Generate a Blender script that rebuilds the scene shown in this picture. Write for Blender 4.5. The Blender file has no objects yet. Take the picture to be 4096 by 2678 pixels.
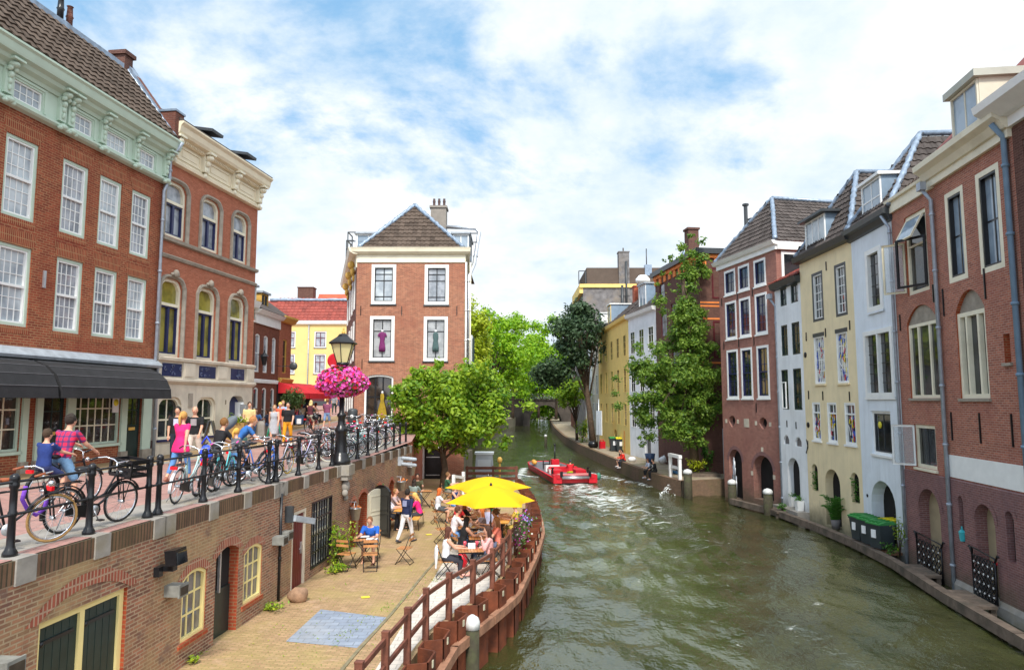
import bpy, bmesh, math, random
from mathutils import Vector, Matrix, noise
R = math.radians
SC = bpy.context.scene
COL = SC.collection
rnd = random.Random(11)
V = Vector


def tag(o, label=None, cat=None, group=None, kind=None):
 if label: o['label'] = label
 if cat: o['category'] = cat
 if group: o['group'] = group
 if kind: o['kind'] = kind
 return o


def root(name, loc=(0, 0, 0), rz=0.0, label=None, cat=None, group=None):
 o = bpy.data.objects.new(name, None)
 COL.objects.link(o)
 o.location = loc
 o.rotation_euler = (0, 0, rz)
 o.empty_display_size = .2
 return tag(o, label, cat, group)


def perp(d):
 a = V((0, 0, 1)) if abs(d.z) < .9 else V((1, 0, 0))
 x = d.cross(a).normalized()
 return x, d.cross(x).normalized()


class MB:
 """collects faces, then links them as one mesh object"""

 def __init__(s, M=None):
  s.v, s.f, s.m, s.s = [], [], [], []
  s.cm = 0
  s.M = M

 def add(s, vs, fs, smooth=False):
  b = len(s.v)
  if s.M is not None:
   vs = [s.M @ V(p) for p in vs]
  s.v += [tuple(p) for p in vs]
  for f in fs:
   s.f.append(tuple(b + i for i in f))
   s.m.append(s.cm)
   s.s.append(smooth)

 def quad(s, *p):
  s.add(p, [tuple(range(len(p)))])

 def box(s, x0, x1, y0, y1, z0, z1):
  s.add([(x0, y0, z0), (x1, y0, z0), (x1, y1, z0), (x0, y1, z0), (x0, y0, z1), (x1, y0, z1), (x1, y1, z1), (x0, y1, z1)],
   [(0, 3, 2, 1), (4, 5, 6, 7), (0, 1, 5, 4), (1, 2, 6, 5), (2, 3, 7, 6), (3, 0, 4, 7)])

 def cbox(s, c, d, rz=0, rx=0, ry=0):
  m = Matrix.Translation(c) @ Matrix.Rotation(rz, 4, 'Z') @ Matrix.Rotation(ry, 4, 'Y') @ Matrix.Rotation(rx, 4, 'X')
  x, y, z = d[0] / 2, d[1] / 2, d[2] / 2
  s.add([m @ V(p) for p in [(-x, -y, -z), (x, -y, -z), (x, y, -z), (-x, y, -z), (-x, -y, z), (x, -y, z), (x, y, z), (-x, y, z)]],
   [(0, 3, 2, 1), (4, 5, 6, 7), (0, 1, 5, 4), (1, 2, 6, 5), (2, 3, 7, 6), (3, 0, 4, 7)])

 def beam(s, a, b, w, h):
  a, b = V(a), V(b)
  d = (b - a).normalized()
  up = V((0, 0, 1)) if abs(d.z) < .95 else V((0, 1, 0))
  x = d.cross(up).normalized() * (w / 2)
  z = x.normalized().cross(d) * (h / 2)
  s.add([a - x - z, a + x - z, a + x + z, a - x + z, b - x - z, b + x - z, b + x + z, b - x + z],
   [(0, 1, 2, 3), (7, 6, 5, 4), (0, 4, 5, 1), (1, 5, 6, 2), (2, 6, 7, 3), (3, 7, 4, 0)])

 def tube(s, pts, r, n=6, closed=False):
  pts = [V(p) for p in pts]
  k = len(pts)
  rs = r if isinstance(r, (list, tuple)) else [r] * k
  vs, fs = [], []
  px = None
  for i, p in enumerate(pts):
   if closed:
    d = pts[(i + 1) % k] - pts[i - 1]
   else:
    d = pts[min(i + 1, k - 1)] - pts[max(i - 1, 0)]
   d.normalize()
   if px is None:
    x, y = perp(d)
   else:
    x = px - d * px.dot(d)
    if x.length < 1e-5: x = perp(d)[0]
    x.normalize()
    y = d.cross(x)
   px = x
   for j in range(n):
    t = 2 * math.pi * j / n
    vs.append(p + (x * math.cos(t) + y * math.sin(t)) * rs[i])
  for i in range(k if closed else k - 1):
   for j in range(n):
    a, b = i * n, ((i + 1) % k) * n
    fs.append((a + j, a + (j + 1) % n, b + (j + 1) % n, b + j))
  if not closed:
   fs.append(tuple(range(n))[::-1])
   fs.append(tuple((k - 1) * n + j for j in range(n)))
  s.add(vs, fs, n > 4)

 def lathe(s, prof, n=12, c=(0, 0, 0), rz=0):
  vs, fs = [], []
  for r, z in prof:
   for j in range(n):
    t = 2 * math.pi * (j + .5) / n + rz
    vs.append((c[0] + r * math.cos(t), c[1] + r * math.sin(t), c[2] + z))
  k = len(prof)
  for i in range(k - 1):
   for j in range(n):
    fs.append((i * n + j, i * n + (j + 1) % n, (i + 1) * n + (j + 1) % n, (i + 1) * n + j))
  fs.append(tuple(range(n))[::-1])
  fs.append(tuple((k - 1) * n + j for j in range(n)))
  s.add(vs, fs, n > 8)

 def ball(s, c, r, n=10, m=7, rot=None):
  if not isinstance(r, (list, tuple)): r = (r, r, r)
  vs, fs = [], []
  for i in range(m + 1):
   t = math.pi * i / m
   k = 1 if i in (0, m) else n
   for j in range(k):
    p = 2 * math.pi * j / n
    q = V((r[0] * math.sin(t) * math.cos(p), r[1] * math.sin(t) * math.sin(p), r[2] * math.cos(t)))
    if rot is not None: q = rot @ q
    vs.append(q + V(c))
  for j in range(n):
   fs.append((0, 1 + j, 1 + (j + 1) % n))
  for i in range(m - 2):
   for j in range(n):
    a, b = 1 + i * n, 1 + (i + 1) * n
    fs.append((a + j, b + j, b + (j + 1) % n, a + (j + 1) % n))
  a, l = 1 + (m - 2) * n, len(vs) - 1
  for j in range(n):
   fs.append((a + j, l, a + (j + 1) % n))
  s.add(vs, fs, True)

 def capsule(s, a, b, r0, r1, n=10):
  a, b = V(a), V(b)
  d = (b - a)
  if d.length < 1e-5: d = V((0, 0, 1e-3))
  d.normalize()
  pts, rs = [], []
  for t in (85, 55, 25): pts.append(a - d * r0 * math.sin(R(t))); rs.append(r0 * math.cos(R(t)))
  pts.append(a); rs.append(r0); pts.append(b); rs.append(r1)
  for t in (25, 55, 85): pts.append(b + d * r1 * math.sin(R(t))); rs.append(r1 * math.cos(R(t)))
  s.tube(pts, rs, n)

 def prism(s, poly, y0, y1):
  """polygon in x,z pushed from y0 to y1"""
  n = len(poly)
  vs = [(x, y0, z) for x, z in poly] + [(x, y1, z) for x, z in poly]
  s.add(vs, [tuple(range(n)), tuple(range(2 * n - 1, n - 1, -1))] + [(i, i + n, (i + 1) % n + n, (i + 1) % n) for i in range(n)])

 def extr(s, prof, u0, u1):
  """profile in y,z pushed along x"""
  n = len(prof)
  vs = [(u0, y, z) for y, z in prof] + [(u1, y, z) for y, z in prof]
  s.add(vs, [tuple(range(n)), tuple(range(2 * n - 1, n - 1, -1))] + [(i, i + n, (i + 1) % n + n, (i + 1) % n) for i in range(n)])

 def flat(s, poly, z, z0=None):
  """polygon in x,y at height z, with a skirt down to z0"""
  n = len(poly)
  vs = [(x, y, z) for x, y in poly]
  s.add(vs, [tuple(range(n))])
  if z0 is not None:
   for i in range(n):
    a, b = poly[i], poly[(i + 1) % n]
    s.quad((a[0], a[1], z), (a[0], a[1], z0), (b[0], b[1], z0), (b[0], b[1], z))

 def mesh(s, name, mats):
  me = bpy.data.meshes.new(name)
  me.from_pydata(s.v, [], s.f)
  for m in (mats if isinstance(mats, (list, tuple)) else [mats]): me.materials.append(m)
  me.polygons.foreach_set('material_index', s.m)
  me.polygons.foreach_set('use_smooth', s.s)
  me.validate()
  me.update()
  return me

 def build(s, name, mats, parent=None, fix=True):
  me = s.mesh(name, mats)
  if fix:
   bm = bmesh.new(); bm.from_mesh(me)
   bmesh.ops.recalc_face_normals(bm, faces=bm.faces)
   bm.to_mesh(me); bm.free()
  o = bpy.data.objects.new(name, me)
  COL.objects.link(o)
  if parent: o.parent = parent
  return o


def copy_tree(o, parent=None):
 c = o.copy()
 COL.objects.link(c)
 if parent: c.parent = parent
 for ch in list(o.children): copy_tree(ch, c)
 return c


# ------------------------------------------------------------------ materials
MATS = {}


def nodes(name):
 m = bpy.data.materials.new(name)
 m.use_nodes = True
 nt = m.node_tree
 return m, nt, nt.nodes['Principled BSDF']


def N(nt, t, **k):
 n = nt.nodes.new(t)
 for a, v in k.items():
  if a in n.inputs: n.inputs[a].default_value = v
  else: setattr(n, a, v)
 return n


def L(nt, a, b): nt.links.new(a, b)


def mixc(nt, fac, a, b, mode='MIX'):
 n = nt.nodes.new('ShaderNodeMix')
 n.data_type = 'RGBA'; n.blend_type = mode
 for sock, v in ((n.inputs[0], fac), (n.inputs[6], a), (n.inputs[7], b)):
  if hasattr(v, 'is_linked'): L(nt, v, sock)
  elif isinstance(v, (int, float)): sock.default_value = v
  else: sock.default_value = (*v, 1)
 return n.outputs[2]


def ramp(nt, src, lo, hi):
 n = N(nt, 'ShaderNodeMapRange')
 n.inputs[1].default_value = lo; n.inputs[2].default_value = hi
 L(nt, src, n.inputs[0])
 return n.outputs[0]


def noise_n(nt, vec, scale, detail=4, rough=.55):
 n = N(nt, 'ShaderNodeTexNoise')
 n.inputs['Scale'].default_value = scale; n.inputs['Detail'].default_value = detail; n.inputs['Roughness'].default_value = rough
 if vec is not None: L(nt, vec, n.inputs['Vector'])
 return n.outputs['Fac']


def bump(nt, p, h, strength, dist=.02):
 b = N(nt, 'ShaderNodeBump')
 b.inputs['Strength'].default_value = strength; b.inputs['Distance'].default_value = dist
 L(nt, h, b.inputs['Height']); L(nt, b.outputs[0], p.inputs['Normal'])
 return b


def damp(nt, co, c, amount=.8):
 """rising damp and algae in an uneven band above the water line"""
 sz = N(nt, 'ShaderNodeSeparateXYZ'); L(nt, co, sz.inputs[0])
 k = N(nt, 'ShaderNodeMath', operation='MULTIPLY_ADD'); L(nt, noise_n(nt, co, 1.1, 5, .65), k.inputs[0]); k.inputs[1].default_value = -1.6; L(nt, sz.outputs[2], k.inputs[2])
 f = N(nt, 'ShaderNodeMapRange'); f.inputs[1].default_value = -3.6; f.inputs[2].default_value = -4.6; f.inputs[3].default_value = 0; f.inputs[4].default_value = amount; L(nt, k.outputs[0], f.inputs[0])
 return mixc(nt, f.outputs[0], c, (.1, .095, .06))


def streaks(nt, co, c, col, amount):
 mp = N(nt, 'ShaderNodeMapping'); mp.inputs['Scale'].default_value = (2.6, 2.6, .22); L(nt, co, mp.inputs[0])
 k = N(nt, 'ShaderNodeMath', operation='MULTIPLY'); L(nt, ramp(nt, noise_n(nt, mp.outputs[0], 1.3, 7, .7), .5, .72), k.inputs[0]); k.inputs[1].default_value = amount
 return mixc(nt, k.outputs[0], c, col)


def M(name, col, rough=.6, var=.18, scale=4., bmp=0., metal=0., spec=.4, dirt=None, island=0., streak=0.):
 """painted or plain surface with noise in its colour"""
 if name in MATS: return MATS[name]
 m, nt, p = nodes(name)
 co = N(nt, 'ShaderNodeTexCoord').outputs['Object']
 a = noise_n(nt, co, scale, 5)
 lo = tuple(c * (1 - var) for c in col); hi = tuple(min(1, c * (1 + var)) for c in col)
 c = mixc(nt, ramp(nt, a, .3, .7), lo, hi)
 if dirt:
  b = noise_n(nt, co, scale * .35, 6, .65)
  c = mixc(nt, ramp(nt, b, .5, .72), c, dirt)
 if streak: c = damp(nt, co, streaks(nt, co, c, tuple(x * .72 for x in col), streak))
 if island:
  g = N(nt, 'ShaderNodeNewGeometry').outputs['Random Per Island']
  c = mixc(nt, ramp(nt, g, 0, 1), c, tuple(min(1, x * (1 + island)) for x in col))
 L(nt, c, p.inputs['Base Color'])
 p.inputs['Roughness'].default_value = rough
 p.inputs['Metallic'].default_value = metal
 p.inputs['Specular IOR Level'].default_value = spec
 if bmp: bump(nt, p, noise_n(nt, co, scale * 6, 4), bmp)
 MATS[name] = m
 return m


def brick(name, c1, c2, mortar, w=.22, h=.072, ms=.011, stain=None, stain_amt=.5, axes='wall', rough=.85, spots=None, bias=0., bmp=.5, off=.5, smooth=.1, stain_scale=.45, wet=0.):
 if name in MATS: return MATS[name]
 m, nt, p = nodes(name)
 co = N(nt, 'ShaderNodeTexCoord').outputs['Object']
 sep = N(nt, 'ShaderNodeSeparateXYZ'); L(nt, co, sep.inputs[0])
 cmb = N(nt, 'ShaderNodeCombineXYZ')
 if axes == 'wall':
  ad = N(nt, 'ShaderNodeMath', operation='ADD'); L(nt, sep.outputs[0], ad.inputs[0]); L(nt, sep.outputs[1], ad.inputs[1])
  L(nt, ad.outputs[0], cmb.inputs[0]); L(nt, sep.outputs[2], cmb.inputs[1])
 elif axes == 'soldier':
  L(nt, sep.outputs[2], cmb.inputs[0]); L(nt, sep.outputs[0], cmb.inputs[1])
 else:
  L(nt, sep.outputs[0], cmb.inputs[0]); L(nt, sep.outputs[1], cmb.inputs[1])
 b = N(nt, 'ShaderNodeTexBrick')
 b.offset = off
 L(nt, cmb.outputs[0], b.inputs['Vector'])
 b.inputs['Color1'].default_value = (*c1, 1); b.inputs['Color2'].default_value = (*c2, 1); b.inputs['Mortar'].default_value = (*mortar, 1)
 b.inputs['Scale'].default_value = 1; b.inputs['Brick Width'].default_value = w; b.inputs['Row Height'].default_value = h
 b.inputs['Mortar Size'].default_value = ms; b.inputs['Mortar Smooth'].default_value = smooth; b.inputs['Bias'].default_value = bias
 c = b.outputs['Color']
 f = noise_n(nt, cmb.outputs[0], 3.4, 6, .75)
 c = mixc(nt, .62, c, mixc(nt, f, (.3, .3, .3), (1.75, 1.72, 1.7)), 'MULTIPLY')
 if stain:
  g = noise_n(nt, cmb.outputs[0], stain_scale, 7, .68)
  k = N(nt, 'ShaderNodeMath', operation='MULTIPLY'); L(nt, ramp(nt, g, .46, .68), k.inputs[0]); k.inputs[1].default_value = stain_amt
  c = mixc(nt, k.outputs[0], c, stain)
 if spots:
  g = noise_n(nt, cmb.outputs[0], 1.6, 8, .7)
  k = N(nt, 'ShaderNodeMath', operation='MULTIPLY'); L(nt, ramp(nt, g, .56, .66), k.inputs[0]); k.inputs[1].default_value = .7
  c = mixc(nt, k.outputs[0], c, spots)
 if axes == 'wall': c = streaks(nt, co, c, tuple(x * .6 for x in c1), .35)
 if wet: c = damp(nt, co, c, wet)
 L(nt, c, p.inputs['Base Color'])
 p.inputs['Roughness'].default_value = rough
 p.inputs['Specular IOR Level'].default_value = .25
 if bmp:
  iv = N(nt, 'ShaderNodeMath', operation='SUBTRACT'); iv.inputs[0].default_value = 1; L(nt, b.outputs['Fac'], iv.inputs[1])
  bump(nt, p, iv.outputs[0], bmp, .012)
 MATS[name] = m
 return m


def glass(name, col, col2=None, scale=1.5, rough=.04, ior=1.7):
 if name in MATS: return MATS[name]
 m, nt, p = nodes(name)
 co = N(nt, 'ShaderNodeTexCoord').outputs['Object']
 a = noise_n(nt, co, scale, 3)
 L(nt, mixc(nt, ramp(nt, a, .42, .6), col, col2 or tuple(c * .5 for c in col)), p.inputs['Base Color'])
 p.inputs['Roughness'].default_value = rough
 p.inputs['IOR'].default_value = ior
 bump(nt, p, noise_n(nt, co, 1.3, 1), .03, .05)
 MATS[name] = m
 return m


def leafmat(name, c1, c2, trans=.35):
 if name in MATS: return MATS[name]
 m, nt, p = nodes(name)
 g = N(nt, 'ShaderNodeNewGeometry').outputs['Random Per Island']
 co = N(nt, 'ShaderNodeTexCoord').outputs['Object']
 f = noise_n(nt, co, .9, 2)
 k = N(nt, 'ShaderNodeMath', operation='MULTIPLY_ADD'); L(nt, g, k.inputs[0]); k.inputs[1].default_value = .6
 L(nt, f, k.inputs[2])
 c = mixc(nt, ramp(nt, k.outputs[0], .4, 1.15), c1, c2)
 L(nt, c, p.inputs['Base Color'])
 p.inputs['Roughness'].default_value = .45; p.inputs['Specular IOR Level'].default_value = .35
 t = N(nt, 'ShaderNodeBsdfTranslucent'); L(nt, c, t.inputs['Color'])
 mx = N(nt, 'ShaderNodeMixShader'); mx.inputs[0].default_value = trans
 L(nt, p.outputs[0], mx.inputs[1]); L(nt, t.outputs[0], mx.inputs[2])
 L(nt, mx.outputs[0], nt.nodes['Material Output'].inputs['Surface'])
 MATS[name] = m
 return m


BR_L1 = brick('red_brick', (.34, .085, .042), (.19, .042, .025), (.36, .2, .1), stain=(.2, .025, .015), stain_amt=.6)
BR_SOL = brick('soldier_brick', (.32, .07, .035), (.2, .04, .022), (.36, .2, .1), w=.21, h=.065, axes='soldier', off=.0)
BR_L2 = brick('orange_brick', (.46, .165, .1), (.36, .115, .065), (.3, .12, .07), h=.06, ms=.008, stain=(.4, .14, .08), stain_amt=.4)
BR_C = brick('worn_brick', (.43, .155, .085), (.23, .08, .05), (.4, .25, .17), h=.066, ms=.012, stain=(.27, .08, .055), stain_amt=.5)
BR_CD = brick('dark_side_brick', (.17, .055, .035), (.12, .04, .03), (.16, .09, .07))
BR_R2 = brick('purple_brick', (.38, .155, .115), (.24, .09, .07), (.36, .22, .18), h=.062, stain=(.25, .11, .09), stain_amt=.6, wet=.7)
BR_R6 = brick('right_red_brick', (.43, .15, .095), (.26, .085, .06), (.4, .26, .2), h=.068, stain=(.27, .09, .075), stain_amt=.45)
BR_RL = brick('low_purple_brick', (.25, .11, .1), (.17, .075, .072), (.27, .18, .17), h=.07, stain=(.17, .1, .11), stain_amt=.5, wet=.7)
BR_R1 = brick('dark_ornate_brick', (.13, .06, .045), (.085, .038, .032), (.16, .09, .07))
BR_Q = brick('quay_brick', (.37, .155, .095), (.16, .075, .055), (.38, .28, .19), w=.21, h=.062, ms=.012, stain=(.42, .3, .15), stain_amt=.75, spots=(.17, .1, .085), bmp=.9, stain_scale=.5)
BR_QC = brick('coping_brick', (.2, .115, .07), (.11, .06, .042), (.07, .055, .035), w=.5, h=.08, ms=.014, axes='soldier', off=0, stain=(.15, .11, .05), stain_amt=.6, bmp=.8)
BR_L3 = brick('brown_brick', (.22, .065, .038), (.16, .048, .03), (.16, .08, .055))
BR_DK = brick('red_reveal_brick', (.4, .075, .03), (.3, .05, .022), (.33, .16, .08))
PAVE = brick('street_paving', (.42, .22, .19), (.32, .165, .145), (.24, .17, .14), w=.21, h=.1, ms=.012, axes='flat', stain=(.42, .27, .23), stain_amt=.5, bmp=.25)
PAVE_Y = brick('yellow_paving', (.42, .29, .14), (.33, .22, .11), (.25, .18, .1), w=.2, h=.08, ms=.012, axes='flat', bmp=.25, stain=(.36, .24, .16), stain_amt=.5)
WHARF = brick('wharf_paving', (.47, .29, .17), (.32, .19, .11), (.24, .19, .09), w=.2, h=.065, ms=.012, axes='flat', stain=(.36, .29, .1), stain_amt=.6, spots=(.46, .3, .2), bmp=.35, stain_scale=.5)
TILEP = brick('light_slab_paving', (.6, .55, .48), (.52, .48, .43), (.36, .34, .3), w=.42, h=.21, ms=.012, axes='flat', stain=(.56, .47, .4), stain_amt=.5, bmp=.2)
TILEB = brick('bluestone_paving', (.27, .31, .38), (.21, .245, .31), (.17, .19, .22), w=.3, h=.2, ms=.01, axes='flat', stain=(.36, .35, .33), stain_amt=.5, bmp=.2)
QSTONE = brick('right_quay_brick', (.22, .13, .08), (.15, .09, .06), (.17, .13, .09), stain=(.1, .1, .04), stain_amt=.6)

MINT = M('mint_paint', (.5, .61, .5), .45, .06, 2)
WHITE = M('white_paint', (.82, .82, .8), .45, .05, 3)
CREAM = M('cream_paint', (.78, .72, .56), .5, .06, 2, dirt=(.62, .56, .42))
YCREAM = M('yellow_frame_paint', (.82, .68, .3), .45, .05, 2)
STONE = M('grey_stone', (.3, .26, .21), .8, .2, 4, .3)
STUCCO = M('stone_stucco', (.62, .55, .44), .8, .12, 1.6, .15, dirt=(.4, .35, .28), streak=.6)
LEAD = M('lead_sheet', (.24, .3, .38), .35, .3, 5, .35, metal=.35)
LEADG = M('grey_lead', (.32, .35, .385), .5, .2, 4, .2)
SLATE = M('dark_roof_tile', (.062, .052, .048), .85, .3, 1.5, .2, island=.7, spec=.15)
SLATE2 = M('brown_roof_tile', (.07, .052, .041), .85, .3, 1.5, .2, island=.7, spec=.15)
REDT = M('red_roof_tile', (.2, .04, .028), .65, .25, 1.5, .2, island=.5)
BLACK = M('black_paint', (.012, .012, .014), .28, .2, 6)
NAVY = M('navy_paint', (.02, .025, .09), .3, .15, 6)
DGREEN = M('dark_green_paint', (.012, .03, .028), .35, .2, 6)
CHAR = M('charcoal_paint', (.045, .05, .055), .4, .15, 5)
AWN = M('black_canvas', (.018, .018, .02), .8, .3, 3, .2)
REDAWN = M('red_canvas', (.62, .02, .03), .75, .1, 2)
ZINC = M('zinc_pipe', (.36, .4, .46), .42, .15, 5, metal=.3)
YELLOWW = M('yellow_stucco', (.84, .6, .19), .75, .05, 1.2, .1, dirt=(.76, .54, .18), streak=.25)
PALEY = M('pale_yellow_stucco', (.82, .68, .43), .75, .06, 1.2, .12, dirt=(.72, .6, .38), streak=.45)
WHITEW = M('white_stucco', (.8, .815, .83), .75, .06, .9, .12, dirt=(.64, .66, .67), streak=.5)
BLUEW = M('bluish_white_stucco', (.74, .79, .85), .75, .06, .9, .12, dirt=(.6, .64, .68), streak=.5)
PINKW = M('pink_stucco', (.75, .36, .26), .8, .08, 1.2)
GREYW = M('weathered_grey_render', (.16, .15, .15), .9, .4, 1.5, .2, dirt=(.24, .2, .16))
ORANGE = M('orange_trim', (.75, .22, .05), .7, .15, 3)
GOLD = M('ochre_trim', (.62, .37, .08), .6, .12, 3)
CONC = M('concrete', (.29, .265, .235), .85, .2, 3, .25, dirt=(.26, .22, .15))
RUST = M('rusty_steel', (.15, .038, .014), .8, .5, 2.5, .4, dirt=(.06, .02, .012))
WOOD = M('red_brown_timber', (.16, .055, .033), .65, .35, 5, .3)
WOODG = M('weathered_timber', (.14, .105, .08), .8, .35, 4, .4, dirt=(.07, .06, .045))
WOODP = M('fender_timber', (.32, .16, .095), .7, .3, 4, .3, dirt=(.18, .09, .055))
WOODL = M('teak_slats', (.5, .22, .08), .5, .2, 6)
WOODO = M('orange_fence_timber', (.6, .27, .06), .7, .2, 5)
STEEL = M('galvanised_steel', (.55, .57, .6), .35, .15, 8, metal=.7)
CHROME = M('chrome', (.75, .76, .78), .18, .05, 8, metal=.9)
RUBBER = M('tyre_rubber', (.02, .02, .02), .8, .2, 8)
TAN = M('tan_rubber', (.35, .2, .07), .8, .2, 8)
LEATHER = M('brown_leather', (.3, .08, .03), .5, .2, 8)
REDP = M('red_paint', (.58, .012, .025), .45, .15, 3, dirt=(.42, .02, .03))
REDL = M('red_reflector', (.75, .01, .02), .2, .02, 3)
DECK = M('grey_deck', (.13, .13, .145), .8, .2, 3, .2)
BURG = M('burgundy_paint', (.1, .012, .018), .4, .15, 4)
BARK = M('bark', (.09, .06, .04), .9, .4, 5, .5)
SOIL = M('soil', (.06, .045, .03), .95, .3, 5)
DARKIN = M('interior_shade', (.012, .01, .01), .9, .3, 2)  # near-black colour stands in for the shade inside openings
BEIGEIN = M('beige_interior', (.34, .27, .17), .9, .15, 2)
PLASTIC = M('dark_bin_plastic', (.035, .045, .05), .45, .1, 3)
GREENL = M('green_bin_lid', (.04, .25, .06), .45, .1, 3)
YELLOWL = M('yellow_bin_lid', (.75, .62, .02), .45, .1, 3)
PAPER = M('white_paper', (.82, .82, .82), .7, .03, 3)

G_DARK = glass('dark_window_glass', (.035, .04, .045), (.012, .014, .016))
G_WHITE = glass('curtained_window_glass', (.5, .55, .58), (.3, .34, .38), 1.2)
G_GREYC = glass('net_curtain_window_glass', (.36, .38, .42), (.2, .22, .25), 2.0)
G_YEL = glass('yellow_blind_window_glass', (.36, .31, .06), (.14, .125, .03), 1.1)
G_SKY = glass('sky_window_glass', (.3, .38, .46), (.2, .26, .33), .9)  # pale blue base colour paints the sky reflected in the panes
G_SHOP = glass('shop_window_glass', (.05, .035, .025), (.015, .012, .012), 1.6)
G_FILM = glass('plastic_sheet_window_glass', (.4, .41, .42), (.28, .29, .3), 2.5, .2)
G_LAMP = glass('lantern_glass', (.7, .62, .3), (.62, .54, .28), 2)
def clear_glass():
 m, nt, p = nodes('clear_open_glass')
 p.inputs['Base Color'].default_value = (.5, .55, .58, 1); p.inputs['Roughness'].default_value = .05
 t = N(nt, 'ShaderNodeBsdfTransparent'); mx = N(nt, 'ShaderNodeMixShader'); mx.inputs[0].default_value = .25
 L(nt, t.outputs[0], mx.inputs[1]); L(nt, p.outputs[0], mx.inputs[2]); L(nt, mx.outputs[0], nt.nodes['Material Output'].inputs[0])
 return m


G_CLEAR = clear_glass()
G_COL = glass('pale_window_glass', (.5, .52, .5), (.16, .16, .2), 4)
# ------------------------------------------------------------------ architecture helpers
AEX = [2.2]


def arch_pts(u0, u1, zc, rise, n=10):
 """points of an arch from (u0, zc-rise) over the crown zc to (u1, zc-rise); an ellipse when it is a round arch"""
 if rise <= 0: return [(u0, zc), (u1, zc)]
 um, hw = (u0 + u1) / 2, (u1 - u0) / 2
 out = []
 for i in range(n + 1):
  t = math.pi * (1 - i / n)
  if rise > hw * .75:
   out.append((um + hw * math.cos(t), zc - rise + rise * math.sin(t)))
  else:
   x = math.sin(math.pi / 2 * (-1 + 2 * i / n)) if AEX[0] > 3 else -1 + 2 * i / n
   out.append((um + hw * x, zc - rise * abs(x) ** AEX[0]))
 return out


def wall(mb, u0, u1, z0, z1, ops=(), y=0., rev=None):
 """front face with openings, their reveals going in; ops: (u0,u1,z0,z1,depth,rise)"""
 xs = sorted({round(a, 4) for a in [u0, u1] + [k for o in ops for k in o[:2]] if u0 <= a <= u1})
 zs = sorted({round(a, 4) for a in [z0, z1] + [k for o in ops for k in o[2:4]] if z0 <= a <= z1})
 for i in range(len(xs) - 1):
  for j in range(len(zs) - 1):
   cx, cz = (xs[i] + xs[i + 1]) / 2, (zs[j] + zs[j + 1]) / 2
   if any(o[0] < cx < o[1] and o[2] < cz < o[3] for o in ops): continue
   mb.quad((xs[i], y, zs[j]), (xs[i + 1], y, zs[j]), (xs[i + 1], y, zs[j + 1]), (xs[i], y, zs[j + 1]))
 cm = mb.cm
 for o in ops:
  a, b, c, d, dep, rise = o[:6]
  pts = arch_pts(a, b, d, rise)
  if rise > 0:
   for p, q in zip(pts, pts[1:]):
    mb.quad((p[0], y, p[1]), (q[0], y, q[1]), (q[0], y, d), (p[0], y, d))
  if rev is not None: mb.cm = rev
  for p, q in zip(pts, pts[1:]):
   mb.quad((p[0], y, p[1]), (p[0], y + dep, p[1]), (q[0], y + dep, q[1]), (q[0], y, q[1]))
  zt = d - rise
  mb.quad((a, y, c), (a, y, zt), (a, y + dep, zt), (a, y + dep, c))
  mb.quad((b, y, c), (b, y + dep, c), (b, y + dep, zt), (b, y, zt))
  mb.quad((a, y, c), (a, y + dep, c), (b, y + dep, c), (b, y, c))
  mb.cm = cm


def ring(mb, u0, u1, z0, z1, rise, w, y0, y1, bottom=True, wb=None):
 """frame of width w inside the outline, from y0 to y1"""
 o = [(u0, z0)] + arch_pts(u0, u1, z1, rise) + [(u1, z0)]
 wb = w if wb is None else wb
 if not bottom: wb = 0
 i = [(u0 + w, z0 + wb)] + arch_pts(u0 + w, u1 - w, z1 - w, max(0, rise - (w * .3 if rise else 0))) + [(u1 - w, z0 + wb)]
 n = len(o)
 for k in range(n if bottom else n - 1):
  l = (k + 1) % n
  for ya, yb in ((y0, y0),):
   mb.quad((*o[k][:1], y0, o[k][1]), (o[l][0], y0, o[l][1]), (i[l][0], y0, i[l][1]), (i[k][0], y0, i[k][1]))
  mb.quad((i[k][0], y0, i[k][1]), (i[l][0], y0, i[l][1]), (i[l][0], y1, i[l][1]), (i[k][0], y1, i[k][1]))
  mb.quad((o[k][0], y0, o[k][1]), (o[k][0], y1, o[k][1]), (o[l][0], y1, o[l][1]), (o[l][0], y0, o[l][1]))
 return i


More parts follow.
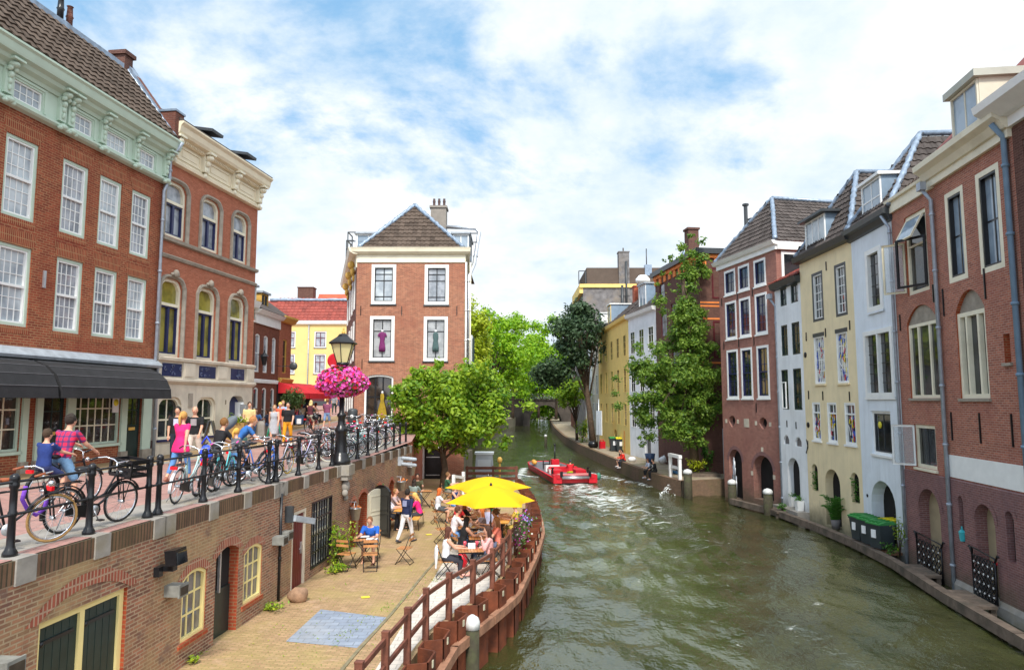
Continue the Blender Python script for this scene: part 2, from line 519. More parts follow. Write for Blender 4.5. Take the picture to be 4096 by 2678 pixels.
def window(par, u0, u1, z0, z1, d=.12, fw=.07, fm=None, bm=None, cols=2, rows=2, pane=None, rise=0, sill=None, tr=(), bar=.03, fd=.07, sash=0, label=None, y=0., name='window', sm=None, mull=()):
 """frame with bars > pane > sill; tr: heights (0..1) of thick rails; mull: thick uprights (0..1)"""
 fm = fm or WHITE; bm = bm or fm
 mb = MB()
 yf = y + d - fd
 ring(mb, u0, u1, z0, z1, rise, fw, yf, y + d + .01)
 a, b, c, e = u0 + fw, u1 - fw, z0 + fw, z1 - fw
 if sash:
  mb.cm = 1
  ring(mb, a, b, c, e, max(0, rise - fw * .3) if rise else 0, sash, yf + .02, y + d + .01)
  a += sash; b -= sash; c += sash; e -= sash
 mb.cm = 1
 ztop = lambda x: e if not rise else e - rise * abs((2 * (x - a) / (b - a) - 1)) ** AEX[0]
 for i in range(1, cols):
  x = a + (b - a) * i / cols
  mb.box(x - bar / 2, x + bar / 2, y + d - .024, y + d, c, ztop(x))
 rr = [i / rows for i in range(1, rows)] if isinstance(rows, int) else rows
 for t in rr:
  z = c + (e - c) * t
  mb.box(a, b, y + d - .022, y + d, z - bar / 2, z + bar / 2)
 for t in tr:
  z = c + (e - c) * t
  mb.box(a, b, yf + .012, y + d, z - .035, z + .035)
 mb.cm = 0
 for t in mull:
  x = a + (b - a) * t
  mb.box(x - .05, x + .05, yf + .005, y + d, c, ztop(x))
 w = mb.build(name, [fm, bm], par)
 if label: w['label'] = label
 p = MB()
 pts = [(u0 + fw * .5, z0 + fw * .5)] + arch_pts(u0 + fw * .5, u1 - fw * .5, z1 - fw * .5, rise) + [(u1 - fw * .5, z0 + fw * .5)]
 p.prism(pts, y + d - .005, y + d + .03)
 p.build('pane', pane or G_DARK, w)
 if sill:
  q = MB()
  q.box(u0 - .06, u1 + .06, y - .07, y + d - fd, z0 - .09, z0 - .003)
  q.build('sill', sill, w)
 return w


def house(name, label, A, B, u0, u1, z0, z1, depth, mats, ops=(), group=None, rev=None, cat='house', wname='wall', sides=True, lab=None):
 A, B = V(A), V(B)
 rz = math.atan2(B.y - A.y, B.x - A.x)
 r = root(name, (A.x, A.y, 0), rz, label, cat, group)
 mb = MB()
 wall(mb, u0, u1, z0, z1, ops, rev=rev)
 if sides:
  mb.quad((u0, 0, z0), (u0, 0, z1), (u0, depth, z1), (u0, depth, z0))
  mb.quad((u1, 0, z0), (u1, depth, z0), (u1, depth, z1), (u1, 0, z1))
  mb.quad((u0, depth, z0), (u0, depth, z1), (u1, depth, z1), (u1, depth, z0))
  mb.quad((u0, 0, z1), (u1, 0, z1), (u1, depth, z1), (u0, depth, z1))
 mb.build(wname, mats, r)
 return r


def tiles(mb, O, U, W, w, h, inside, tw=.26, th=.34, amp=.035):
 O, U, W = V(O), V(U).normalized(), V(W).normalized()
 Nn = U.cross(W).normalized()
 if Nn.z < 0: Nn = -Nn
 prof = [(0, 0), (.2, .8), (.42, 1), (.62, .3), (.8, -.25), (1, 0)]
 for j in range(int(h / th) + 1):
  for i in range(int(w / tw) + 1):
   x, y = i * tw, j * th
   if not inside(x + tw / 2, y + th / 2): continue
   jit = rnd.uniform(-.008, .008)
   lo = [O + U * (x + tw * a) + W * (y - .03) + Nn * (.05 + amp * k + jit) for a, k in prof]
   hi = [O + U * (x + tw * a) + W * (y + th) + Nn * (.0 + amp * k + jit) for a, k in prof]
   bt = [p - Nn * .05 for p in lo]
   n = len(prof)
   mb.add(lo + hi + bt, [(k, k + 1, n + k + 1, n + k) for k in range(n - 1)] + [(2 * n + k, 2 * n + k + 1, k + 1, k) for k in range(n - 1)])


def wavy(mb, a, b, w, amp=.03, seg=.18, r=None):
 """a lead strip dressed over tiles: a rippling half tube"""
 a, b = V(a), V(b)
 k = max(3, int((b - a).length / seg))
 rs = [w * (1 + .22 * math.sin(i * 2.4) + rnd.uniform(-.08, .08)) for i in range(k + 1)]
 mb.tube([a.lerp(b, i / k) + V((0, 0, rnd.uniform(-amp, amp))) for i in range(k + 1)], rs, 7)


def hip_roof(par, u0, u1, D, z, d, zr, tmat, lmat, um=None, lead=.13, tw=.28, th=.36, over=.2, y0=-.15, deep=None):
 """ridge runs into the block; a hipped end faces the viewer"""
 um = (u0 + u1) / 2 if um is None else um
 P = MB()
 fl, fr, ap, bk = V((u0 - over, y0, z)), V((u1 + over, y0, z)), V((um, d, zr)), V((um, D, zr))
 bl, br = V((u0 - over, D, z)), V((u1 + over, D, z))
 dn = V((0, 0, -.06))
 P.quad(fl + dn, fr + dn, ap + dn); P.quad(fl + dn, ap + dn, bk + dn, bl + dn); P.quad(fr + dn, br + dn, bk + dn, ap + dn)
 P.quad(fl + dn, bl + dn, br + dn, fr + dn)
 # front hip
 Wv = (ap - V((um, y0, z))); h = Wv.length; w = (fr - fl).length
 xa = (um - fl.x)
 ins = lambda x, y: (x > xa * y / h - .08) and (x < w - (w - xa) * y / h + .08) and y < h
 tiles(P, fl, (1, 0, 0), Wv, w, h, ins, tw, th)
 # side slopes (along y)
 for s, base, U in ((1, fr, V((0, 1, 0))), (-1, fl, V((0, 1, 0)))):
  Wv = V((um - base.x, 0, zr - z)); h = Wv.length; w = D - y0; t0 = d - y0
  ins = lambda x, y: x > t0 * y / h - .08 and y < h
  if deep: w = min(w, deep)
  tiles(P, base, U, Wv, w, h, ins, tw, th)
 rf = P.build('roof', tmat, par)
 q = MB()
 wavy(q, fl + V((0, 0, .06)), ap + V((0, 0, .08)), lead); wavy(q, fr + V((0, 0, .06)), ap + V((0, 0, .08)), lead)
 q.tube([ap + V((0, 0, .08)), bk + V((0, 0, .08))], lead, 7)
 q.build('lead_ridge', lmat, rf)
 return rf


def dormer(par, u0, u1, y0, y1, z0, z1, fm, sm, pane, cols=2, rows=1, lid=None, over=.12, th=.12):
 mb = MB()
 mb.box(u0, u1, y0 + .06, y1, z0, z1)
 mb.cm = 1
 mb.box(u0 - over, u1 + over, y0 - over, y1, z1, z1 + th)
 d = mb.build('dormer', [sm, lid or LEADG], par)
 window(d, u0 + .02, u1 - .02, z0 + .03, z1 - .02, d=.06, fw=.07, fm=fm, cols=cols, rows=rows, pane=pane, y=y0, fd=.06, bar=.06)
 return d


def chimney(par, u0, u1, y0, y1, z0, z1, mat, pots=2, potm=None, cap=.08):
 mb = MB()
 mb.box(u0, u1, y0, y1, z0, z1 - .15); mb.box(u0 - cap, u1 + cap, y0 - cap, y1 + cap, z1 - .15, z1)
 c = mb.build('chimney', mat, par)
 for i in range(pots):
  q = MB()
  x = u0 + (u1 - u0) * (i + .5) / pots
  q.lathe([(.1, 0), (.09, .3), (.11, .45), (.085, .5), (.085, .62)], 8, (x, (y0 + y1) / 2, z1))
  q.build('chimney_pot', potm or SLATE2, c)
 return c


def pipe(par, pts, r=.05, mat=None, hopper=False, name='downpipe'):
 mb = MB()
 mb.tube(pts, r, 8)
 a, b = V(pts[0]), V(pts[-1])
 z = b.z + 1
 while z < a.z - .5:
  for p, q in zip(pts, pts[1:]):
   p, q = V(p), V(q)
   if min(p.z, q.z) <= z <= max(p.z, q.z) and abs(p.z - q.z) > .3:
    c = p.lerp(q, (z - p.z) / (q.z - p.z)); mb.tube([c - V((0, 0, .04)), c + V((0, 0, .04))], r * 1.35, 8); break
  z += 1.9
 if hopper: mb.box(a.x - .14, a.x + .14, a.y - .1, a.y + .1, a.z - .05, a.z + .22)
 return mb.build(name, mat or ZINC, par)


def anchors(par, pts, h=.55):
 for u, z in pts:
  mb = MB(); mb.box(u - .022, u + .022, -.04, .01, z - h / 2, z + h / 2); mb.build('wall_anchor', BLACK, par)


# ------------------------------------------------------------------ the setting
def rail_x(y): return -6.5 + .077 * (y - 9)


def street_z(y):
 if y < 24: return 0.
 if y < 45: return (y - 24) * .021
 return .44 + (y - 45) * .024


EDGE = [(-2.45, 8.5), (-2.19, 10.6), (-2.05, 11.9), (-1.88, 13.2), (-1.68, 14.7), (-1.26, 15.95), (-.8, 17.15), (-.38, 18.4), (-.16, 19.9), (.05, 21.4), (.25, 22.8), (.45, 24.6), (.68, 26.9), (.72, 29.8), (.62, 33.6), (.3, 38), (.0, 41.5)]


def edge_at(s, off=0.):
 """point s metres along the wharf edge, pushed out by off, and the direction there"""
 k = 0
 for (a, b) in zip(EDGE, EDGE[1:]):
  a, b = V(a), V(b)
  l = (b - a).length
  if s <= k + l or b == V(EDGE[-1]):
   t = (s - k) / l
   d = (b - a).normalized()
   return a.lerp(b, t) + V((d.y, -d.x)) * off, d
  k += l


ELEN = sum((V(a) - V(b)).length for a, b in zip(EDGE, EDGE[1:]))
WZ = -2.8      # lower wharf
QZ = -3.0      # far bank
WAT = -4.0     # water

mb = MB()
mb.flat([(-3000, -300), (3000, -300), (3000, 4000), (-3000, 4000)], -5.2)
tag(mb.build('ground', SOIL), kind='structure')

mb = MB()
ys = [-2, 6, 9, 12, 16, 20, 24, 28, 31.5, 36, 43, 50, 60, 75, 100, 140]
def st_right(y): return rail_x(y) + .18 if y <= 31.5 else (-4.9 - (y - 31.5) * .03 if y <= 43 else -4.2)
for a, b in zip(ys, ys[1:]):
 xs = [-70, -40, -20, -13, -9]
 for i in range(len(xs)):
  xa = xs[i]; xb = xs[i + 1] if i + 1 < len(xs) else None
  ra, rb = (xb, xb) if xb is not None else (st_right(a), st_right(b))
  mb.quad((xa, a, street_z(a)), (ra, a, street_z(a)), (rb, b, street_z(b)), (xa, b, street_z(b)))
tag(mb.build('street', PAVE), kind='structure')


def strip(name, mat, f0, f1, y0, y1, lift, step=3.):
 mb = MB(); y = y0
 while y < y1 - .01:
  b = min(y + step, y1)
  mb.quad((f0(y), y, street_z(y) + lift), (f1(y), y, street_z(y) + lift), (f1(b), b, street_z(b) + lift), (f0(b), b, street_z(b) + lift))
  y = b
 return tag(mb.build(name, mat), kind='structure')


fac = lambda y: -12.93 + .12 * (y - 24.7)
strip('pavement', PAVE_Y, lambda y: fac(y) - .3, lambda y: fac(y) + 1.7, 6, 31.2, .004)
strip('gutter_strip', CONC, lambda y: fac(y) + 1.7, lambda y: fac(y) + 2.15, 6, 31.2, .004)
strip('pavement', PAVE_Y, lambda y: -14.9, lambda y: -12.4 - (y - 31.2) * .02, 31.2, 60, .004)
strip('gutter_strip', CONC, lambda y: -12.4 - (y - 31.2) * .02, lambda y: -12.05 - (y - 31.2) * .02, 31.2, 60, .004)
strip('kerb_strip', CONC, lambda y: rail_x(y) - 1.0, lambda y: rail_x(y) - .1, 6, 31.4, .004)
strip('pavement', CONC, lambda y: -10.4, lambda y: -7.2, 33.5, 42.9, .004)

# lower wharf
inner = [(rail_x(y) - .9, y) for y in (9, 15, 22, 31)] + [(-6.6, 42.9)]
mb = MB()
mb.flat([(x, y) for x, y in EDGE] + [(-.3, 43.2), (-6.6, 43.2)] + inner[::-1][1:], WZ, -5)
tag(mb.build('wharf', WHARF), kind='structure')
mb = MB()
poly = [tuple(edge_at(s, -.12)[0]) for s in [i * .8 for i in range(24)]]
poly += [(-1.6, 27), (-1.95, 23), (-2.06, 21), (-2.14, 18.9), (-2.28, 17.2), (-2.33, 15.7), (-2.4, 14), (-2.6, 9)]
mb.flat(poly, WZ + .006)
tag(mb.build('wharf_walkway', TILEP), kind='structure')
mb = MB()
kp = [(-2.0, 25), (-2.16, 22.5), (-2.41, 20), (-2.61, 17.5), (-2.73, 16), (-2.97, 13.75), (-3.04, 12.9), (-3.3, 9)]
for a, b in zip(kp, kp[1:]): mb.beam((a[0], a[1], WZ), (b[0], b[1], WZ), .07, .04)
tag(mb.build('wharf_kerb', M('mossy_stone', (.2, .17, .1), .9, .3, 4, .3)), kind='structure')
mb = MB()
mb.flat([(-4.54, 14.23), (-3.03, 13.87), (-2.79, 15.76), (-4.43, 16.35)], WZ + .005)
tag(mb.build('bluestone_patch', TILEB), kind='structure')
# far bank
QE = [(13.9, 44.9), (10.75, 43.6), (10.15, 46.5), (9.55, 52), (8.8, 64), (7.9, 80), (7.6, 100), (8.2, 130), (10, 180), (14, 230)]
mb = MB()
mb.flat(QE + [(60, 230), (60, 44.9)], QZ, -5.1)
tag(mb.build('quay', M('quay_paving', (.3, .24, .17), .9, .25, 2, .3, dirt=(.2, .19, .07))), kind='structure')
mb = MB()
for a, b in zip(QE, QE[1:]):
 d = (V(b) - V(a)).normalized(); n = V((d.y, -d.x)) * -.14
 a3, b3 = V((*a, 0)), V((*b, 0)); n3 = V((-abs(d.y) * .14, -abs(d.x) * .14 if a[1] < 44.95 and b[1] < 44 else 0, 0))
 mb.quad(a3 + n3 + V((0, 0, QZ + .01)), b3 + n3 + V((0, 0, QZ + .01)), b3 + n3 + V((0, 0, -5)), a3 + n3 + V((0, 0, -5)))
 mb.quad(a3 + n3 + V((0, 0, QZ + .01)), b3 + n3 + V((0, 0, QZ + .01)), b3 - n3 * 1.5 + V((0, 0, QZ + .01)), a3 - n3 * 1.5 + V((0, 0, QZ + .01)))
tag(mb.build('quay_edge', QSTONE), kind='structure')
# left bank beyond the corner house
LE = [(-3.2, 56), (-6.4, 59), (-7.6, 80), (-6.5, 100), (-3.5, 125), (0, 158), (1.5, 175), (5, 230)]
mb = MB()
mb.flat([(-80, 43.5), (-6, 43.5), (-3.4, 46)] + LE + [(-80, 230)], -1.9, -5)
tag(mb.build('far_bank', M('far_bank_paving', (.2, .17, .11), .9, .3, 1)), kind='structure')
# ------------------------------------------------------------------ water
BOAT_P, BOAT_D = V((4.55, 50.3)), V((-.145, .99)).normalized()


def water():
 ysl = []
 y = 6.
 while y < 225:
  ysl.append(y); y += max(.075, (y / 13) ** 1.6 * .085)
 nx = 150
 vs, fs, foam, milk = [], [], [], []
 bn = V((-BOAT_D.y, BOAT_D.x))
 for y in ysl:
  x0, x1 = (-6.0, 16.5) if y < 55 else (-9, 16)
  for i in range(nx + 1):
   x = x0 + (x1 - x0) * i / nx
   r = V((x, y)) - BOAT_P
   al, la = -r.dot(BOAT_D), r.dot(bn)          # distance behind the stern, sideways
   p = V((x, y, 0))
   amp = .035 + .02 * noise.noise(p * .15)
   wk = 0.
   if al > -14:
    spread = 1.6 + max(0, al + 4) * .13
    wk = math.exp(-(la / spread) ** 2) * (1 if al > 0 else max(0, 1 + al / 16)) * math.exp(-max(0, al - 8) / 16)
   # wash spread over the bend in front of the terrace
   ww = math.exp(-((x - 4.2 - .06 * (y - 25)) / 3.2) ** 2) * math.exp(-((y - 29) / 12) ** 2)
   amp += .07 * wk + .05 * ww
   h = noise.noise(V((x * .9 + 3, y * .55, 1))) * amp * 1.7 + noise.noise(V((x * 2.2, y * 1.3 + 9, 4))) * amp * .75
   if y < 45: h += noise.noise(V((x * 5, y * 3, 7))) * amp * .35
   # diverging bow waves
   for s in (-1, 1):
    dd = s * la - (1.7 + (al + 12) * .24)
    if -12 < al < 16: h += .13 * math.exp(-(dd / .5) ** 2) * math.exp(-max(0, al) / 12)
   f = wk * .85
   for s in (-1, 1):
    dd = s * la - (1.6 + (al + 12.5) * .22)
    if -12.5 < al < 22: f = max(f, math.exp(-(dd / .55) ** 2) * math.exp(-max(0, al) / 10) * .95)
   f = max(f, ww * .3)
   # froth running along the stern line to the right
   dd = (y - (49.2 - (x - 6) * .9))
   if 6 < x < 13: f = max(f, .6 * math.exp(-(dd / .5) ** 2))
   # earlier wash up the canal
   f = max(f, .55 * math.exp(-((x - 3.4) / 2.2) ** 2) * math.exp(-((y - 76) / 7) ** 2))
   vs.append((x, y, WAT + h)); foam.append(max(0, min(1, f))); milk.append(max(wk * .8, ww))
 w = nx + 1
 for j in range(len(ysl) - 1):
  for i in range(nx):
   fs.append((j * w + i, j * w + i + 1, (j + 1) * w + i + 1, (j + 1) * w + i))
 me = bpy.data.meshes.new('water')
 me.from_pydata(vs, [], fs)
 me.polygons.foreach_set('use_smooth', [True] * len(fs))
 at = me.attributes.new('froth', 'FLOAT', 'POINT')
 at.data.foreach_set('value', foam)
 at = me.attributes.new('milk', 'FLOAT', 'POINT'); at.data.foreach_set('value', milk)
 m, nt, p = nodes('canal_water')
 co = N(nt, 'ShaderNodeTexCoord').outputs['Object']
 mp = N(nt, 'ShaderNodeMapping'); mp.inputs['Scale'].default_value = (1, .7, 1); L(nt, co, mp.inputs[0])
 n1 = noise_n(nt, mp.outputs[0], 1.15, 4, .55); n2 = noise_n(nt, mp.outputs[0], 3.6, 4, .6)
 big = noise_n(nt, co, .25, 4)
 base = mixc(nt, ramp(nt, big, .35, .65), (.02, .025, .006), (.045, .048, .014))
 fr = N(nt, 'ShaderNodeAttribute', attribute_name='froth').outputs['Fac']
 mk = N(nt, 'ShaderNodeAttribute', attribute_name='milk').outputs['Fac']
 mm = N(nt, 'ShaderNodeMath', operation='MULTIPLY'); L(nt, mk, mm.inputs[0]); L(nt, ramp(nt, noise_n(nt, mp.outputs[0], .5, 3, .5), .2, .6), mm.inputs[1])
 base = mixc(nt, mm.outputs[0], base, (.1, .115, .05))
 mp2 = N(nt, 'ShaderNodeMapping'); mp2.inputs['Scale'].default_value = (.75, 1.1, 1); mp2.inputs['Rotation'].default_value = (0, 0, .35); L(nt, co, mp2.inputs[0])
 ds = N(nt, 'ShaderNodeTexNoise'); ds.inputs['Scale'].default_value = 1.5; ds.inputs['Detail'].default_value = 9; ds.inputs['Roughness'].default_value = .66; ds.inputs['Distortion'].default_value = 1.2
 L(nt, mp2.outputs[0], ds.inputs['Vector'])
 # froth where the noise is under the amount
 s = N(nt, 'ShaderNodeMath', operation='MULTIPLY_ADD'); L(nt, fr, s.inputs[0]); s.inputs[1].default_value = .36; L(nt, ds.outputs['Fac'], s.inputs[2])
 fm = ramp(nt, s.outputs[0], .73, .9)
 L(nt, mixc(nt, fm, base, (.74, .77, .74)), p.inputs['Base Color'])
 rg = N(nt, 'ShaderNodeMath', operation='MULTIPLY_ADD'); L(nt, fm, rg.inputs[0]); rg.inputs[1].default_value = .5; rg.inputs[2].default_value = .07
 L(nt, rg.outputs[0], p.inputs['Roughness'])
 p.inputs['IOR'].default_value = 1.9
 hs = N(nt, 'ShaderNodeMath', operation='MULTIPLY_ADD'); L(nt, n2, hs.inputs[0]); hs.inputs[1].default_value = .6; L(nt, n1, hs.inputs[2])
 bump(nt, p, hs.outputs[0], .4, .2)
 me.materials.append(m)
 o = bpy.data.objects.new('water', me); COL.objects.link(o)
 tag(o, kind='structure')


water()

# ------------------------------------------------------------------ sky
w = bpy.data.worlds.new('World'); SC.world = w; w.use_nodes = True
nt = w.node_tree
bg = nt.nodes['Background']
SUN = V((.0, -.64, .77)).normalized()
sky = N(nt, 'ShaderNodeTexSky'); sky.sky_type = 'NISHITA'; sky.sun_disc = False
sky.sun_elevation = math.asin(SUN.z); sky.sun_rotation = math.atan2(SUN.x, SUN.y)
sky.air_density = 1.0; sky.dust_density = .6; sky.ozone_density = 2.5
co = N(nt, 'ShaderNodeTexCoord').outputs['Generated']
sp = N(nt, 'ShaderNodeSeparateXYZ'); L(nt, co, sp.inputs[0])
zz = N(nt, 'ShaderNodeMath', operation='MAXIMUM'); L(nt, sp.outputs[2], zz.inputs[0]); zz.inputs[1].default_value = 0
za = N(nt, 'ShaderNodeMath', operation='ADD'); L(nt, zz.outputs[0], za.inputs[0]); za.inputs[1].default_value = .32
dv = N(nt, 'ShaderNodeVectorMath', operation='DIVIDE'); L(nt, co, dv.inputs[0])
cz = N(nt, 'ShaderNodeCombineXYZ')
for i in range(3): L(nt, za.outputs[0], cz.inputs[i])
L(nt, cz.outputs[0], dv.inputs[1])
mp = N(nt, 'ShaderNodeMapping'); mp.inputs['Scale'].default_value = (1, 1, .15); mp.inputs['Location'].default_value = (3.1, 1.4, .3); L(nt, dv.outputs[0], mp.inputs[0])
c1 = N(nt, 'ShaderNodeTexNoise'); c1.inputs['Scale'].default_value = 1.5; c1.inputs['Detail'].default_value = 9; c1.inputs['Roughness'].default_value = .62; c1.inputs['Distortion'].default_value = .25
L(nt, mp.outputs[0], c1.inputs['Vector'])
mp3 = N(nt, 'ShaderNodeMapping'); mp3.inputs['Scale'].default_value = (1, 1, .15); mp3.inputs['Location'].default_value = (-2.3, 5.2, .1); L(nt, dv.outputs[0], mp3.inputs[0])
c2 = N(nt, 'ShaderNodeTexNoise'); c2.inputs['Scale'].default_value = 3.2; c2.inputs['Detail'].default_value = 8; c2.inputs['Roughness'].default_value = .6
L(nt, mp3.outputs[0], c2.inputs['Vector'])
# more cloud towards the right (+x) and at the horizon
bx = N(nt, 'ShaderNodeMath', operation='MULTIPLY_ADD'); L(nt, sp.outputs[0], bx.inputs[0]); bx.inputs[1].default_value = .16; L(nt, c1.outputs['Fac'], bx.inputs[2])
hz = N(nt, 'ShaderNodeMapRange'); hz.inputs[1].default_value = .34; hz.inputs[2].default_value = 0; hz.inputs[3].default_value = 0; hz.inputs[4].default_value = .2; L(nt, zz.outputs[0], hz.inputs[0])
b2 = N(nt, 'ShaderNodeMath', operation='ADD'); L(nt, bx.outputs[0], b2.inputs[0]); L(nt, hz.outputs[0], b2.inputs[1])
cov = N(nt, 'ShaderNodeMapRange'); cov.interpolation_type = 'SMOOTHSTEP'
cov.inputs[1].default_value = .32; cov.inputs[2].default_value = .49; L(nt, b2.outputs[0], cov.inputs[0])
cc = N(nt, 'ShaderNodeMapRange'); cc.inputs[1].default_value = .3; cc.inputs[2].default_value = .68; L(nt, c2.outputs['Fac'], cc.inputs[0])
ccol = mixc(nt, cc.outputs[0], (.55, .69, .83), (.95, .96, .97))
SKY_S = .11
sk = N(nt, 'ShaderNodeVectorMath', operation='SCALE'); L(nt, sky.outputs[0], sk.inputs[0]); sk.inputs['Scale'].default_value = 1.0
# cloud brightness is a set value, scaled so the Background strength carries both
cs = N(nt, 'ShaderNodeVectorMath', operation='SCALE'); L(nt, ccol, cs.inputs[0]); cs.inputs['Scale'].default_value = .78 / SKY_S
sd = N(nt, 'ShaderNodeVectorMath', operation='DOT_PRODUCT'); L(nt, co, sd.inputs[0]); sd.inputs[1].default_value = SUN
sm = N(nt, 'ShaderNodeMapRange'); sm.inputs[1].default_value = .15; sm.inputs[2].default_value = 1; sm.inputs[3].default_value = 1; sm.inputs[4].default_value = 2.3; L(nt, sd.outputs['Value'], sm.inputs[0])  # clouds near the sun, behind the camera, brightened to raise the scene light
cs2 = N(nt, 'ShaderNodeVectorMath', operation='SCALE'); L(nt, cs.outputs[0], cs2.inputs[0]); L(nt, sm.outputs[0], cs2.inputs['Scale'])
blue = mixc(nt, .75, sk.outputs[0], tuple(v / SKY_S for v in (.2, .41, .64)))
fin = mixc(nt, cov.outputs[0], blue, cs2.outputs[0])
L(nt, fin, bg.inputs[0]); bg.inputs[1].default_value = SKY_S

sl = bpy.data.lights.new('sun', 'SUN'); sl.energy = 2.9; sl.angle = R(11); sl.color = (1, .95, .86)
so = bpy.data.objects.new('sun', sl); COL.objects.link(so)
so.rotation_euler = (-SUN).to_track_quat('-Z', 'Y').to_euler()

cam = bpy.data.cameras.new('camera'); cam.lens = 24; cam.sensor_width = 36; cam.clip_end = 6000; cam.clip_start = .05
cob = bpy.data.objects.new('camera', cam); COL.objects.link(cob)
cob.location = (0, 0, 2.0); cob.rotation_euler = (R(90 + 5.52), 0, 0)
SC.camera = cob
SC.view_settings.view_transform = 'Standard'; SC.view_settings.look = 'None'; SC.view_settings.exposure = .66; SC.view_settings.gamma = 1
SC.cycles.use_adaptive_sampling = True
SC.cycles.use_denoising = True
SC.cycles.max_bounces = 6; SC.cycles.diffuse_bounces = 3; SC.cycles.glossy_bounces = 3; SC.cycles.transmission_bounces = 4
# ------------------------------------------------------------------ left row
LA, LB, L2B = (-13.85, 17.0), (-12.93, 24.7), (-11.96, 31.4)


def cornice_house():
 cols = [(.95, 2.06), (2.97, 4.03), (4.53, 5.57), (6.08, 7.1)]
 ops = [(a, b, 7.03, 9.3, .16, 0) for a, b in cols] + [(a, b, 4.05, 6.28, .16, 0) for a, b in cols]
 r = house('brick_house', 'tall dark red brick house with mint green cornice above black shop awnings', LA, LB, -3.5, 7.75, 3.2, 10.15, 9, [BR_L1, BR_SOL, BR_DK], ops, rev=2)
 for a, b in cols:
  for z in (9.3, 6.28):
   mb = MB(); mb.prism([(a - .03, z), (b + .03, z), (b + .16, z + .42), (a - .16, z + .42)], -.006, .0); mb.build('lintel', BR_SOL, r)
  for z in (7.03, 4.05):
   mb = MB(); mb.prism([(a - .06, z - .2), (b + .06, z - .2), (b + .06, z), (a - .06, z)], -.006, .0); mb.build('sill', BR_SOL, r)
 for k, (a, b) in enumerate(cols):
  for z0, z1 in ((7.03, 9.3), (4.05, 6.28)):
   pn = G_WHITE if k == 0 else (G_GREYC if (k + (z0 > 6)) % 3 else G_WHITE)
   window(r, a, b, z0, z1, d=.14, fw=.09, fm=MINT, bm=WHITE, cols=4, rows=6, tr=(.5,), sash=.05, bar=.022, pane=pn, fd=.1)
 # frieze with small windows
 fc = [(.98, 1.95), (3.02, 3.93), (4.58, 5.5), (6.14, 7.03)]
 mb = MB()
 wall(mb, -3.5, 7.78, 10.12, 10.98, [(a, b, 10.26, 10.8, .1, 0) for a, b in fc], y=-.1)
 mb.extr([(0, 10.0), (-.14, 10.04), (-.2, 10.1), (-.2, 10.16), (-.12, 10.2), (0, 10.2)], -3.5, 7.8)
 mb.quad((7.78, -.1, 10.12), (7.78, 0, 10.12), (7.78, 0, 10.98), (7.78, -.1, 10.98))
 mb.extr([(0, 10.95), (-.16, 10.95), (-.2, 11.05), (-.34, 11.12), (-.38, 11.22), (-.52, 11.28), (-.54, 11.34), (-.58, 11.5), (-.64, 11.56), (-.64, 11.62), (0, 11.62)], -3.5, 7.9)
 for a, b in fc:
  for x0, x1, z0, z1 in ((a - .14, a - .05, 10.22, 10.86), (b + .05, b + .14, 10.22, 10.86), (a - .14, b + .14, 10.86, 10.93)):
   mb.box(x0, x1, -.13, -.1, z0, z1)
 fz = mb.build('cornice', MINT, r)
 for a, b in fc:
  window(fz, a, b, 10.26, 10.8, d=.09, fw=.05, fm=WHITE, cols=4, rows=2, bar=.025, pane=G_WHITE, y=-.1, fd=.05)
 for u in (-1.1, .72, 2.62, 2.98 - .02, 4.62 - .28, 5.98 - .02, 7.62):
  mb = MB()
  mb.box(u - .13, u + .13, -.2, -.1, 10.25, 10.98)
  mb.ball((u, -.3, 11.05), (.13, .16, .1), 10, 6); mb.ball((u - .08, -.27, 10.93), (.065, .1, .08), 8, 5); mb.ball((u + .08, -.27, 10.93), (.065, .1, .08), 8, 5)
  mb.ball((u, -.23, 10.78), (.08, .09, .11), 8, 5); mb.ball((u, -.21, 10.6), (.06, .06, .1), 8, 5); mb.ball((u, -.22, 10.42), (.05, .05, .1), 8, 5)
  mb.box(u - .19, u + .19, -.5, -.1, 11.14, 11.2)
  mb.ball((u, -.22, 10.08), (.16, .12, .1), 10, 5); mb.ball((u - .12, -.22, 10.02), (.09, .08, .07), 8, 5); mb.ball((u + .12, -.22, 10.02), (.09, .08, .07), 8, 5)
  mb.build('bracket', MINT, fz)
 # roof, ridge parallel to the street
 P = MB()
 a, b = V((-3.5, -.55, 11.62)), V((7.62, -.55, 11.62))
 up = V((0, 2.25, 2.85))
 P.quad(a, b, b + up, a + up); P.quad(a + up, b + up, b + V((0, 6, -.3)), a + V((0, 6, -.3)))
 P.quad(b, b + V((0, 6, -.3)), b + up)
 tiles(P, a + V((0, 0, .05)), (1, 0, 0), up, 11.1, up.length, lambda x, y: x < 11.05, .3, .36, .04)
 rf = P.build('roof', SLATE2, r)
 q = MB(); wavy(q, a + up + V((0, 0, .08)), b + up + V((0, 0, .08)), .1, .02, .3)
 q.beam(a + up + V((0, -.12, -.08)), b + up + V((0, -.12, -.08)), .05, .36)
 wavy(q, b + V((-.02, .05, .1)), b + up + V((-.02, 0, .1)), .06, .01)
 q.build('lead_ridge', LEAD, rf)
 # party wall verge with chimney
 mb = MB()
 n = [(0, 11.2), (0, 12.05), (2.0, 14.75), (2.5, 14.75), (2.5, 11.2)]
 mb.extr([(y - .35, z) for y, z in n], 7.64, 7.9)
 mb.box(7.62, 8.15, -.42, .55, 11.62, 12.75)
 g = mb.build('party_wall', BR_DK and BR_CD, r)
 mb = MB()
 mb.beam((7.78, .2, 12.72), (7.78, 1.75, 14.82), .34, .08); mb.box(7.58, 8.19, -.46, .6, 12.75, 12.83)
 mb.build('lead_capping', LEAD, g)
 chimney(r, 7.35, 7.8, 1.55, 2.1, 13.9, 15.1, BR_R1, 0)
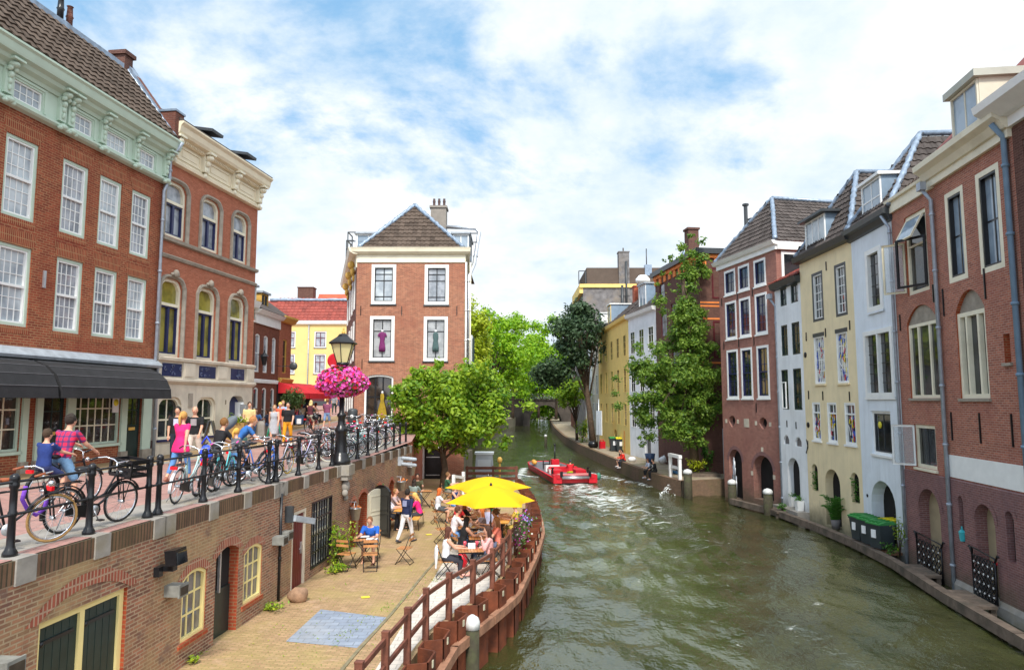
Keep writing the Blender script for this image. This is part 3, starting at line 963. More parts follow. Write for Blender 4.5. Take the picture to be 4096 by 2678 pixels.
 for u, rad, h, m in ((4.25, .1, .9, REDT and BR_CD), (3.85, .1, 1.0, BLACK)):
  mb = MB(); mb.lathe([(rad, 0), (rad, h * .55), (rad * 1.25, h * .6), (rad, h * .65), (rad * .8, h), (rad * 1.1, h * 1.02)], 9, (u + .6, 1.75, 14.4)); mb.build('flue', m, r)
 pipe(r, [(7.72, -.7, 11.55), (7.72, -.25, 11.0), (7.72, -.25, 10.2), (7.6, -.12, 9.7), (7.6, -.12, 3.4), (7.78, -.1, 3.2), (7.78, -.1, .0)], .055)
 # shop front
 mb = MB(); mb.extr([(0, 3.18), (-.3, 3.18), (-.34, 3.26), (-.3, 3.32), (-.12, 3.46), (0, 3.5)], -3.5, 7.72); mb.build('lead_flashing', LEADG, r)
 ops = [(-1.8, 2.1, .62, 2.9, .14, 0), (2.8, 3.72, 0, 2.9, .12, 0), (4.05, 6.12, .62, 2.9, .14, 0), (6.4, 7.22, 0, 2.9, .12, 0)]
 mb = MB(); wall(mb, -3.5, 7.75, -.1, 3.2, ops, y=.04); mb.build('shop_wall', BR_L1, r)
 mb = MB(); mb.box(-3.5, 7.75, -.06, .04, 2.9, 3.18); mb.build('fascia', CHAR, r)
 for a, b in ((2.1, 2.3), (2.58, 2.8), (3.72, 4.05), (6.12, 6.4), (7.22, 7.68)):
  mb = MB(); mb.box(a, b, -.03, .04, .32, 2.9); mb.cm = 1; mb.box(a - .03, b + .03, -.08, .04, -.1, .32)
  mb.build('pilaster', [MINT, STONE], r)
 for a, b, c in ((-1.8, 2.1, 9), (4.05, 6.12, 6)):
  window(r, a, b, .62, 2.9, d=.12, fw=.07, fm=MINT, bm=CREAM, cols=c, rows=4, bar=.04, pane=G_SHOP, y=.04, sill=MINT)
 for a, b in ((2.8, 3.72), (6.4, 7.22)):
  mb = MB(); mb.box(a, b, .12, .18, 0, 2.9)
  for z0, z1 in ((.15, .95),): mb.box(a + .12, b - .12, .1, .12, z0, z1)
  d = mb.build('door', DGREEN, r)
  window(d, a + .1, b - .1, 1.15, 2.75, d=.02, fw=.03, fm=DGREEN, cols=2, rows=3, pane=G_SHOP, y=.1, fd=.03)
  q = MB(); q.box((a + b) / 2 - .16, (a + b) / 2 + .16, .085, .1, 1.0, 1.1); q.build('letterbox', GOLD, d)
 mb = MB(); mb.box(5.72, 6.0, .055, .065, 1.6, 2.2); mb.cm = 1; mb.lathe([(.11, -.01), (.11, .0)], 16)
 mb2 = MB(); mb2.box(5.74, 6.02, .03, .06, 1.62, 2.22)
 mb2.cm = 1; mb2.M = Matrix.Translation((5.88, .028, 1.95)) @ Matrix.Rotation(R(90), 4, 'X'); mb2.lathe([(.115, -.005), (.115, .005)], 18)
 tag(mb2.build('poster', [PAPER, M('poster_yellow', (.8, .68, .05), .6)], r))
 for (a, b) in ((-3.5, 1.93), (2.05, 6.98)):
  prof = [(-.12, 3.12), (-.4, 3.1), (-.75, 2.96), (-1.02, 2.72), (-1.18, 2.4), (-1.22, 2.08)]
  mb = MB(); n = 14
  for i in range(n):
   x0, x1 = a + (b - a) * i / n, a + (b - a) * (i + 1) / n
   for (p, q2) in zip(prof, prof[1:]):
    mb.quad((x0, *p), (x1, *p), (x1, *q2), (x0, *q2))
  for p in prof[1:-1]:
   mb.cm = 1; mb.tube([(a, p[0] - .004, p[1] + .004), (b, p[0] - .004, p[1] + .004)], .008, 4); mb.cm = 0
  for u in (a, b):
   for p, q2 in zip(prof, prof[1:]):
    mb.quad((u, *p), (u, *q2), (u, -.12, 2.08 if q2 == prof[-1] else q2[1]), (u, -.12, p[1]))
  w_ = mb.build('awning', [AWN, M('awning_seam', (.12, .12, .13), .7)], r, fix=False)
  mb = MB(); mb.box(a + .02, b - .02, -.24, -.02, 3.06, 3.2); mb.build('awning_case', CHAR, w_)
 mb = MB(); mb.box(2.48, 2.56, -.05, 0.005, 5.25, 5.75); mb.build('wall_anchor', STEEL, r)


def corner_house():
 U = [(.14, 1.4), (2.42, 3.68), (4.72, 5.96)]
 AEX[0] = 5
 ops = [(a, b, 8.15, 10.3, .2, .32) for a, b in U] + [(a, b, 3.65, 6.58, .2, .34) for a, b in U]
 gops = [(.28, 1.6, .6, 2.15, .2, .28), (2.6, 3.88, .6, 2.15, .2, .28), (4.92, 6.1, 0, 2.22, .3, .3)]
 r = house('corner_house', 'orange brick corner house with cream bracketed cornice over a pale stone ground floor', LB, L2B, .0, 6.77, 3.62, 11.0, 9, BR_L2, ops)
 mb = MB(); wall(mb, 0.03, 6.79, -.2, 3.62, gops, y=-.05)
 mb.quad((6.79, -.05, -.2), (6.79, 9, -.2), (6.79, 9, 3.62), (6.79, -.05, 3.62))
 mb.extr([(-.05, 2.62), (-.12, 2.66), (-.2, 2.74), (-.2, 2.82), (-.05, 2.86)], .03, 6.84)
 mb.extr([(-.05, 3.46), (-.16, 3.5), (-.18, 3.6), (-.05, 3.64)], .03, 6.82)
 for a, b in ((1.52, 2.3), (3.82, 4.6), (6.1, 6.78)):
  mb.box(a, b, -.12, -.05, 2.86, 3.46)
  mb.box(a + .08, b - .08, -.14, -.12, 2.94, 3.38)
 mb.box(.03, 6.81, -.1, -.05, -.2, .42)
 mb.build('stone_base', STUCCO, r)
 for (a, b) in ((.34, 1.48), (2.62, 3.76), (4.93, 6.0)):
  mb = MB(); mb.box(a, b, -.07, -.05, 2.92, 3.4)
  mb.cm = 1
  for k in range(9):
   cx, cz, rr = a + .08 + (b - a - .16) * rnd.random(), 3.0 + .3 * rnd.random(), rnd.uniform(.05, .11)
   mb.tube([(cx + rr * (1 - t * .1) * math.cos(t), -.085, cz + rr * (1 - t * .1) * math.sin(t)) for t in [i * .7 + k for i in range(8)]], .02, 5)
  mb.build('relief_panel', [NAVY, M('relief_blue', (.09, .11, .2), .4)], r)
 for (a, b, z0, z1, d, ri) in ops:
  lo = z0 < 5
  window(r, a, b, z0, z1, d=.2, fw=.11, fm=CREAM, bm=NAVY, cols=1, rows=1, tr=(), sash=.0, rise=ri, pane=G_YEL if lo else G_GREYC, fd=.12)
  zt = z0 + (z1 - z0) * (.66 if lo else .62)
  mb = MB()
  mb.box(a + .1, b - .1, .06, .17, zt - .04, zt + .07)
  mb.cm = 1
  for x0, x1 in ((a + .11, (a + b) / 2), ((a + b) / 2, b - .11)):
   ring(mb, x0, x1, z0 + .11, zt - .04, 0, .06, .1, .19)
  mb.build('casement', [CREAM, NAVY], r)
  mb = MB()
  o = arch_pts(a - .16, b + .16, z1 + .13, ri + .1, 12); i = arch_pts(a, b, z1, ri, 12)
  o = [(a - .16, z0 - .05)] + o + [(b + .16, z0 - .05)]; i = [(a, z0 - .05)] + i + [(b, z0 - .05)]
  for k in range(len(o) - 1):
   A_, B_, C_, D_ = o[k], o[k + 1], i[k + 1], i[k]
   m1, m2 = ((A_[0] + D_[0]) / 2, (A_[1] + D_[1]) / 2), ((B_[0] + C_[0]) / 2, (B_[1] + C_[1]) / 2)
   mb.quad((A_[0], 0, A_[1]), (B_[0], 0, B_[1]), (B_[0], -.08, B_[1]), (A_[0], -.08, A_[1]))
   mb.quad((A_[0], -.08, A_[1]), (B_[0], -.08, B_[1]), (m2[0], -.1, m2[1]), (m1[0], -.1, m1[1]))
   mb.quad((m1[0], -.1, m1[1]), (m2[0], -.1, m2[1]), (C_[0], -.03, C_[1]), (D_[0], -.03, D_[1]))
   mb.quad((D_[0], -.03, D_[1]), (C_[0], -.03, C_[1]), (C_[0], .02, C_[1]), (D_[0], .02, D_[1]))
  if lo:
   um = (a + b) / 2
   mb.ball((um, -.14, z1 + .2), (.12, .12, .16), 8, 6); mb.ball((um - .14, -.1, z1 + .16), (.1, .08, .07), 7, 5); mb.ball((um + .14, -.1, z1 + .16), (.1, .08, .07), 7, 5)
  mb.build('stone_surround', STONE, r)
 mb = MB()
 mb.extr([(0, 7.93), (-.12, 7.96), (-.14, 8.08), (0, 8.12)], 0.02, 6.82)
 mb.extr([(0, 7.3), (-.06, 7.32), (-.1, 7.42), (0, 7.48)], .02, 6.8)
 mb.build('string_course', STONE, r)
 for (a, b, z0, z1, d, ri) in gops[:2]:
  window(r, a, b, z0, z1, d=.18, fw=.09, fm=CREAM, bm=CREAM, cols=2, rows=(.45,), rise=ri, pane=G_DARK, y=-.05, fd=.1, sill=NAVY, bar=.06)
 AEX[0] = 2.2
 a, b, z0, z1, d, ri = gops[2]
 mb = MB(); mb.prism([(a, 0), (b, 0)] + arch_pts(a, b, z1, ri)[::-1], .2, .25)
 mb.box(a + .15, a + .5, .17, .2, .2, .9); mb.box(a + .65, b - .15, .17, .2, .2, .9)
 mb.build('door', NAVY, r)
 mb = MB(); mb.box(b - .3, b - .12, -.1, .2, 0, 1.95); mb.build('door_jamb', WHITE, r)
 mb = MB(); mb.box(5.78, 6.05, -.28, -.05, 1.45, 1.85); mb.box(5.82, 6.0, -.3, -.28, 1.62, 1.8); mb.build('intercom_box', STEEL, r)
 mb = MB(); mb.box(2.0, 2.26, -.08, -.05, 1.75, 2.3); mb.build('wall_plaque', STONE, r)
 # house number 8
 mb = MB()
 for zc in (2.0, 1.91): mb.tube([(4.62 + .035 * math.cos(t * .7854), -.056, zc + .043 * math.sin(t * .7854)) for t in range(8)], .011, 5, closed=True)
 mb.build('house_number', M('number_grey', (.2, .15, .1), .6), r)
 # cornice
 mb = MB()
 mb.box(0.02, 6.8, -.08, 0, 10.98, 11.9)
 mb.extr([(0, 10.92), (-.16, 10.96), (-.18, 11.06), (-.08, 11.14), (0, 11.14)], 0.02, 6.86)
 mb.extr([(0, 11.82), (-.2, 11.84), (-.26, 11.96), (-.42, 12.0), (-.48, 12.1), (-.52, 12.3), (-.62, 12.4), (-.62, 12.46), (0, 12.46)], .1, 6.98)
 for a, b in ((.6, 2.05), (2.5, 4.2), (4.75, 6.35)):
  ring(mb, a, b, 11.22, 11.74, 0, .06, -.115, -.08)
  mb.box(a + .25, b - .25, -.1, -.08, 11.38, 11.6)
 for i in range(60): mb.box(.14 + i * .11, .19 + i * .11, -.27, -.2, 11.86, 11.93)
 c = mb.build('cornice', M('cream_cornice', (.78, .68, .5), .55, .06, 2), r)
 for u in (.32, 2.28, 4.48, 6.58):
  mb = MB()
  mb.prism([(u - .15, 11.2), (u + .15, 11.2), (u + .17, 11.98), (u - .17, 11.98)], -.24, -.08)
  mb.ball((u, -.34, 11.78), (.16, .17, .13), 9, 6); mb.ball((u, -.28, 11.55), (.12, .1, .13), 8, 5); mb.ball((u, -.22, 11.3), (.09, .08, .14), 8, 5); mb.ball((u, -.16, 11.06), (.09, .09, .13), 8, 5)
  mb.box(u - .2, u + .2, -.52, -.08, 11.9, 11.98)
  mb.build('bracket', CREAM, c)
 mb = MB(); mb.extr([(-.6, 12.46), (-.6, 12.52), (3.5, 14.6), (8, 12.46)], .1, 6.95); rf = mb.build('roof', SLATE, r)
 for u in (2.6, 5.3):
  mb = MB(); mb.cbox((u, .05, 13.05), (.8, 1.0, .12), rx=R(10)); mb.build('skylight', CHAR, rf)


cornice_house(); corner_house()

# houses up the lane
def lane_houses():
 r = house('cream_house', 'narrow cream house with a red shutter squeezed behind the orange brick corner house', (-15.2, 34.0), (-15.0, 39.4), 0, 5.4, .1, 7.6, 7, PALEY, [(3.2, 4.1, 2.9, 6.4, .1, 0)])
 window(r, 3.2, 4.1, 2.9, 6.4, fm=WHITE, cols=1, rows=2, pane=G_GREYC)
 mb = MB(); mb.box(2.5, 3.1, -.06, 0, 2.9, 4.6); mb.build('shutter', REDP, r)
 mb = MB(); mb.extr([(0, 7.3), (-.3, 7.35), (-.45, 7.7), (0, 7.7)], 0, 5.4); mb.build('cornice', WHITE, r)
 ups = [(.25, .95), (1.55, 2.25), (2.95, 3.6)]
 ops = [(a, b, 3.7, 5.95, .12, .1) for a, b in ups] + [(a, b, .4 if k != 1 else .2, 2.8, .12, .1) for k, (a, b) in enumerate(ups)]
 r = house('brown_brick_house', 'two storey brown brick house with white cornice and slim white windows in the lane', (-15.0, 39.5), (-14.95, 43.6), 0, 4.1, .1, 6.6, 7, BR_L3, ops)
 for o in ops: window(r, *o[:4], d=.1, fm=WHITE, cols=1, rows=2, pane=G_GREYC if o[2] > 3 else G_DARK, rise=.1, fw=.09)
 mb = MB(); mb.box(-.02, 4.12, -.1, 0, 6.55, 7.1); mb.extr([(0, 7.1), (-.25, 7.12), (-.45, 7.35), (0, 7.4)], -.05, 4.15); mb.build('cornice', WHITE, r)
 mb = MB(); mb.extr([(0, 3.05), (-.08, 3.08), (-.08, 3.25), (0, 3.3)], 0, 4.1); mb.build('string_course', WHITE, r)
 mb = MB(); mb.extr([(-.4, 7.4), (3.3, 9.6), (7, 7.4)], 0, 4.1); mb.build('roof', SLATE, r)
 dormer(r, .5, 1.7, .6, 3, 7.6, 8.9, WHITE, LEADG, G_GREYC)
 dormer(r, 2.5, 3.7, .6, 3, 7.6, 8.7, GOLD, GOLD, G_DARK, cols=2)
 chimney(r, .2, 1.2, 2.2, 3.0, 8.6, 10.2, STUCCO, 2)
 # lantern on the wall
 t = root('wall_lantern', (-14.6, 40.2, 4.1), 0, 'black wall lantern on the brown brick house in the lane', 'lantern')
 mb = MB(); mb.lathe([(.1, 0), (.2, .45), (.26, .5), (.05, .75), (.02, .9)], 6); mb.box(-.4, 0, -.02, .02, .6, .65); mb.build('lamp_housing', BLACK, t)
 r = house('narrow_house', 'narrow orange and ochre house above the red cafe awning', (-14.95, 43.7), (-14.8, 45.6), 0, 1.9, .2, 7.1, 6, BR_L2, [(.6, 1.25, 3.8, 6.0, .12, 0)])
 window(r, .6, 1.25, 3.8, 6.0, fm=GOLD, cols=1, rows=2)
 mb = MB(); mb.extr([(0, 7.05), (-.2, 7.1), (-.42, 7.36), (-.42, 7.48), (0, 7.48)], -.05, 2.0); mb.build('cornice', GOLD, r)
 mb = MB(); mb.extr([(0, 3.1), (-.15, 3.15), (-.28, 3.4), (0, 3.5)], 0, 1.9); mb.build('shop_cornice', GOLD, r)
 mb = MB(); mb.box(0, 1.9, -.02, -.005, .3, 2.9); mb.build('shop_window', G_DARK, r)
 mb = MB(); mb.extr([(0, 7.5), (2, 8.9), (4, 7.5)], 0, 1.9); mb.build('roof', SLATE, r)
 # red awning
 a = root('cafe_awning', (-14.9, 43.6, 0), R(88), 'bright red canvas awning over the cafe terrace in the lane', 'awning')
 mb = MB()
 P = [(-.05, 3.2), (-.8, 2.95), (-1.6, 2.5), (-1.65, 2.15)]
 for x0, x1 in ((-.1, 1.2), (1.25, 3.4), (3.45, 6.2)):
  for p, q in zip(P, P[1:]): mb.quad((x0, *p), (x1, *p), (x1, *q), (x0, *q))
  for u in (x0, x1): mb.quad((u, *P[0]), (u, *P[1]), (u, *P[2]), (u, -.05, 2.5))
 mb.build('canvas', REDAWN, a, fix=False)
 mb = MB(); mb.box(-.1, 6.2, -.05, .05, 0.1, 3.2); mb.build('cafe_front', DARKIN, a)
 # round mirror sign
 s = root('round_sign', (-13.9, 43.4, 4.2), 0, 'round dark sign with a pale rim sticking out beside the ochre house', 'sign')
 mb = MB(); mb.M = Matrix.Rotation(R(90), 4, 'X'); mb.lathe([(.22, -.05), (.26, 0), (.22, .05)], 18); mb.M = None; mb.box(-1.2, -.3, -.02, .02, -.02, .02); mb.build('disc', CHAR, s)
 # yellow house across the end of the lane
 rows = [(7.6, 9.3), (4.6, 7.2)]
 cu = [(1.2, 3.1), (6.2, 8.3), (11.0, 13.1), (16.2, 18.2)]
 ops = [(a, b, z0, z1, .12, 0) for a, b in cu for z0, z1 in ((8.0, 10.5), (4.0, 7.1))]
 cu2 = cu
 r = house('yellow_house', 'bright yellow house with burgundy sash windows and a red tiled roof closing the lane', (-33.5, 86), (-13.5, 86), 0, 20, 1.0, 11.9, 8, M('golden_stucco', (.68, .52, .2), .8, .06, .8, .1, streak=.2), [(a, b, z0, z1, .12, 0) for a, b in ((4.9, 6.1), (8.5, 10.0), (12.7, 14.2), (17.0, 18.4)) for z0, z1 in ((8.7, 10.8), (5.4, 7.9))] + [(8.2, 10.0, 1.0, 4.0, .15, 0), (12.6, 14.9, 2.2, 4.1, .1, 0)])
 for a, b in ((4.9, 6.1), (8.5, 10.0), (12.7, 14.2), (17.0, 18.4)):
  for z0, z1 in ((8.7, 10.8), (5.4, 7.9)):
   window(r, a, b, z0, z1, fm=WHITE, bm=BURG, cols=2, rows=(.6,), sash=.08, fw=.12, bar=.1, pane=G_WHITE if a > 12 else G_GREYC, sill=CHAR)
 mb = MB(); mb.box(8.3, 9.9, .08, .14, 1.0, 4.0); mb.build('door', BURG, r)
 window(r, 12.6, 14.9, 2.2, 4.1, fm=WHITE, cols=2, rows=1, pane=G_WHITE)
 mb = MB(); mb.box(0, 20, -.08, 0, 1.0, 2.0); mb.build('plinth', CHAR, r)
 mb = MB(); mb.extr([(0, 11.6), (-.3, 11.7), (-.4, 12.1), (0, 12.1)], 0, 20); mb.build('gutter', WHITE, r)
 mb = MB(); mb.quad((0, -.3, 12.1), (20, -.3, 12.1), (20, 2.3, 15.0), (0, 2.3, 15.0)); mb.quad((0, 2.3, 15), (20, 2.3, 15), (20, 6, 15.2), (0, 6, 15.2))
 tiles(mb, (3, -.3, 12.12), (1, 0, 0), (0, 2.6, 2.9), 17, 3.9, lambda x, y: True, .5, .55, .06)
 rf = mb.build('roof', REDT, r)
 q = MB(); wavy(q, (2, 2.2, 15.1), (20, 2.2, 15.1), .22, .03, .6); q.build('lead_ridge', LEAD, rf)
 mb = MB(); mb.extr([(-.05, 4.5), (-.9, 3.5), (-.95, 2.9), (-.05, 3.0)], 12.2, 14.6); mb.build('awning', CHAR, r)
 pipe(r, [(7.8, -.1, 11.6), (7.8, -.1, 1.2)], .07)
 # behind: red roofed house with chimney, glass lantern
 r = house('red_roofed_house', 'house with plain orange red roof and square brick chimney rising behind the yellow house', (-31, 100), (-21.5, 100), 0, 9.5, 1.5, 14.5, 6, BR_L3)
 mb = MB(); mb.extr([(-.3, 14.5), (3, 18.2), (6, 14.5)], 1.6, 9.5); mb.build('roof', M('plain_red_roof', (.6, .09, .04), .7, .15, 1), r)
 chimney(r, -.9, 1.4, .5, 2, 14, 18.9, BR_R1, 0)
 r = house('flat_house', 'dark flat roofed house with a glass roof lantern beside the red roof', (-21, 100), (-11, 100), 0, 12, 1.5, 15.6, 6, GREYW)
 mb = MB(); mb.prism([(-.9, 15.6), (3.2, 15.6), (2.6, 18.2), (.6, 18.2)], 1, 3); mb.build('roof_lantern', M('glazed_roof', (.55, .68, .7), .25, .3, 1.2), r)
 chimney(r, 3.3, 5.2, .5, 2, 15.6, 18.3, BR_R1, 1)
 mb = MB(); mb.box(5.2, 12, .5, 3, 15.6, 17.9); mb.build('roof_block', SLATE, r)
 s = root('round_sign', (-13.25, 51, 5.0), 0, 'round red sign behind the street lamp by the corner brick house', 'sign')
 mb = MB(); mb.M = Matrix.Rotation(R(90), 4, 'X'); mb.lathe([(.45, -.05), (.55, -.05), (.55, .05), (.45, .05)], 20); mb.build('disc', REDP, s)


lane_houses()


def canal_corner_house():
 A, B = (-9.9, 43), (-3.0, 43)
 W = [(.94, 2.5, 8.12, 10.68), (4.33, 5.87, 8.08, 10.66), (.9, 2.46, 4.52, 7.36), (4.31, 5.83, 4.5, 7.33)]
 ops = [(*w_, .16, 0) for w_ in W] + [(.62, 2.44, .75, 3.66, .25, .16), (4.45, 5.63, -2.8, -.95, .2, 0)]
 r = house('canal_corner_house', 'brick house with hipped tile roof, white fascia and dresses in its windows', A, B, 0, 6.9, -2.9, 10.85, 9, BR_C, ops, sides=False)
 mb = MB()
 LW, RW = V((-3.9, 13.6, 0)), V((-.95, 13, 0))
 for o, d in ((V((0, 0, 0)), LW), (V((6.9, 0, 0)), RW)):
  a = o; b = o + d
  mb.quad((a.x, a.y, -2.9), (b.x, b.y, -2.9), (b.x, b.y, 10.85), (a.x, a.y, 10.85))
 mb.build('side_wall', BR_CD, r)  # darker copy of the front brick: the side walls' shade is in the colour
 for i, w_ in enumerate(W):
  up = i < 2
  mb_ = window(r, *w_, d=.14, fw=.2, fm=WHITE, bm=BLACK, cols=2, rows=(.12, .62, .82) if up else (.7,), sash=.05, bar=.06, pane=(G_WHITE if i == 0 else G_GREYC) if up else G_FILM, sill=CHAR, fd=.14)
 window(r, .62, 2.44, .75, 3.66, d=.2, fw=.12, fm=WHITE, bm=BLACK, cols=3, rows=(.52,), sash=.06, bar=.1, pane=G_SHOP, rise=.16, fd=.12)
 mb = MB(); mb.box(4.45, 5.63, .1, .16, -2.8, -.95); d = mb.build('door', BLACK, r)
 q = MB()
 for z in (-2.6, -1.5): q.box(4.55, 5.4, .08, .1, z, z + .05)
 q.build('hinge_strap', STEEL, d)
 mb = MB(); mb.box(5.63, 5.78, -.04, .1, -2.8, -.9); mb.box(4.3, 4.45, -.04, .1, -2.8, -.9); mb.box(4.3, 5.78, -.045, .1, -.9, -.8); mb.build('door_frame', WHITE, r)
 anchors(r, [(.3, 7.7), (2.9, 7.7), (6.4, 7.7), (.45, 4.3)], .6)
 # fascia and cornice wrap round the left side
 mb = MB()
 mb.box(-.02, 6.92, -.06, .0, 10.8, 11.32)
 mb.extr([(0, 11.3), (-.2, 11.32), (-.35, 11.45), (-.38, 11.6), (-.42, 11.72), (0, 11.72)], -.3, 7.25)
 mb.M = Matrix.Rotation(math.atan2(13.6, -3.9) + math.pi, 4, 'Z')
 k = math.hypot(3.9, 13.6)
 mb.box(-k, .0, -.06, 0, 10.5, 11.32); mb.extr([(0, 11.3), (-.25, 11.32), (-.5, 11.45), (-.55, 11.6), (-.6, 11.72), (0, 11.72)], -k, .25)
 mb.M = Matrix.Translation((6.9, 0, 0)) @ Matrix.Rotation(math.atan2(13, -.95), 4, 'Z')
 mb.box(0, 13, -.05, 0, 10.9, 11.3); mb.extr([(0, 11.3), (-.3, 11.4), (-.36, 11.72), (0, 11.72)], -.2, 13)
 mb.M = None
 c = mb.build('cornice', CREAM, r)
 for t in (.12, .4, .75):
  p = V((0, 0, 0)) + LW * t
  mb = MB(); mb.ball((p.x - .3, p.y, 10.95), (.24, .24, .3), 8, 6); mb.ball((p.x - .2, p.y, 10.5), (.16, .2, .3), 8, 6); mb.ball((p.x - .12, p.y, 10.1), (.1, .14, .24), 8, 5); mb.build('bracket', GOLD, c)
 # windows of the dark left side, seen edge on
 Mx = Matrix.Rotation(math.atan2(13.6, -3.9) + math.pi, 4, 'Z')
 for u in (-2.2, -5.2, -8.5, -12):
  for z0, z1 in ((8, 10.3), (4.6, 7.2), (1.2, 3.8)):
   mb = MB(Mx); ring(mb, u - .6, u + .6, z0, z1, 0, .12, -.05, .0); mb.cm = 1; mb.box(u - .5, u + .5, -.02, -.005, z0 + .1, z1 - .1)
   mb.build('window', [WHITE, G_DARK], r)
 # roof
 hip_roof(r, .3, 6.6, 13, 11.7, 2.3, 15.15, SLATE2, LEAD, um=3.3, tw=.3, th=.36, deep=6)
 for a, b in ((-.6, 1.0), (5.9, 7.0)):
  dormer(r, a, b, 2.2, 5.5, 11.72, 13.2, WHITE, M('blue_grey_lead', (.2, .27, .35), .5, .15, 2), G_SKY, lid=LEADG)
 chimney(r, 4.3, 5.35, 3.0, 4.0, 12, 15.4, STUCCO and M('grey_render', (.26, .23, .2), .85, .15, 3), 3, M('dark_pot', (.08, .045, .04), .6))
 for x, y in ((-.85, .9), (-1.5, 3.2), (7.15, 1.2)):
  mb = MB()
  for p, q in (((x, y, 11.72), (x, y, 13.0)), ((x, y, 13), (x, y + 1.2, 13)), ((x, y + 1.2, 13), (x, y + 1.2, 11.72)), ((x, y, 12.4), (x, y + 1.2, 12.4)), ((x, y, 13), (x + .5, y, 13)), ((x, y, 12.4), (x + .5, y, 12.4))): mb.beam(p, q, .06, .06)
  mb.build('roof_railing', CHAR, r)
 pipe(r, [(5.4, 3, 13.9), (7.4, 3, 13.8), (7.65, 3, 13.5), (7.4, 1.5, 11.0), (7.1, .6, 10.0), (7.1, .4, 3.0)], .13, STEEL, name='vent_duct')
 pipe(r, [(6.98, -.1, 10.8), (6.98, -.1, 1)], .06, WHITE); pipe(r, [(7.25, -.02, 10.8), (7.25, -.02, 1)], .05, CREAM)
 mb = MB(); mb.box(6.9, 7.35, .5, 1.6, 3.0, 6.2); b = mb.build('bay_window', WHITE, r)
 mb = MB(); mb.box(7.0, 7.25, .47, .49, 3.3, 5.9); mb.build('pane', G_SKY, b)
 mb = MB(); mb.box(7.36, 7.5, .45, .5, 3.6, 6.0); mb.build('shutter', DGREEN, b)
 # dresses on mannequins standing just inside
 for u, z, col, nm, lab in ((1.68, 5.05, (.16, .015, .11), 'short', 'short purple dress on a mannequin behind the first floor window'), (5.06, 5.05, (.06, .11, .11), 'long', 'sleeveless grey green dress on a mannequin behind the right first floor window'), (1.75, .8, (.3, .2, .008), 'gown', 'long yellow gown on a mannequin in the corner shop window')):
  t = root('dress_mannequin', (A[0] + u, A[1] + .06, z), 0, lab, 'dress', )
  mb = MB(); m_ = M(nm + '_dress', col, .7, .25, 6)
  if nm == 'gown': pr = [(.36, 0), (.32, .3), (.22, .8), (.11, 1.2), (.13, 1.45), (.11, 1.62), (.04, 1.68)]
  else: pr = [(.2, 0.05), (.21, .3), (.165, .62), (.14, .75), (.18, 1.0), (.16, 1.22), (.07, 1.3)]
  mb.M = Matrix.Scale(.28, 4, (0, 1, 0)); mb.lathe(pr, 14)
  if nm == 'short': mb.capsule((-.16, 0, 1.2), (-.24, 0, 1.06), .07, .06); mb.capsule((.16, 0, 1.2), (.24, 0, 1.06), .07, .06)
  mb.build('gown', m_, t)
  mb = MB(); mb.M = Matrix.Scale(.28, 4, (0, 1, 0)); zt = 1.66 if nm == 'gown' else 1.28; mb.lathe([(.07, zt), (.06, zt + .14), (.02, zt + .16)], 10); mb.build('neck', PAPER, t)


canal_corner_house()
# ------------------------------------------------------------------ right row
K = [(13.3, 44.3), (14.55, 38.6), (14.72, 34.9), (14.8, 29.3), (14.55, 26), (14.15, 22.4), (13.6, 18.1), (13.0, 12)]
ZB = -4.6


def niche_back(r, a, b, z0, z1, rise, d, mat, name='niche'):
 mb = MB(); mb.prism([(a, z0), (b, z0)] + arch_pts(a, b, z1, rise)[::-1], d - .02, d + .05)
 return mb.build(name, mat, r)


def arch_ring(mb, a, b, z1, rise, w=.22, n=12, y=-.012):
 o = arch_pts(a - w, b + w, z1 + w, rise + w * .9, n); i = arch_pts(a, b, z1, rise, n)
 for k in range(len(o) - 1):
  mb.quad((o[k][0], y, o[k][1]), (o[k + 1][0], y, o[k + 1][1]), (i[k + 1][0], y, i[k + 1][1]), (i[k][0], y, i[k][1]))


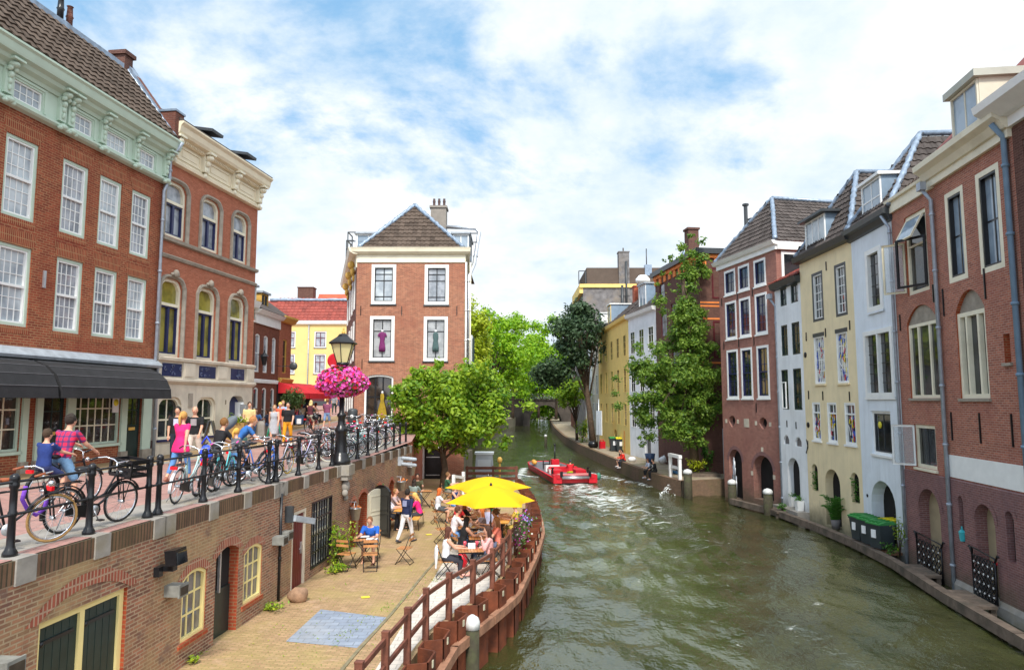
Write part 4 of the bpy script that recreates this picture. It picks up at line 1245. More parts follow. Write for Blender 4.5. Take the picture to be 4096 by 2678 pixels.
def purple_house():
 a_ = [(1.29, 2.62), (2.97, 4.22), (4.72, 5.95)]
 rows = [(8.64, 10.2), (5.84, 8.2), (2.16, 5.17)]
 wins = [(a, b, z0, z1) for a, b in a_ for z0, z1 in rows]
 ops = [(*w_, .14, 0) for w_ in wins] + [(1.2, 2.7, -3.9, -.95, .4, .7), (3.95, 5.95, -3.6, -1.1, .5, .8)]
 ops += [(1.3, 2.1, .4, 1.1, .3, .35), (4.72, 5.55, .38, 1.06, .3, .35)]
 # round holes: lower half closed by the wall again below
 r = house('purple_brick_house', 'purplish brick canal house with white framed windows and two round holes over twin arches', K[0], (14.72, 37.4), .55, 7.0, ZB, 10.55, 9, BR_R2, ops)
 for a, b, z0, z1 in wins:
  top = z0 > 8
  window(r, a, b, z0, z1, d=.1, fw=.14, fm=WHITE, bm=NAVY, cols=2 if not top else 2, rows=3 if z0 < 3 else (4 if not top else 2), sash=.05, bar=.035, tr=(.5,) if z0 < 3 else (), pane=G_DARK, sill=WHITE, fd=.12)
 for (a, b, z0, z1) in ((1.3, 2.1, .4, 1.1), (4.72, 5.55, .38, 1.06)):
  mb = MB()
  c = [(a, z0)] + [(a + (b - a) * i / 10, z0 + .35 - .35 * math.sin(math.pi * i / 10)) for i in range(11)] + [(b, z0)]
  for p, q in zip(c[1:-1], c[2:-1]): mb.quad((p[0], 0.0, p[1]), (q[0], .0, q[1]), (q[0], 0, z0), (p[0], 0, z0)); mb.quad((p[0], 0, p[1]), (q[0], 0, q[1]), (q[0], .3, q[1]), (p[0], .3, p[1]))
  mb.build('hole_surround', BR_R2, r)
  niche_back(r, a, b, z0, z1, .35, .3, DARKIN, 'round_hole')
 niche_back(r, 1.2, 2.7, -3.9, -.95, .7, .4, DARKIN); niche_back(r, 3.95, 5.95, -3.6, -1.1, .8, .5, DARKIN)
 for q in ((1.2, 2.7, -.95, .7), (3.95, 5.95, -1.1, .8)):
  mb = MB(); arch_ring(mb, *q); mb.build('brick_arch', BR_RL, r)
 mb = MB(); mb.box(3.1, 3.65, -.02, 0, .45, .95); mb.build('stone_plaque', STUCCO, r)
 for u, z in ((1.0, .75), (2.4, .75), (4.4, .72), (5.85, .7), (4.95, -.75), (3.8, -2.2), (6.05, -2.2)):
  mb = MB(); mb.box(u - .1, u + .1, -.02, 0.0, z - .12, z + .12); mb.build('stone_block', STUCCO, r)
 # sunburst gate
 g = root('iron_gate', (0, 0, 0), 0, 'grey sunburst iron gate standing open in the left arch of the purple brick house', 'gate')
 g.matrix_world = r.matrix_basis @ Matrix.Translation((1.95, -.12, -3.7)) @ Matrix.Rotation(R(-18), 4, 'Z')
 mb = MB()
 for i in range(10):
  t = R(8 + i * 18); mb.tube([(0.1, 0, .3), (.1 + .8 * math.cos(t) * .7, 0, .3 + 2.0 * math.sin(t))], .018, 5)
 mb.tube([(-.5, 0, 0), (-.5, 0, 1.2), (.7, 0, 1.2), (.7, 0, 0)], .025, 5, True)
 for i in range(5): mb.tube([(-.5 + i * .3, 0, 0), (-.5 + i * .3, 0, 1.2)], .015, 5)
 mb.build('bars', STEEL, g)
 anchors(r, [(2.8, 5.5), (4.5, 5.5), (1.0, 5.5), (2.8, 8.4), (4.5, 8.4), (.9, 8.3), (4.5, 1.6)], .5)
 mb = MB(); mb.box(.45, 7.1, -.1, 0, 10.4, 10.7); mb.extr([(0, 10.66), (-.25, 10.7), (-.4, 10.9), (0, 10.92)], .3, 7.2); mb.box(6.9, 7.2, 0, 9, 10.4, 10.92); mb.build('cornice', WHITE, r)
 hip_roof(r, .55, 7.0, 11, 10.9, 1.9, 14.3, SLATE, LEAD, um=3.9, lead=.13)
 # near side wall upper window
 mb = MB(); mb.box(7.0, 7.06, .3, 2.2, 8.2, 10.3); w_ = mb.build('window', WHITE, r)
 mb = MB(); mb.box(7.06, 7.08, .45, 2.05, 8.4, 10.15); mb.build('pane', G_DARK, w_)
 pipe(r, [(6.75, -.35, 7.7), (6.9, -.1, 7.2), (6.9, -.1, -4.2)], .06, hopper=True)
 chimney(r, 7.3, 8.4, 2.6, 3.6, 9, 12.2, M('red_chimney_brick', (.4, .1, .05), .8, .3, 5), 1)


def narrow_white():
 ws = [(1.72, 2.5, 7.1, 8.06), (2.98, 3.8, 7.1, 8.06), (1.65, 2.43, 4.42, 6.06), (2.91, 3.82, 4.4, 6.07), (1.47, 2.3, 1.55, 3.67), (2.86, 3.8, 1.55, 3.67)]
 ops = [(*w_, .12, 0) for w_ in ws] + [(1.85, 3.2, -3.5, -.95, .33, .65), (1.5, 2.15, -.28, .2, .12, .24), (2.85, 3.55, -.32, .16, .12, .24)]
 r = house('narrow_white_house', 'narrow whitewashed house with low red roof between the purple brick and pale yellow fronts', K[1], K[2], 1.05, 4.15, ZB, 8.15, 9, WHITEW, ops)
 for w_ in ws: window(r, *w_, d=.1, fw=.07, fm=DGREEN, cols=2, rows=2 if w_[2] > 7 else 3, pane=G_DARK, bar=.05)
 niche_back(r, 1.85, 3.2, -3.5, -.95, .65, .33, DARKIN)
 for a, b, z in ((1.5, 2.15, -.28), (2.85, 3.55, -.32)): niche_back(r, a, b, z, z + .48, .24, .12, GREYW, 'round_niche')
 mb = MB()
 ring(mb, 2.45, 2.95, 1.6, 3.0, 0, .06, -.45, -.4); o = mb.build('open_casement', WHITE, r)
 mb = MB(); mb.extr([(0, 8.05), (-.25, 8.1), (-.35, 8.4), (0, 8.4)], 1.0, 4.15); mb.build('gutter', CHAR, r)
 P = MB(); P.quad((1.0, -.3, 8.4), (4.2, -.3, 8.4), (4.2, 4, 10.6), (1.0, 4, 10.6))
 tiles(P, (1.0, -.3, 8.42), (1, 0, 0), (0, 4.3, 2.2), 3.1, 4.6, lambda x, y: x < 3.0); P.build('roof', REDT, r)
 for u, z in ((2.0, .8), (3.05, .75)): anchors(r, [(u, z)], .35)
 for u, y in ((1.95, .12), (3.35, -.2)):
  t = root('flower_pot', (0, 0, 0), 0, 'white square planter with small green plant at the narrow white house ' + ('inside its arch' if u < 2.5 else 'beside its arch'), 'planter', 'white planters at the narrow white house')
  t.matrix_world = r.matrix_basis @ Matrix.Translation((u + .1, y, -3.5))
  mb = MB(); mb.lathe([(.2, 0), (.27, .5), (.24, .5), (.22, .42)], 4, rz=R(0)); mb.build('pot', WHITE, t)
  q = MB()
  for k in range(40):
   p = V((rnd.gauss(0, .1), rnd.gauss(0, .1), .5 + abs(rnd.gauss(0, .09)))); d = V((rnd.gauss(0, 1), rnd.gauss(0, 1), rnd.random())).normalized() * .07; e = perp(d)[0] * .035
   q.quad(p - d, p + e, p + d, p - e)
  q.build('foliage', leafmat('shrub_leaf', (.05, .16, .02), (.12, .3, .04)), t)
 mb = MB(); mb.box(1.2, 4.1, -.6, .9, -4.4, -3.5); mb.build('stone_landing', CONC, r)
 return r


def sticks(par, a, b, z0, z1, y, n):
 mb = MB()
 for k in range(n):
  mb.cm = rnd.randrange(4)
  mb.cbox((rnd.uniform(a + .12, b - .12), y, rnd.uniform(z0 + .15, z1 - .15)), (.06, .012, rnd.uniform(.18, .32)), ry=rnd.uniform(-.7, .7))
 mb.build('coloured_strips', [M('strip_red', (.6, .03, .05), .5), M('strip_yellow', (.75, .6, .02), .5), M('strip_blue', (.04, .1, .5), .5), M('strip_white', (.7, .7, .7), .5)], par)


def yellow_canal():
 A = [(1.7, 2.85, 5.82, 8.2), (4.0, 5.06, 5.79, 8.17)]
 Bq = [(1.66, 2.72, 2.82, 5.1), (3.9, 4.9, 2.8, 5.08)]
 C = [(1.2, 2.04, .11, 1.94), (2.74, 3.64, .1, 1.93), (4.36, 5.3, .1, 1.92)]
 ops = [(*w_, .14, 0) for w_ in A + Bq + C] + [(.86, 1.5, -2.32, -1.05, .18, .3), (4.64, 5.32, -2.35, -1.08, .18, .33), (2.2, 3.66, -3.75, -1.13, .4, .7)]
 r = house('pale_yellow_house', 'pale yellow plastered canal house with colourful strips behind its white barred windows', K[2], K[3], .42, 5.62, ZB, 9.1, 9, PALEY, ops)
 for w_ in A: window(r, *w_, d=.12, fw=.13, fm=CHAR, bm=WHITE, cols=3, rows=5, sash=.05, bar=.035, pane=G_DARK, fd=.12)
 for w_ in Bq:
  q = window(r, *w_, d=.1, fw=.05, fm=WHITE, cols=4, rows=4, sash=.04, bar=.04, pane=G_COL, fd=.1, sill=PALEY); sticks(q, *w_, .075, 26)
  mb = MB(); mb.box(w_[0] - .05, w_[1] + .05, -.02, .0, w_[3] - .02, w_[3] + .16); mb.build('lintel', CHAR, r)
 for w_ in C:
  q = window(r, *w_, d=.1, fw=.06, fm=WHITE, cols=2, rows=1, tr=(.76,), sash=.05, bar=.07, pane=G_DARK, fd=.1, sill=WHITE); sticks(q, w_[0], w_[1], w_[2], w_[3] - .4, .075, 30)
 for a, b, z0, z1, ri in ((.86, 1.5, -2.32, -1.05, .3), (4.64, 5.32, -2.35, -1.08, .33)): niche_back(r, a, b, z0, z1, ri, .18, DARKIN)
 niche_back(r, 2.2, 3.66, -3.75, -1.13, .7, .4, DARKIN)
 anchors(r, [(.9, 5.2), (2.95, 5.2), (5.2, 5.3), (.9, 2.3), (2.4, 2.25), (4.9, 2.2), (3.3, 8.3)], .42)
 for z in (4.3, .82):
  mb = MB(); mb.M = Matrix.Translation((.7, 0, z)) @ Matrix.Rotation(R(90), 4, 'X'); mb.lathe([(.14, 0), (.14, .03), (.05, .03)], 12); mb.build('vent_hole', BLACK, r)
 mb = MB(); mb.tube([(.38, -.03, -.55), (.6, -.03, -.3), (.62, -.03, .05)], .02, 5); mb.tube([(.45, -.03, .1), (.58, -.03, -.2), (.4, -.03, -.6)], .02, 5); mb.build('iron_anchor', BLACK, r)
 mb = MB(); mb.extr([(0, 8.95), (-.3, 9.0), (-.38, 9.25), (0, 9.3)], .3, 5.7); mb.build('gutter', CHAR, r)
 hip_roof(r, .5, 5.6, 10, 9.28, 1.6, 12.75, SLATE, LEAD, um=3.4, lead=.12)
 dormer(r, 1.3, 3.4, -.05, 2.5, 9.4, 10.85, WHITE, M('blue_grey_lead', (.2, .27, .35), .5, .15, 2), G_WHITE, cols=3, lid=CHAR, over=.25)
 # plants
 for u, z, h in ((1.15, -2.3, .9), (4.95, -2.35, 1.0)):
  hang_plant(r, u, -.02, z, h, 'trailing green plant in the ' + ('left' if u < 2 else 'right') + ' arched slot beside the yellow house door')
 palm(r, 3.3, -.1, -3.75)


def hang_plant(r, u, y, z, h, lab):
 t = root('trailing_plant', (0, 0, 0), 0, lab, 'plant'); t.matrix_world = r.matrix_basis @ Matrix.Translation((u, y, z))
 q = MB()
 for k in range(150):
  p = V((rnd.gauss(0, .13), rnd.gauss(.05, .06), rnd.random() * h)); d = V((rnd.gauss(0, 1), rnd.gauss(0, 1), rnd.gauss(0, .6))).normalized() * .06; e = perp(d)[0] * .04
  q.quad(p - d, p + e, p + d, p - e)
 q.build('foliage', leafmat('shrub_leaf', (.05, .16, .02), (.12, .3, .04)), t)


def palm(r, u, y, z):
 t = root('potted_palm', (0, 0, 0), 0, 'tall potted palm with arching fronds in the yellow house doorway', 'plant'); t.matrix_world = r.matrix_basis @ Matrix.Translation((u, y, z))
 mb = MB(); mb.lathe([(.17, 0), (.22, .4), (.19, .4)], 10); mb.build('pot', GREYW, t)
 q = MB()
 for k in range(16):
  a = rnd.uniform(0, 6.28); l = rnd.uniform(.5, .9); hh = rnd.uniform(.7, 1.6)
  pts = [V((math.cos(a) * l * s, math.sin(a) * l * s * .6, .4 + hh * (s * 1.5 - s * s * .8))) for s in (0, .25, .5, .75, 1)]
  q.tube(pts, .012, 4)
  for i in range(1, 5):
   for f in range(5):
    p = pts[i - 1].lerp(pts[i], f / 5); d = (pts[i] - pts[i - 1]).normalized()
    for s in (-1, 1):
     e = (perp(d)[0] * s + d * .7 + V((0, 0, -.3))).normalized() * .24
     q.quad(p, p + e * .5 + d * .03, p + e, p + e * .5 - d * .02)
 q.build('fronds', leafmat('palm_leaf', (.03, .12, .02), (.1, .26, .04)), t)


def bluish_white():
 ops = [(1.4, 2.78, 5.6, 8.15, .15, 0), (.86, 3.35, 2.15, 4.85, .15, 0), (1.12, 2.8, -.12, 1.6, .15, 0), (.78, 2.85, -3.9, -1.15, .5, .95)]
 r = house('bluish_white_house', 'bluish white plastered house with round cellar arch behind the green lidded wheeled bins', K[3], K[4], 0.02, 3.72, ZB, 9.05, 9, BLUEW, ops)
 window(r, *ops[0][:4], d=.1, fw=.2, fm=WHITE, bm=BLACK, cols=3, rows=5, bar=.03, pane=G_DARK, sill=BLUEW, fd=.16)
 window(r, *ops[1][:4], d=.1, fw=.18, fm=WHITE, bm=BLACK, cols=6, rows=6, bar=.03, mull=(.5,), pane=G_DARK, sill=WHITE, fd=.16)
 q = window(r, *ops[2][:4], d=.14, fw=.1, fm=WHITE, bm=CHAR, cols=2, rows=1, sash=.05, pane=G_DARK, sill=WHITE)
 mb = MB(); mb.M = Matrix.Translation((1.7, .1, 1.05)) @ Matrix.Rotation(R(90), 4, 'X'); mb.lathe([(.14, 0), (.14, .03)], 14); mb.build('yellow_sticker', M('poster_yellow', (.8, .68, .05), .6), q)
 niche_back(r, .78, 2.85, -3.9, -1.15, .95, .5, DARKIN)
 mb = MB(); mb.extr([(0, 8.85), (-.12, 8.9), (-.2, 9.1), (-.35, 9.15), (-.38, 9.35), (0, 9.4)], -.1, 3.85); mb.build('cornice', CHAR, r)
 hip_roof(r, .1, 3.75, 10, 9.38, 2.2, 12.9, SLATE, LEAD, um=1.9, lead=.12)
 d = dormer(r, 1.0, 2.75, .1, 3, 9.45, 11.0, WHITE, M('blue_grey_lead', (.2, .27, .35), .5, .15, 2), G_SKY, cols=2, rows=2, lid=WHITE)
 pipe(r, [(3.55, -.3, 9.1), (3.72, -.1, 8.6), (3.72, -.1, -4.0)], .06)
 mb = MB(); mb.M = Matrix.Translation((.45, 0, -1.9)) @ Matrix.Rotation(R(90), 4, 'X'); mb.lathe([(.07, 0), (.07, .03)], 10); mb.build('vent_hole', BLACK, r)


def red_narrow():
 ops = [(1.48, 3.05, 5.78, 8.65, .15, 0), (1.25, 3.38, 2.1, 5.35, .15, .55), (1.35, 2.85, -.32, 1.18, .15, 0), (1.45, 2.92, -4.0, -1.0, .36, .72)]
 r = house('red_brick_house', 'red brick canal house with cream parapet and open casements beside the bluish white house', K[4], K[5], .45, 3.68, -.5, 9.25, 9, [BR_R6, BR_DK], ops[:3], rev=1)
 mb = MB(); wall(mb, .45, 3.68, ZB, -.5, ops[3:], y=-.03); arch_ring(mb, *ops[3][:2], ops[3][3], .72, y=-.045); mb.quad((.45, -.03, -.5), (3.68, -.03, -.5), (3.68, 0, -.47), (.45, 0, -.47)); mb.build('low_wall', BR_RL, r)
 niche_back(r, 1.45, 2.92, -4, -1.0, .72, .33, BEIGEIN)
 window(r, *ops[0][:4], d=.12, fw=.14, fm=CREAM, bm=CREAM, cols=1, rows=1, tr=(.62,), pane=G_DARK)
 window(r, 1.25, 3.38, 2.1, 4.72, d=.12, fw=.11, fm=CREAM, bm=BLACK, cols=1, rows=1, tr=(), mull=(.3, .72), pane=G_DARK, sill=STONE)
 window(r, *ops[2][:4], d=.12, fw=.12, fm=CREAM, bm=CHAR, cols=2, rows=1, pane=G_DARK, sill=CREAM)
 mb = MB(); mb.prism([(1.25, 4.72)] + arch_pts(1.25, 3.38, 5.35, .55)[::-1][::-1] + [(3.38, 4.72)], .08, .12); mb.build('arch_panel', STONE, r)
 # tilted top light and open dark casement
 mb = MB(); mb.M = Matrix.Translation((2.27, .0, 8.5)) @ Matrix.Rotation(R(-28), 4, 'X'); ring(mb, -.62, .62, -.95, 0, 0, .06, -.03, .03); mb.cm = 1; mb.box(-.57, .57, -.01, .01, -.9, -.05); mb.build('open_casement', [CREAM, G_SKY], r)
 mb = MB(); mb.M = Matrix.Translation((3.0, -.02, 5.95)) @ Matrix.Rotation(R(32), 4, 'Z'); ring(mb, -1.1, 0, 0, 1.75, 0, .08, -.03, .03); mb.build('open_casement', BLACK, r)
 for z0, z1 in ((5.9, 7.75), (-.28, 1.15)):
  mb = MB(); mb.M = Matrix.Translation((1.45, -.03, z0)) @ Matrix.Rotation(R(-125), 4, 'Z'); ring(mb, 0, .75, 0, z1 - z0, 0, .07, -.03, .03); mb.cm = 1; mb.box(.06, .69, -.005, .005, .07, z1 - z0 - .07); mb.build('open_casement', [CREAM, G_CLEAR] if z0 > 0 else [WHITE, G_CLEAR], r)
 mb = MB(); mb.box(.4, 3.7, -.1, 0, 9.1, 9.5); mb.extr([(0, 9.48), (-.2, 9.5), (-.22, 9.6), (0, 9.6)], .35, 3.75); mb.build('parapet', CREAM, r)
 P = MB(); tiles(P, (.45, .1, 9.7), (1, 0, 0), (0, 2.6, 2.1), 3.2, 3.3, lambda x, y: True); P.quad((.45, .1, 9.6), (3.7, .1, 9.6), (3.7, 2.8, 11.7), (.45, 2.8, 11.7)); P.build('roof', SLATE2, r)
 pipe(r, [(3.62, -.35, 9.1), (3.68, -.1, 8.7), (3.68, -.1, -4.2)], .065, hopper=True)
 anchors(r, [(.75, 4.9), (3.3, 5.6)], .6)
 mb = MB(); mb.box(1.3, 3.0, -.5, 0, -4.4, -4.0); mb.build('stone_landing', CONC, r)
 gate(r, 2.2, -.12, -3.95, 1.7, 'black lattice iron gate closing the arch of the red brick house')
 t = root('white_rack', (0, 0, 0), 0, 'white chair back showing above the lattice gate in the red brick arch', 'chair'); t.matrix_world = r.matrix_basis @ Matrix.Translation((2.45, .45, -4))
 mb = MB()
 for z in (1.0, 1.15, 1.3, 1.45): mb.box(-.25, .25, -.02, .02, z, z + .07)
 for x in (-.25, .25): mb.box(x - .03, x + .03, -.03, .03, 0, 1.5); mb.box(x - .03, x + .03, -.03, .5, .5, .56); mb.box(x - .03, x + .03, .44, .5, 0, .5)
 mb.box(-.25, .25, -.02, .5, .56, .6); mb.build('slats', WHITE, t)
 return r


def gate(r, u, y, z, w, lab):
 t = root('lattice_gate', (0, 0, 0), 0, lab, 'gate'); t.matrix_world = r.matrix_basis @ Matrix.Translation((u, y, z))
 mb = MB(); h = 1.15
 n = 7
 for i in range(-n, n + 1):
  for s in (-1, 1):
   x = i * w / n; pts = []
   for k in range(9):
    zz_ = h * k / 8; xx = x + s * (zz_ - h / 2)
    if -w / 2 <= xx <= w / 2: pts.append((xx, 0, zz_))
   if len(pts) > 1: mb.tube([pts[0], pts[-1]], .02, 5)
 mb.tube([(-w / 2, 0, 0), (w / 2, 0, 0), (w / 2, 0, h + .1), (-w / 2, 0, h + .2)], .03, 5, True)
 for s in (-1, 1): mb.tube([(s * w / 2, 0, h), (s * (w / 2 + .14), 0, h + .22), (s * (w / 2 + .2), 0, h + .18)], .03, 5)
 mb.build('bars', BLACK, t)
 q = MB()
 for i in range(5):
  for j in range(4):
   x, zz_ = (-.5 + i / 4) * w * .8, .15 + j * .27
   q.box(x - .03, x + .03, -.03, -.015, zz_ - .01, zz_ + .01); q.box(x - .01, x + .01, -.03, -.015, zz_ - .03, zz_ + .03)
 q.build('stud', WHITE, t)


def red_wide():
 ops = [(.74, 1.86, 5.74, 8.66, .18, 0), (2.58, 3.78, 5.7, 8.7, .18, 0), (1.0, 2.62, 2.08, 5.38, .2, .6), (3.46, 3.76, 3.05, 3.85, .3, 0)]
 lo = [(.52, .8, -2.35, -.95, .2, .14), (1.45, 2.5, -4.0, -1.02, .35, .5), (3.05, 3.42, -2.4, -1.02, .2, .18)]
 r = house('wide_red_brick_house', 'large red brick house with cream roof dormer and blank white band above cellar arches', K[5], K[6], -.05, 4.5, -.5, 9.3, 9, [BR_R6, BR_DK], ops, rev=1)
 mb = MB(); wall(mb, -.05, 6.5, ZB, -.5, lo, y=-.04)
 for o in lo: arch_ring(mb, o[0], o[1], o[3], o[5], .16, y=-.055)
 mb.quad((-.05, -.04, -.5), (6.5, -.04, -.5), (6.5, 0, -.46), (-.05, 0, -.46)); mb.build('low_wall', BR_RL, r)
 for o in lo: niche_back(r, o[0], o[1], o[2], o[3], o[5], o[4] - .04, DARKIN if o[4] < .3 else BEIGEIN)
 mb = MB(); mb.box(0.05, 4.5, -.03, 0.02, -.42, .28); mb.build('white_band', WHITE, r)
 for o in ops[:2]: window(r, *o[:4], d=.16, fw=.16, fm=CREAM, bm=BLACK, cols=2, rows=(.5,), sash=.06, bar=.05, pane=G_SKY, fd=.16)
 window(r, 1.0, 2.62, 2.08, 4.72, d=.18, fw=.13, fm=CREAM, bm=BLACK, cols=1, rows=1, mull=(.26, .74), pane=G_DARK, sill=STONE, fd=.14)
 mb = MB(); mb.prism([(1.0, 4.72)] + arch_pts(1.0, 2.62, 5.38, .6) + [(2.62, 4.72)], .12, .18); mb.build('arch_panel', STONE, r)
 window(r, *ops[3][:4], d=.25, fw=.06, fm=CREAM, cols=1, rows=1, pane=G_DARK, sill=STONE)
 anchors(r, [(.3, 5.2), (2.75, 5.4), (.35, 1.2), (2.0, 1.2), (3.6, 1.2)], .9)
 mb = MB(); mb.box(-.1, 4.5, -.12, 0, 9.15, 9.4); mb.extr([(0, 9.38), (-.2, 9.4), (-.32, 9.6), (-.5, 9.72), (-.52, 9.9), (0, 9.95)], -.2, 4.55); mb.build('cornice', CREAM, r)
 dormer(r, 1.45, 3.0, .0, 3.4, 9.95, 11.55, M('dormer_cream', (.62, .58, .46), .6, .06, 2), M('dormer_cream', (.62, .58, .46), .6, .06, 2), G_SKY, cols=2, lid=M('dormer_lid', (.42, .42, .36), .6, .1, 2), over=.14, th=.22)
 P = MB(); a = V((-.1, -.3, 9.9)); W_ = V((0, 4, 4.2))
 tiles(P, a, (1, 0, 0), W_, 9, 5.8, lambda x, y: not (1.2 < x < 3.3 and y < 4.6) and x > 3 + 0 * y, .3, .36)
 P.quad(a, a + V((9, 0, 0)), a + V((9, 0, 0)) + W_, a + W_); P.build('roof', REDT, r)
 q = MB(); wavy(q, (4.3, -.2, 10.1), (5.6, 3.4, 13.8), .13); q.build('lead_ridge', LEAD, r)
 mb = MB(); mb.extr([(.1, -4.3), (-.12, -4.3), (-.12, -3.75), (-.04, -3.6), (.1, -3.6)], -.05, 5); mb.build('plinth', CONC, r)
 gate(r, 2.0, -.16, -3.7, 1.2, 'black lattice iron gate in the arch under the white band')
 for u, z, c, lab in ((.68, -2.33, (.05, .45, .5), 'turquoise lantern standing in the narrow slot under the white band'), ):
  t = root('small_lantern', (0, 0, 0), 0, lab, 'lantern'); t.matrix_world = r.matrix_basis @ Matrix.Translation((u, -.06, z))
  mb = MB(); mb.lathe([(.07, 0), (.1, .25), (.11, .27), (.03, .36), (.02, .45)], 4); mb.build('lantern_body', M('turquoise', c, .5), t)
 t = root('bottle_table', (0, 0, 0), 0, 'red topped table with green bottles inside the arch under the white band', 'table'); t.matrix_world = r.matrix_basis @ Matrix.Translation((2.1, .45, -4))
 mb = MB(); mb.box(-.35, .35, -.25, .25, 1.25, 1.3); mb.build('table_top', REDP, t)
 for x in (-.33, .28):
  for y in (-.23, .18):
   mb = MB(); mb.box(x, x + .05, y, y + .05, 0, 1.25); mb.build('leg', BLACK, t)
 for x, c in ((-.2, (.7, .7, .65)), (0, (.08, .4, .05)), (.16, (.1, .45, .06))):
  b = root('bottle', (0, 0, 0), 0, None, 'bottle'); b.matrix_world = r.matrix_basis @ Matrix.Translation((2.1 + x, .35, -2.7))
  tag(b, {-.2: 'pale bottle on the red table inside the arch', 0: 'green bottle in the middle of the red table', .16: 'bright green bottle at the far end of the red table'}[x])
  mb = MB(); mb.lathe([(.05, 0), (.055, .2), (.02, .3), (.02, .38)], 10); mb.build('glass_body', M('bottle%d' % int(c[0] * 100), c, .2), b)
 # dark brick neighbour
 r2 = house('dark_brick_house', 'dark brick house with white eaves at the edge of the photo', K[6], K[7], -.1, 7, ZB, 9.6, 8, BR_R1, [(.55, 1.6, 6.9, 8.9, .15, 0)])
 window(r2, .55, 1.6, 6.9, 8.9, fm=WHITE, cols=2, rows=2, pane=G_SKY)
 mb = MB(); mb.box(-.2, 7, -.12, 0, 9.4, 9.7); mb.extr([(0, 9.68), (-.3, 9.7), (-.7, 9.95), (-.75, 10.15), (0, 10.2)], -.3, 7); mb.build('cornice', WHITE, r2)
 pipe(r2, [(-.05, -.4, 9.6), (-.02, -.12, 9.2), (-.02, -.12, -4.0)], .075, M('blue_grey_pipe', (.16, .24, .33), .5, .1, 4))


purple_house(); RW_ = narrow_white(); yellow_canal(); bluish_white(); red_narrow(); red_wide()


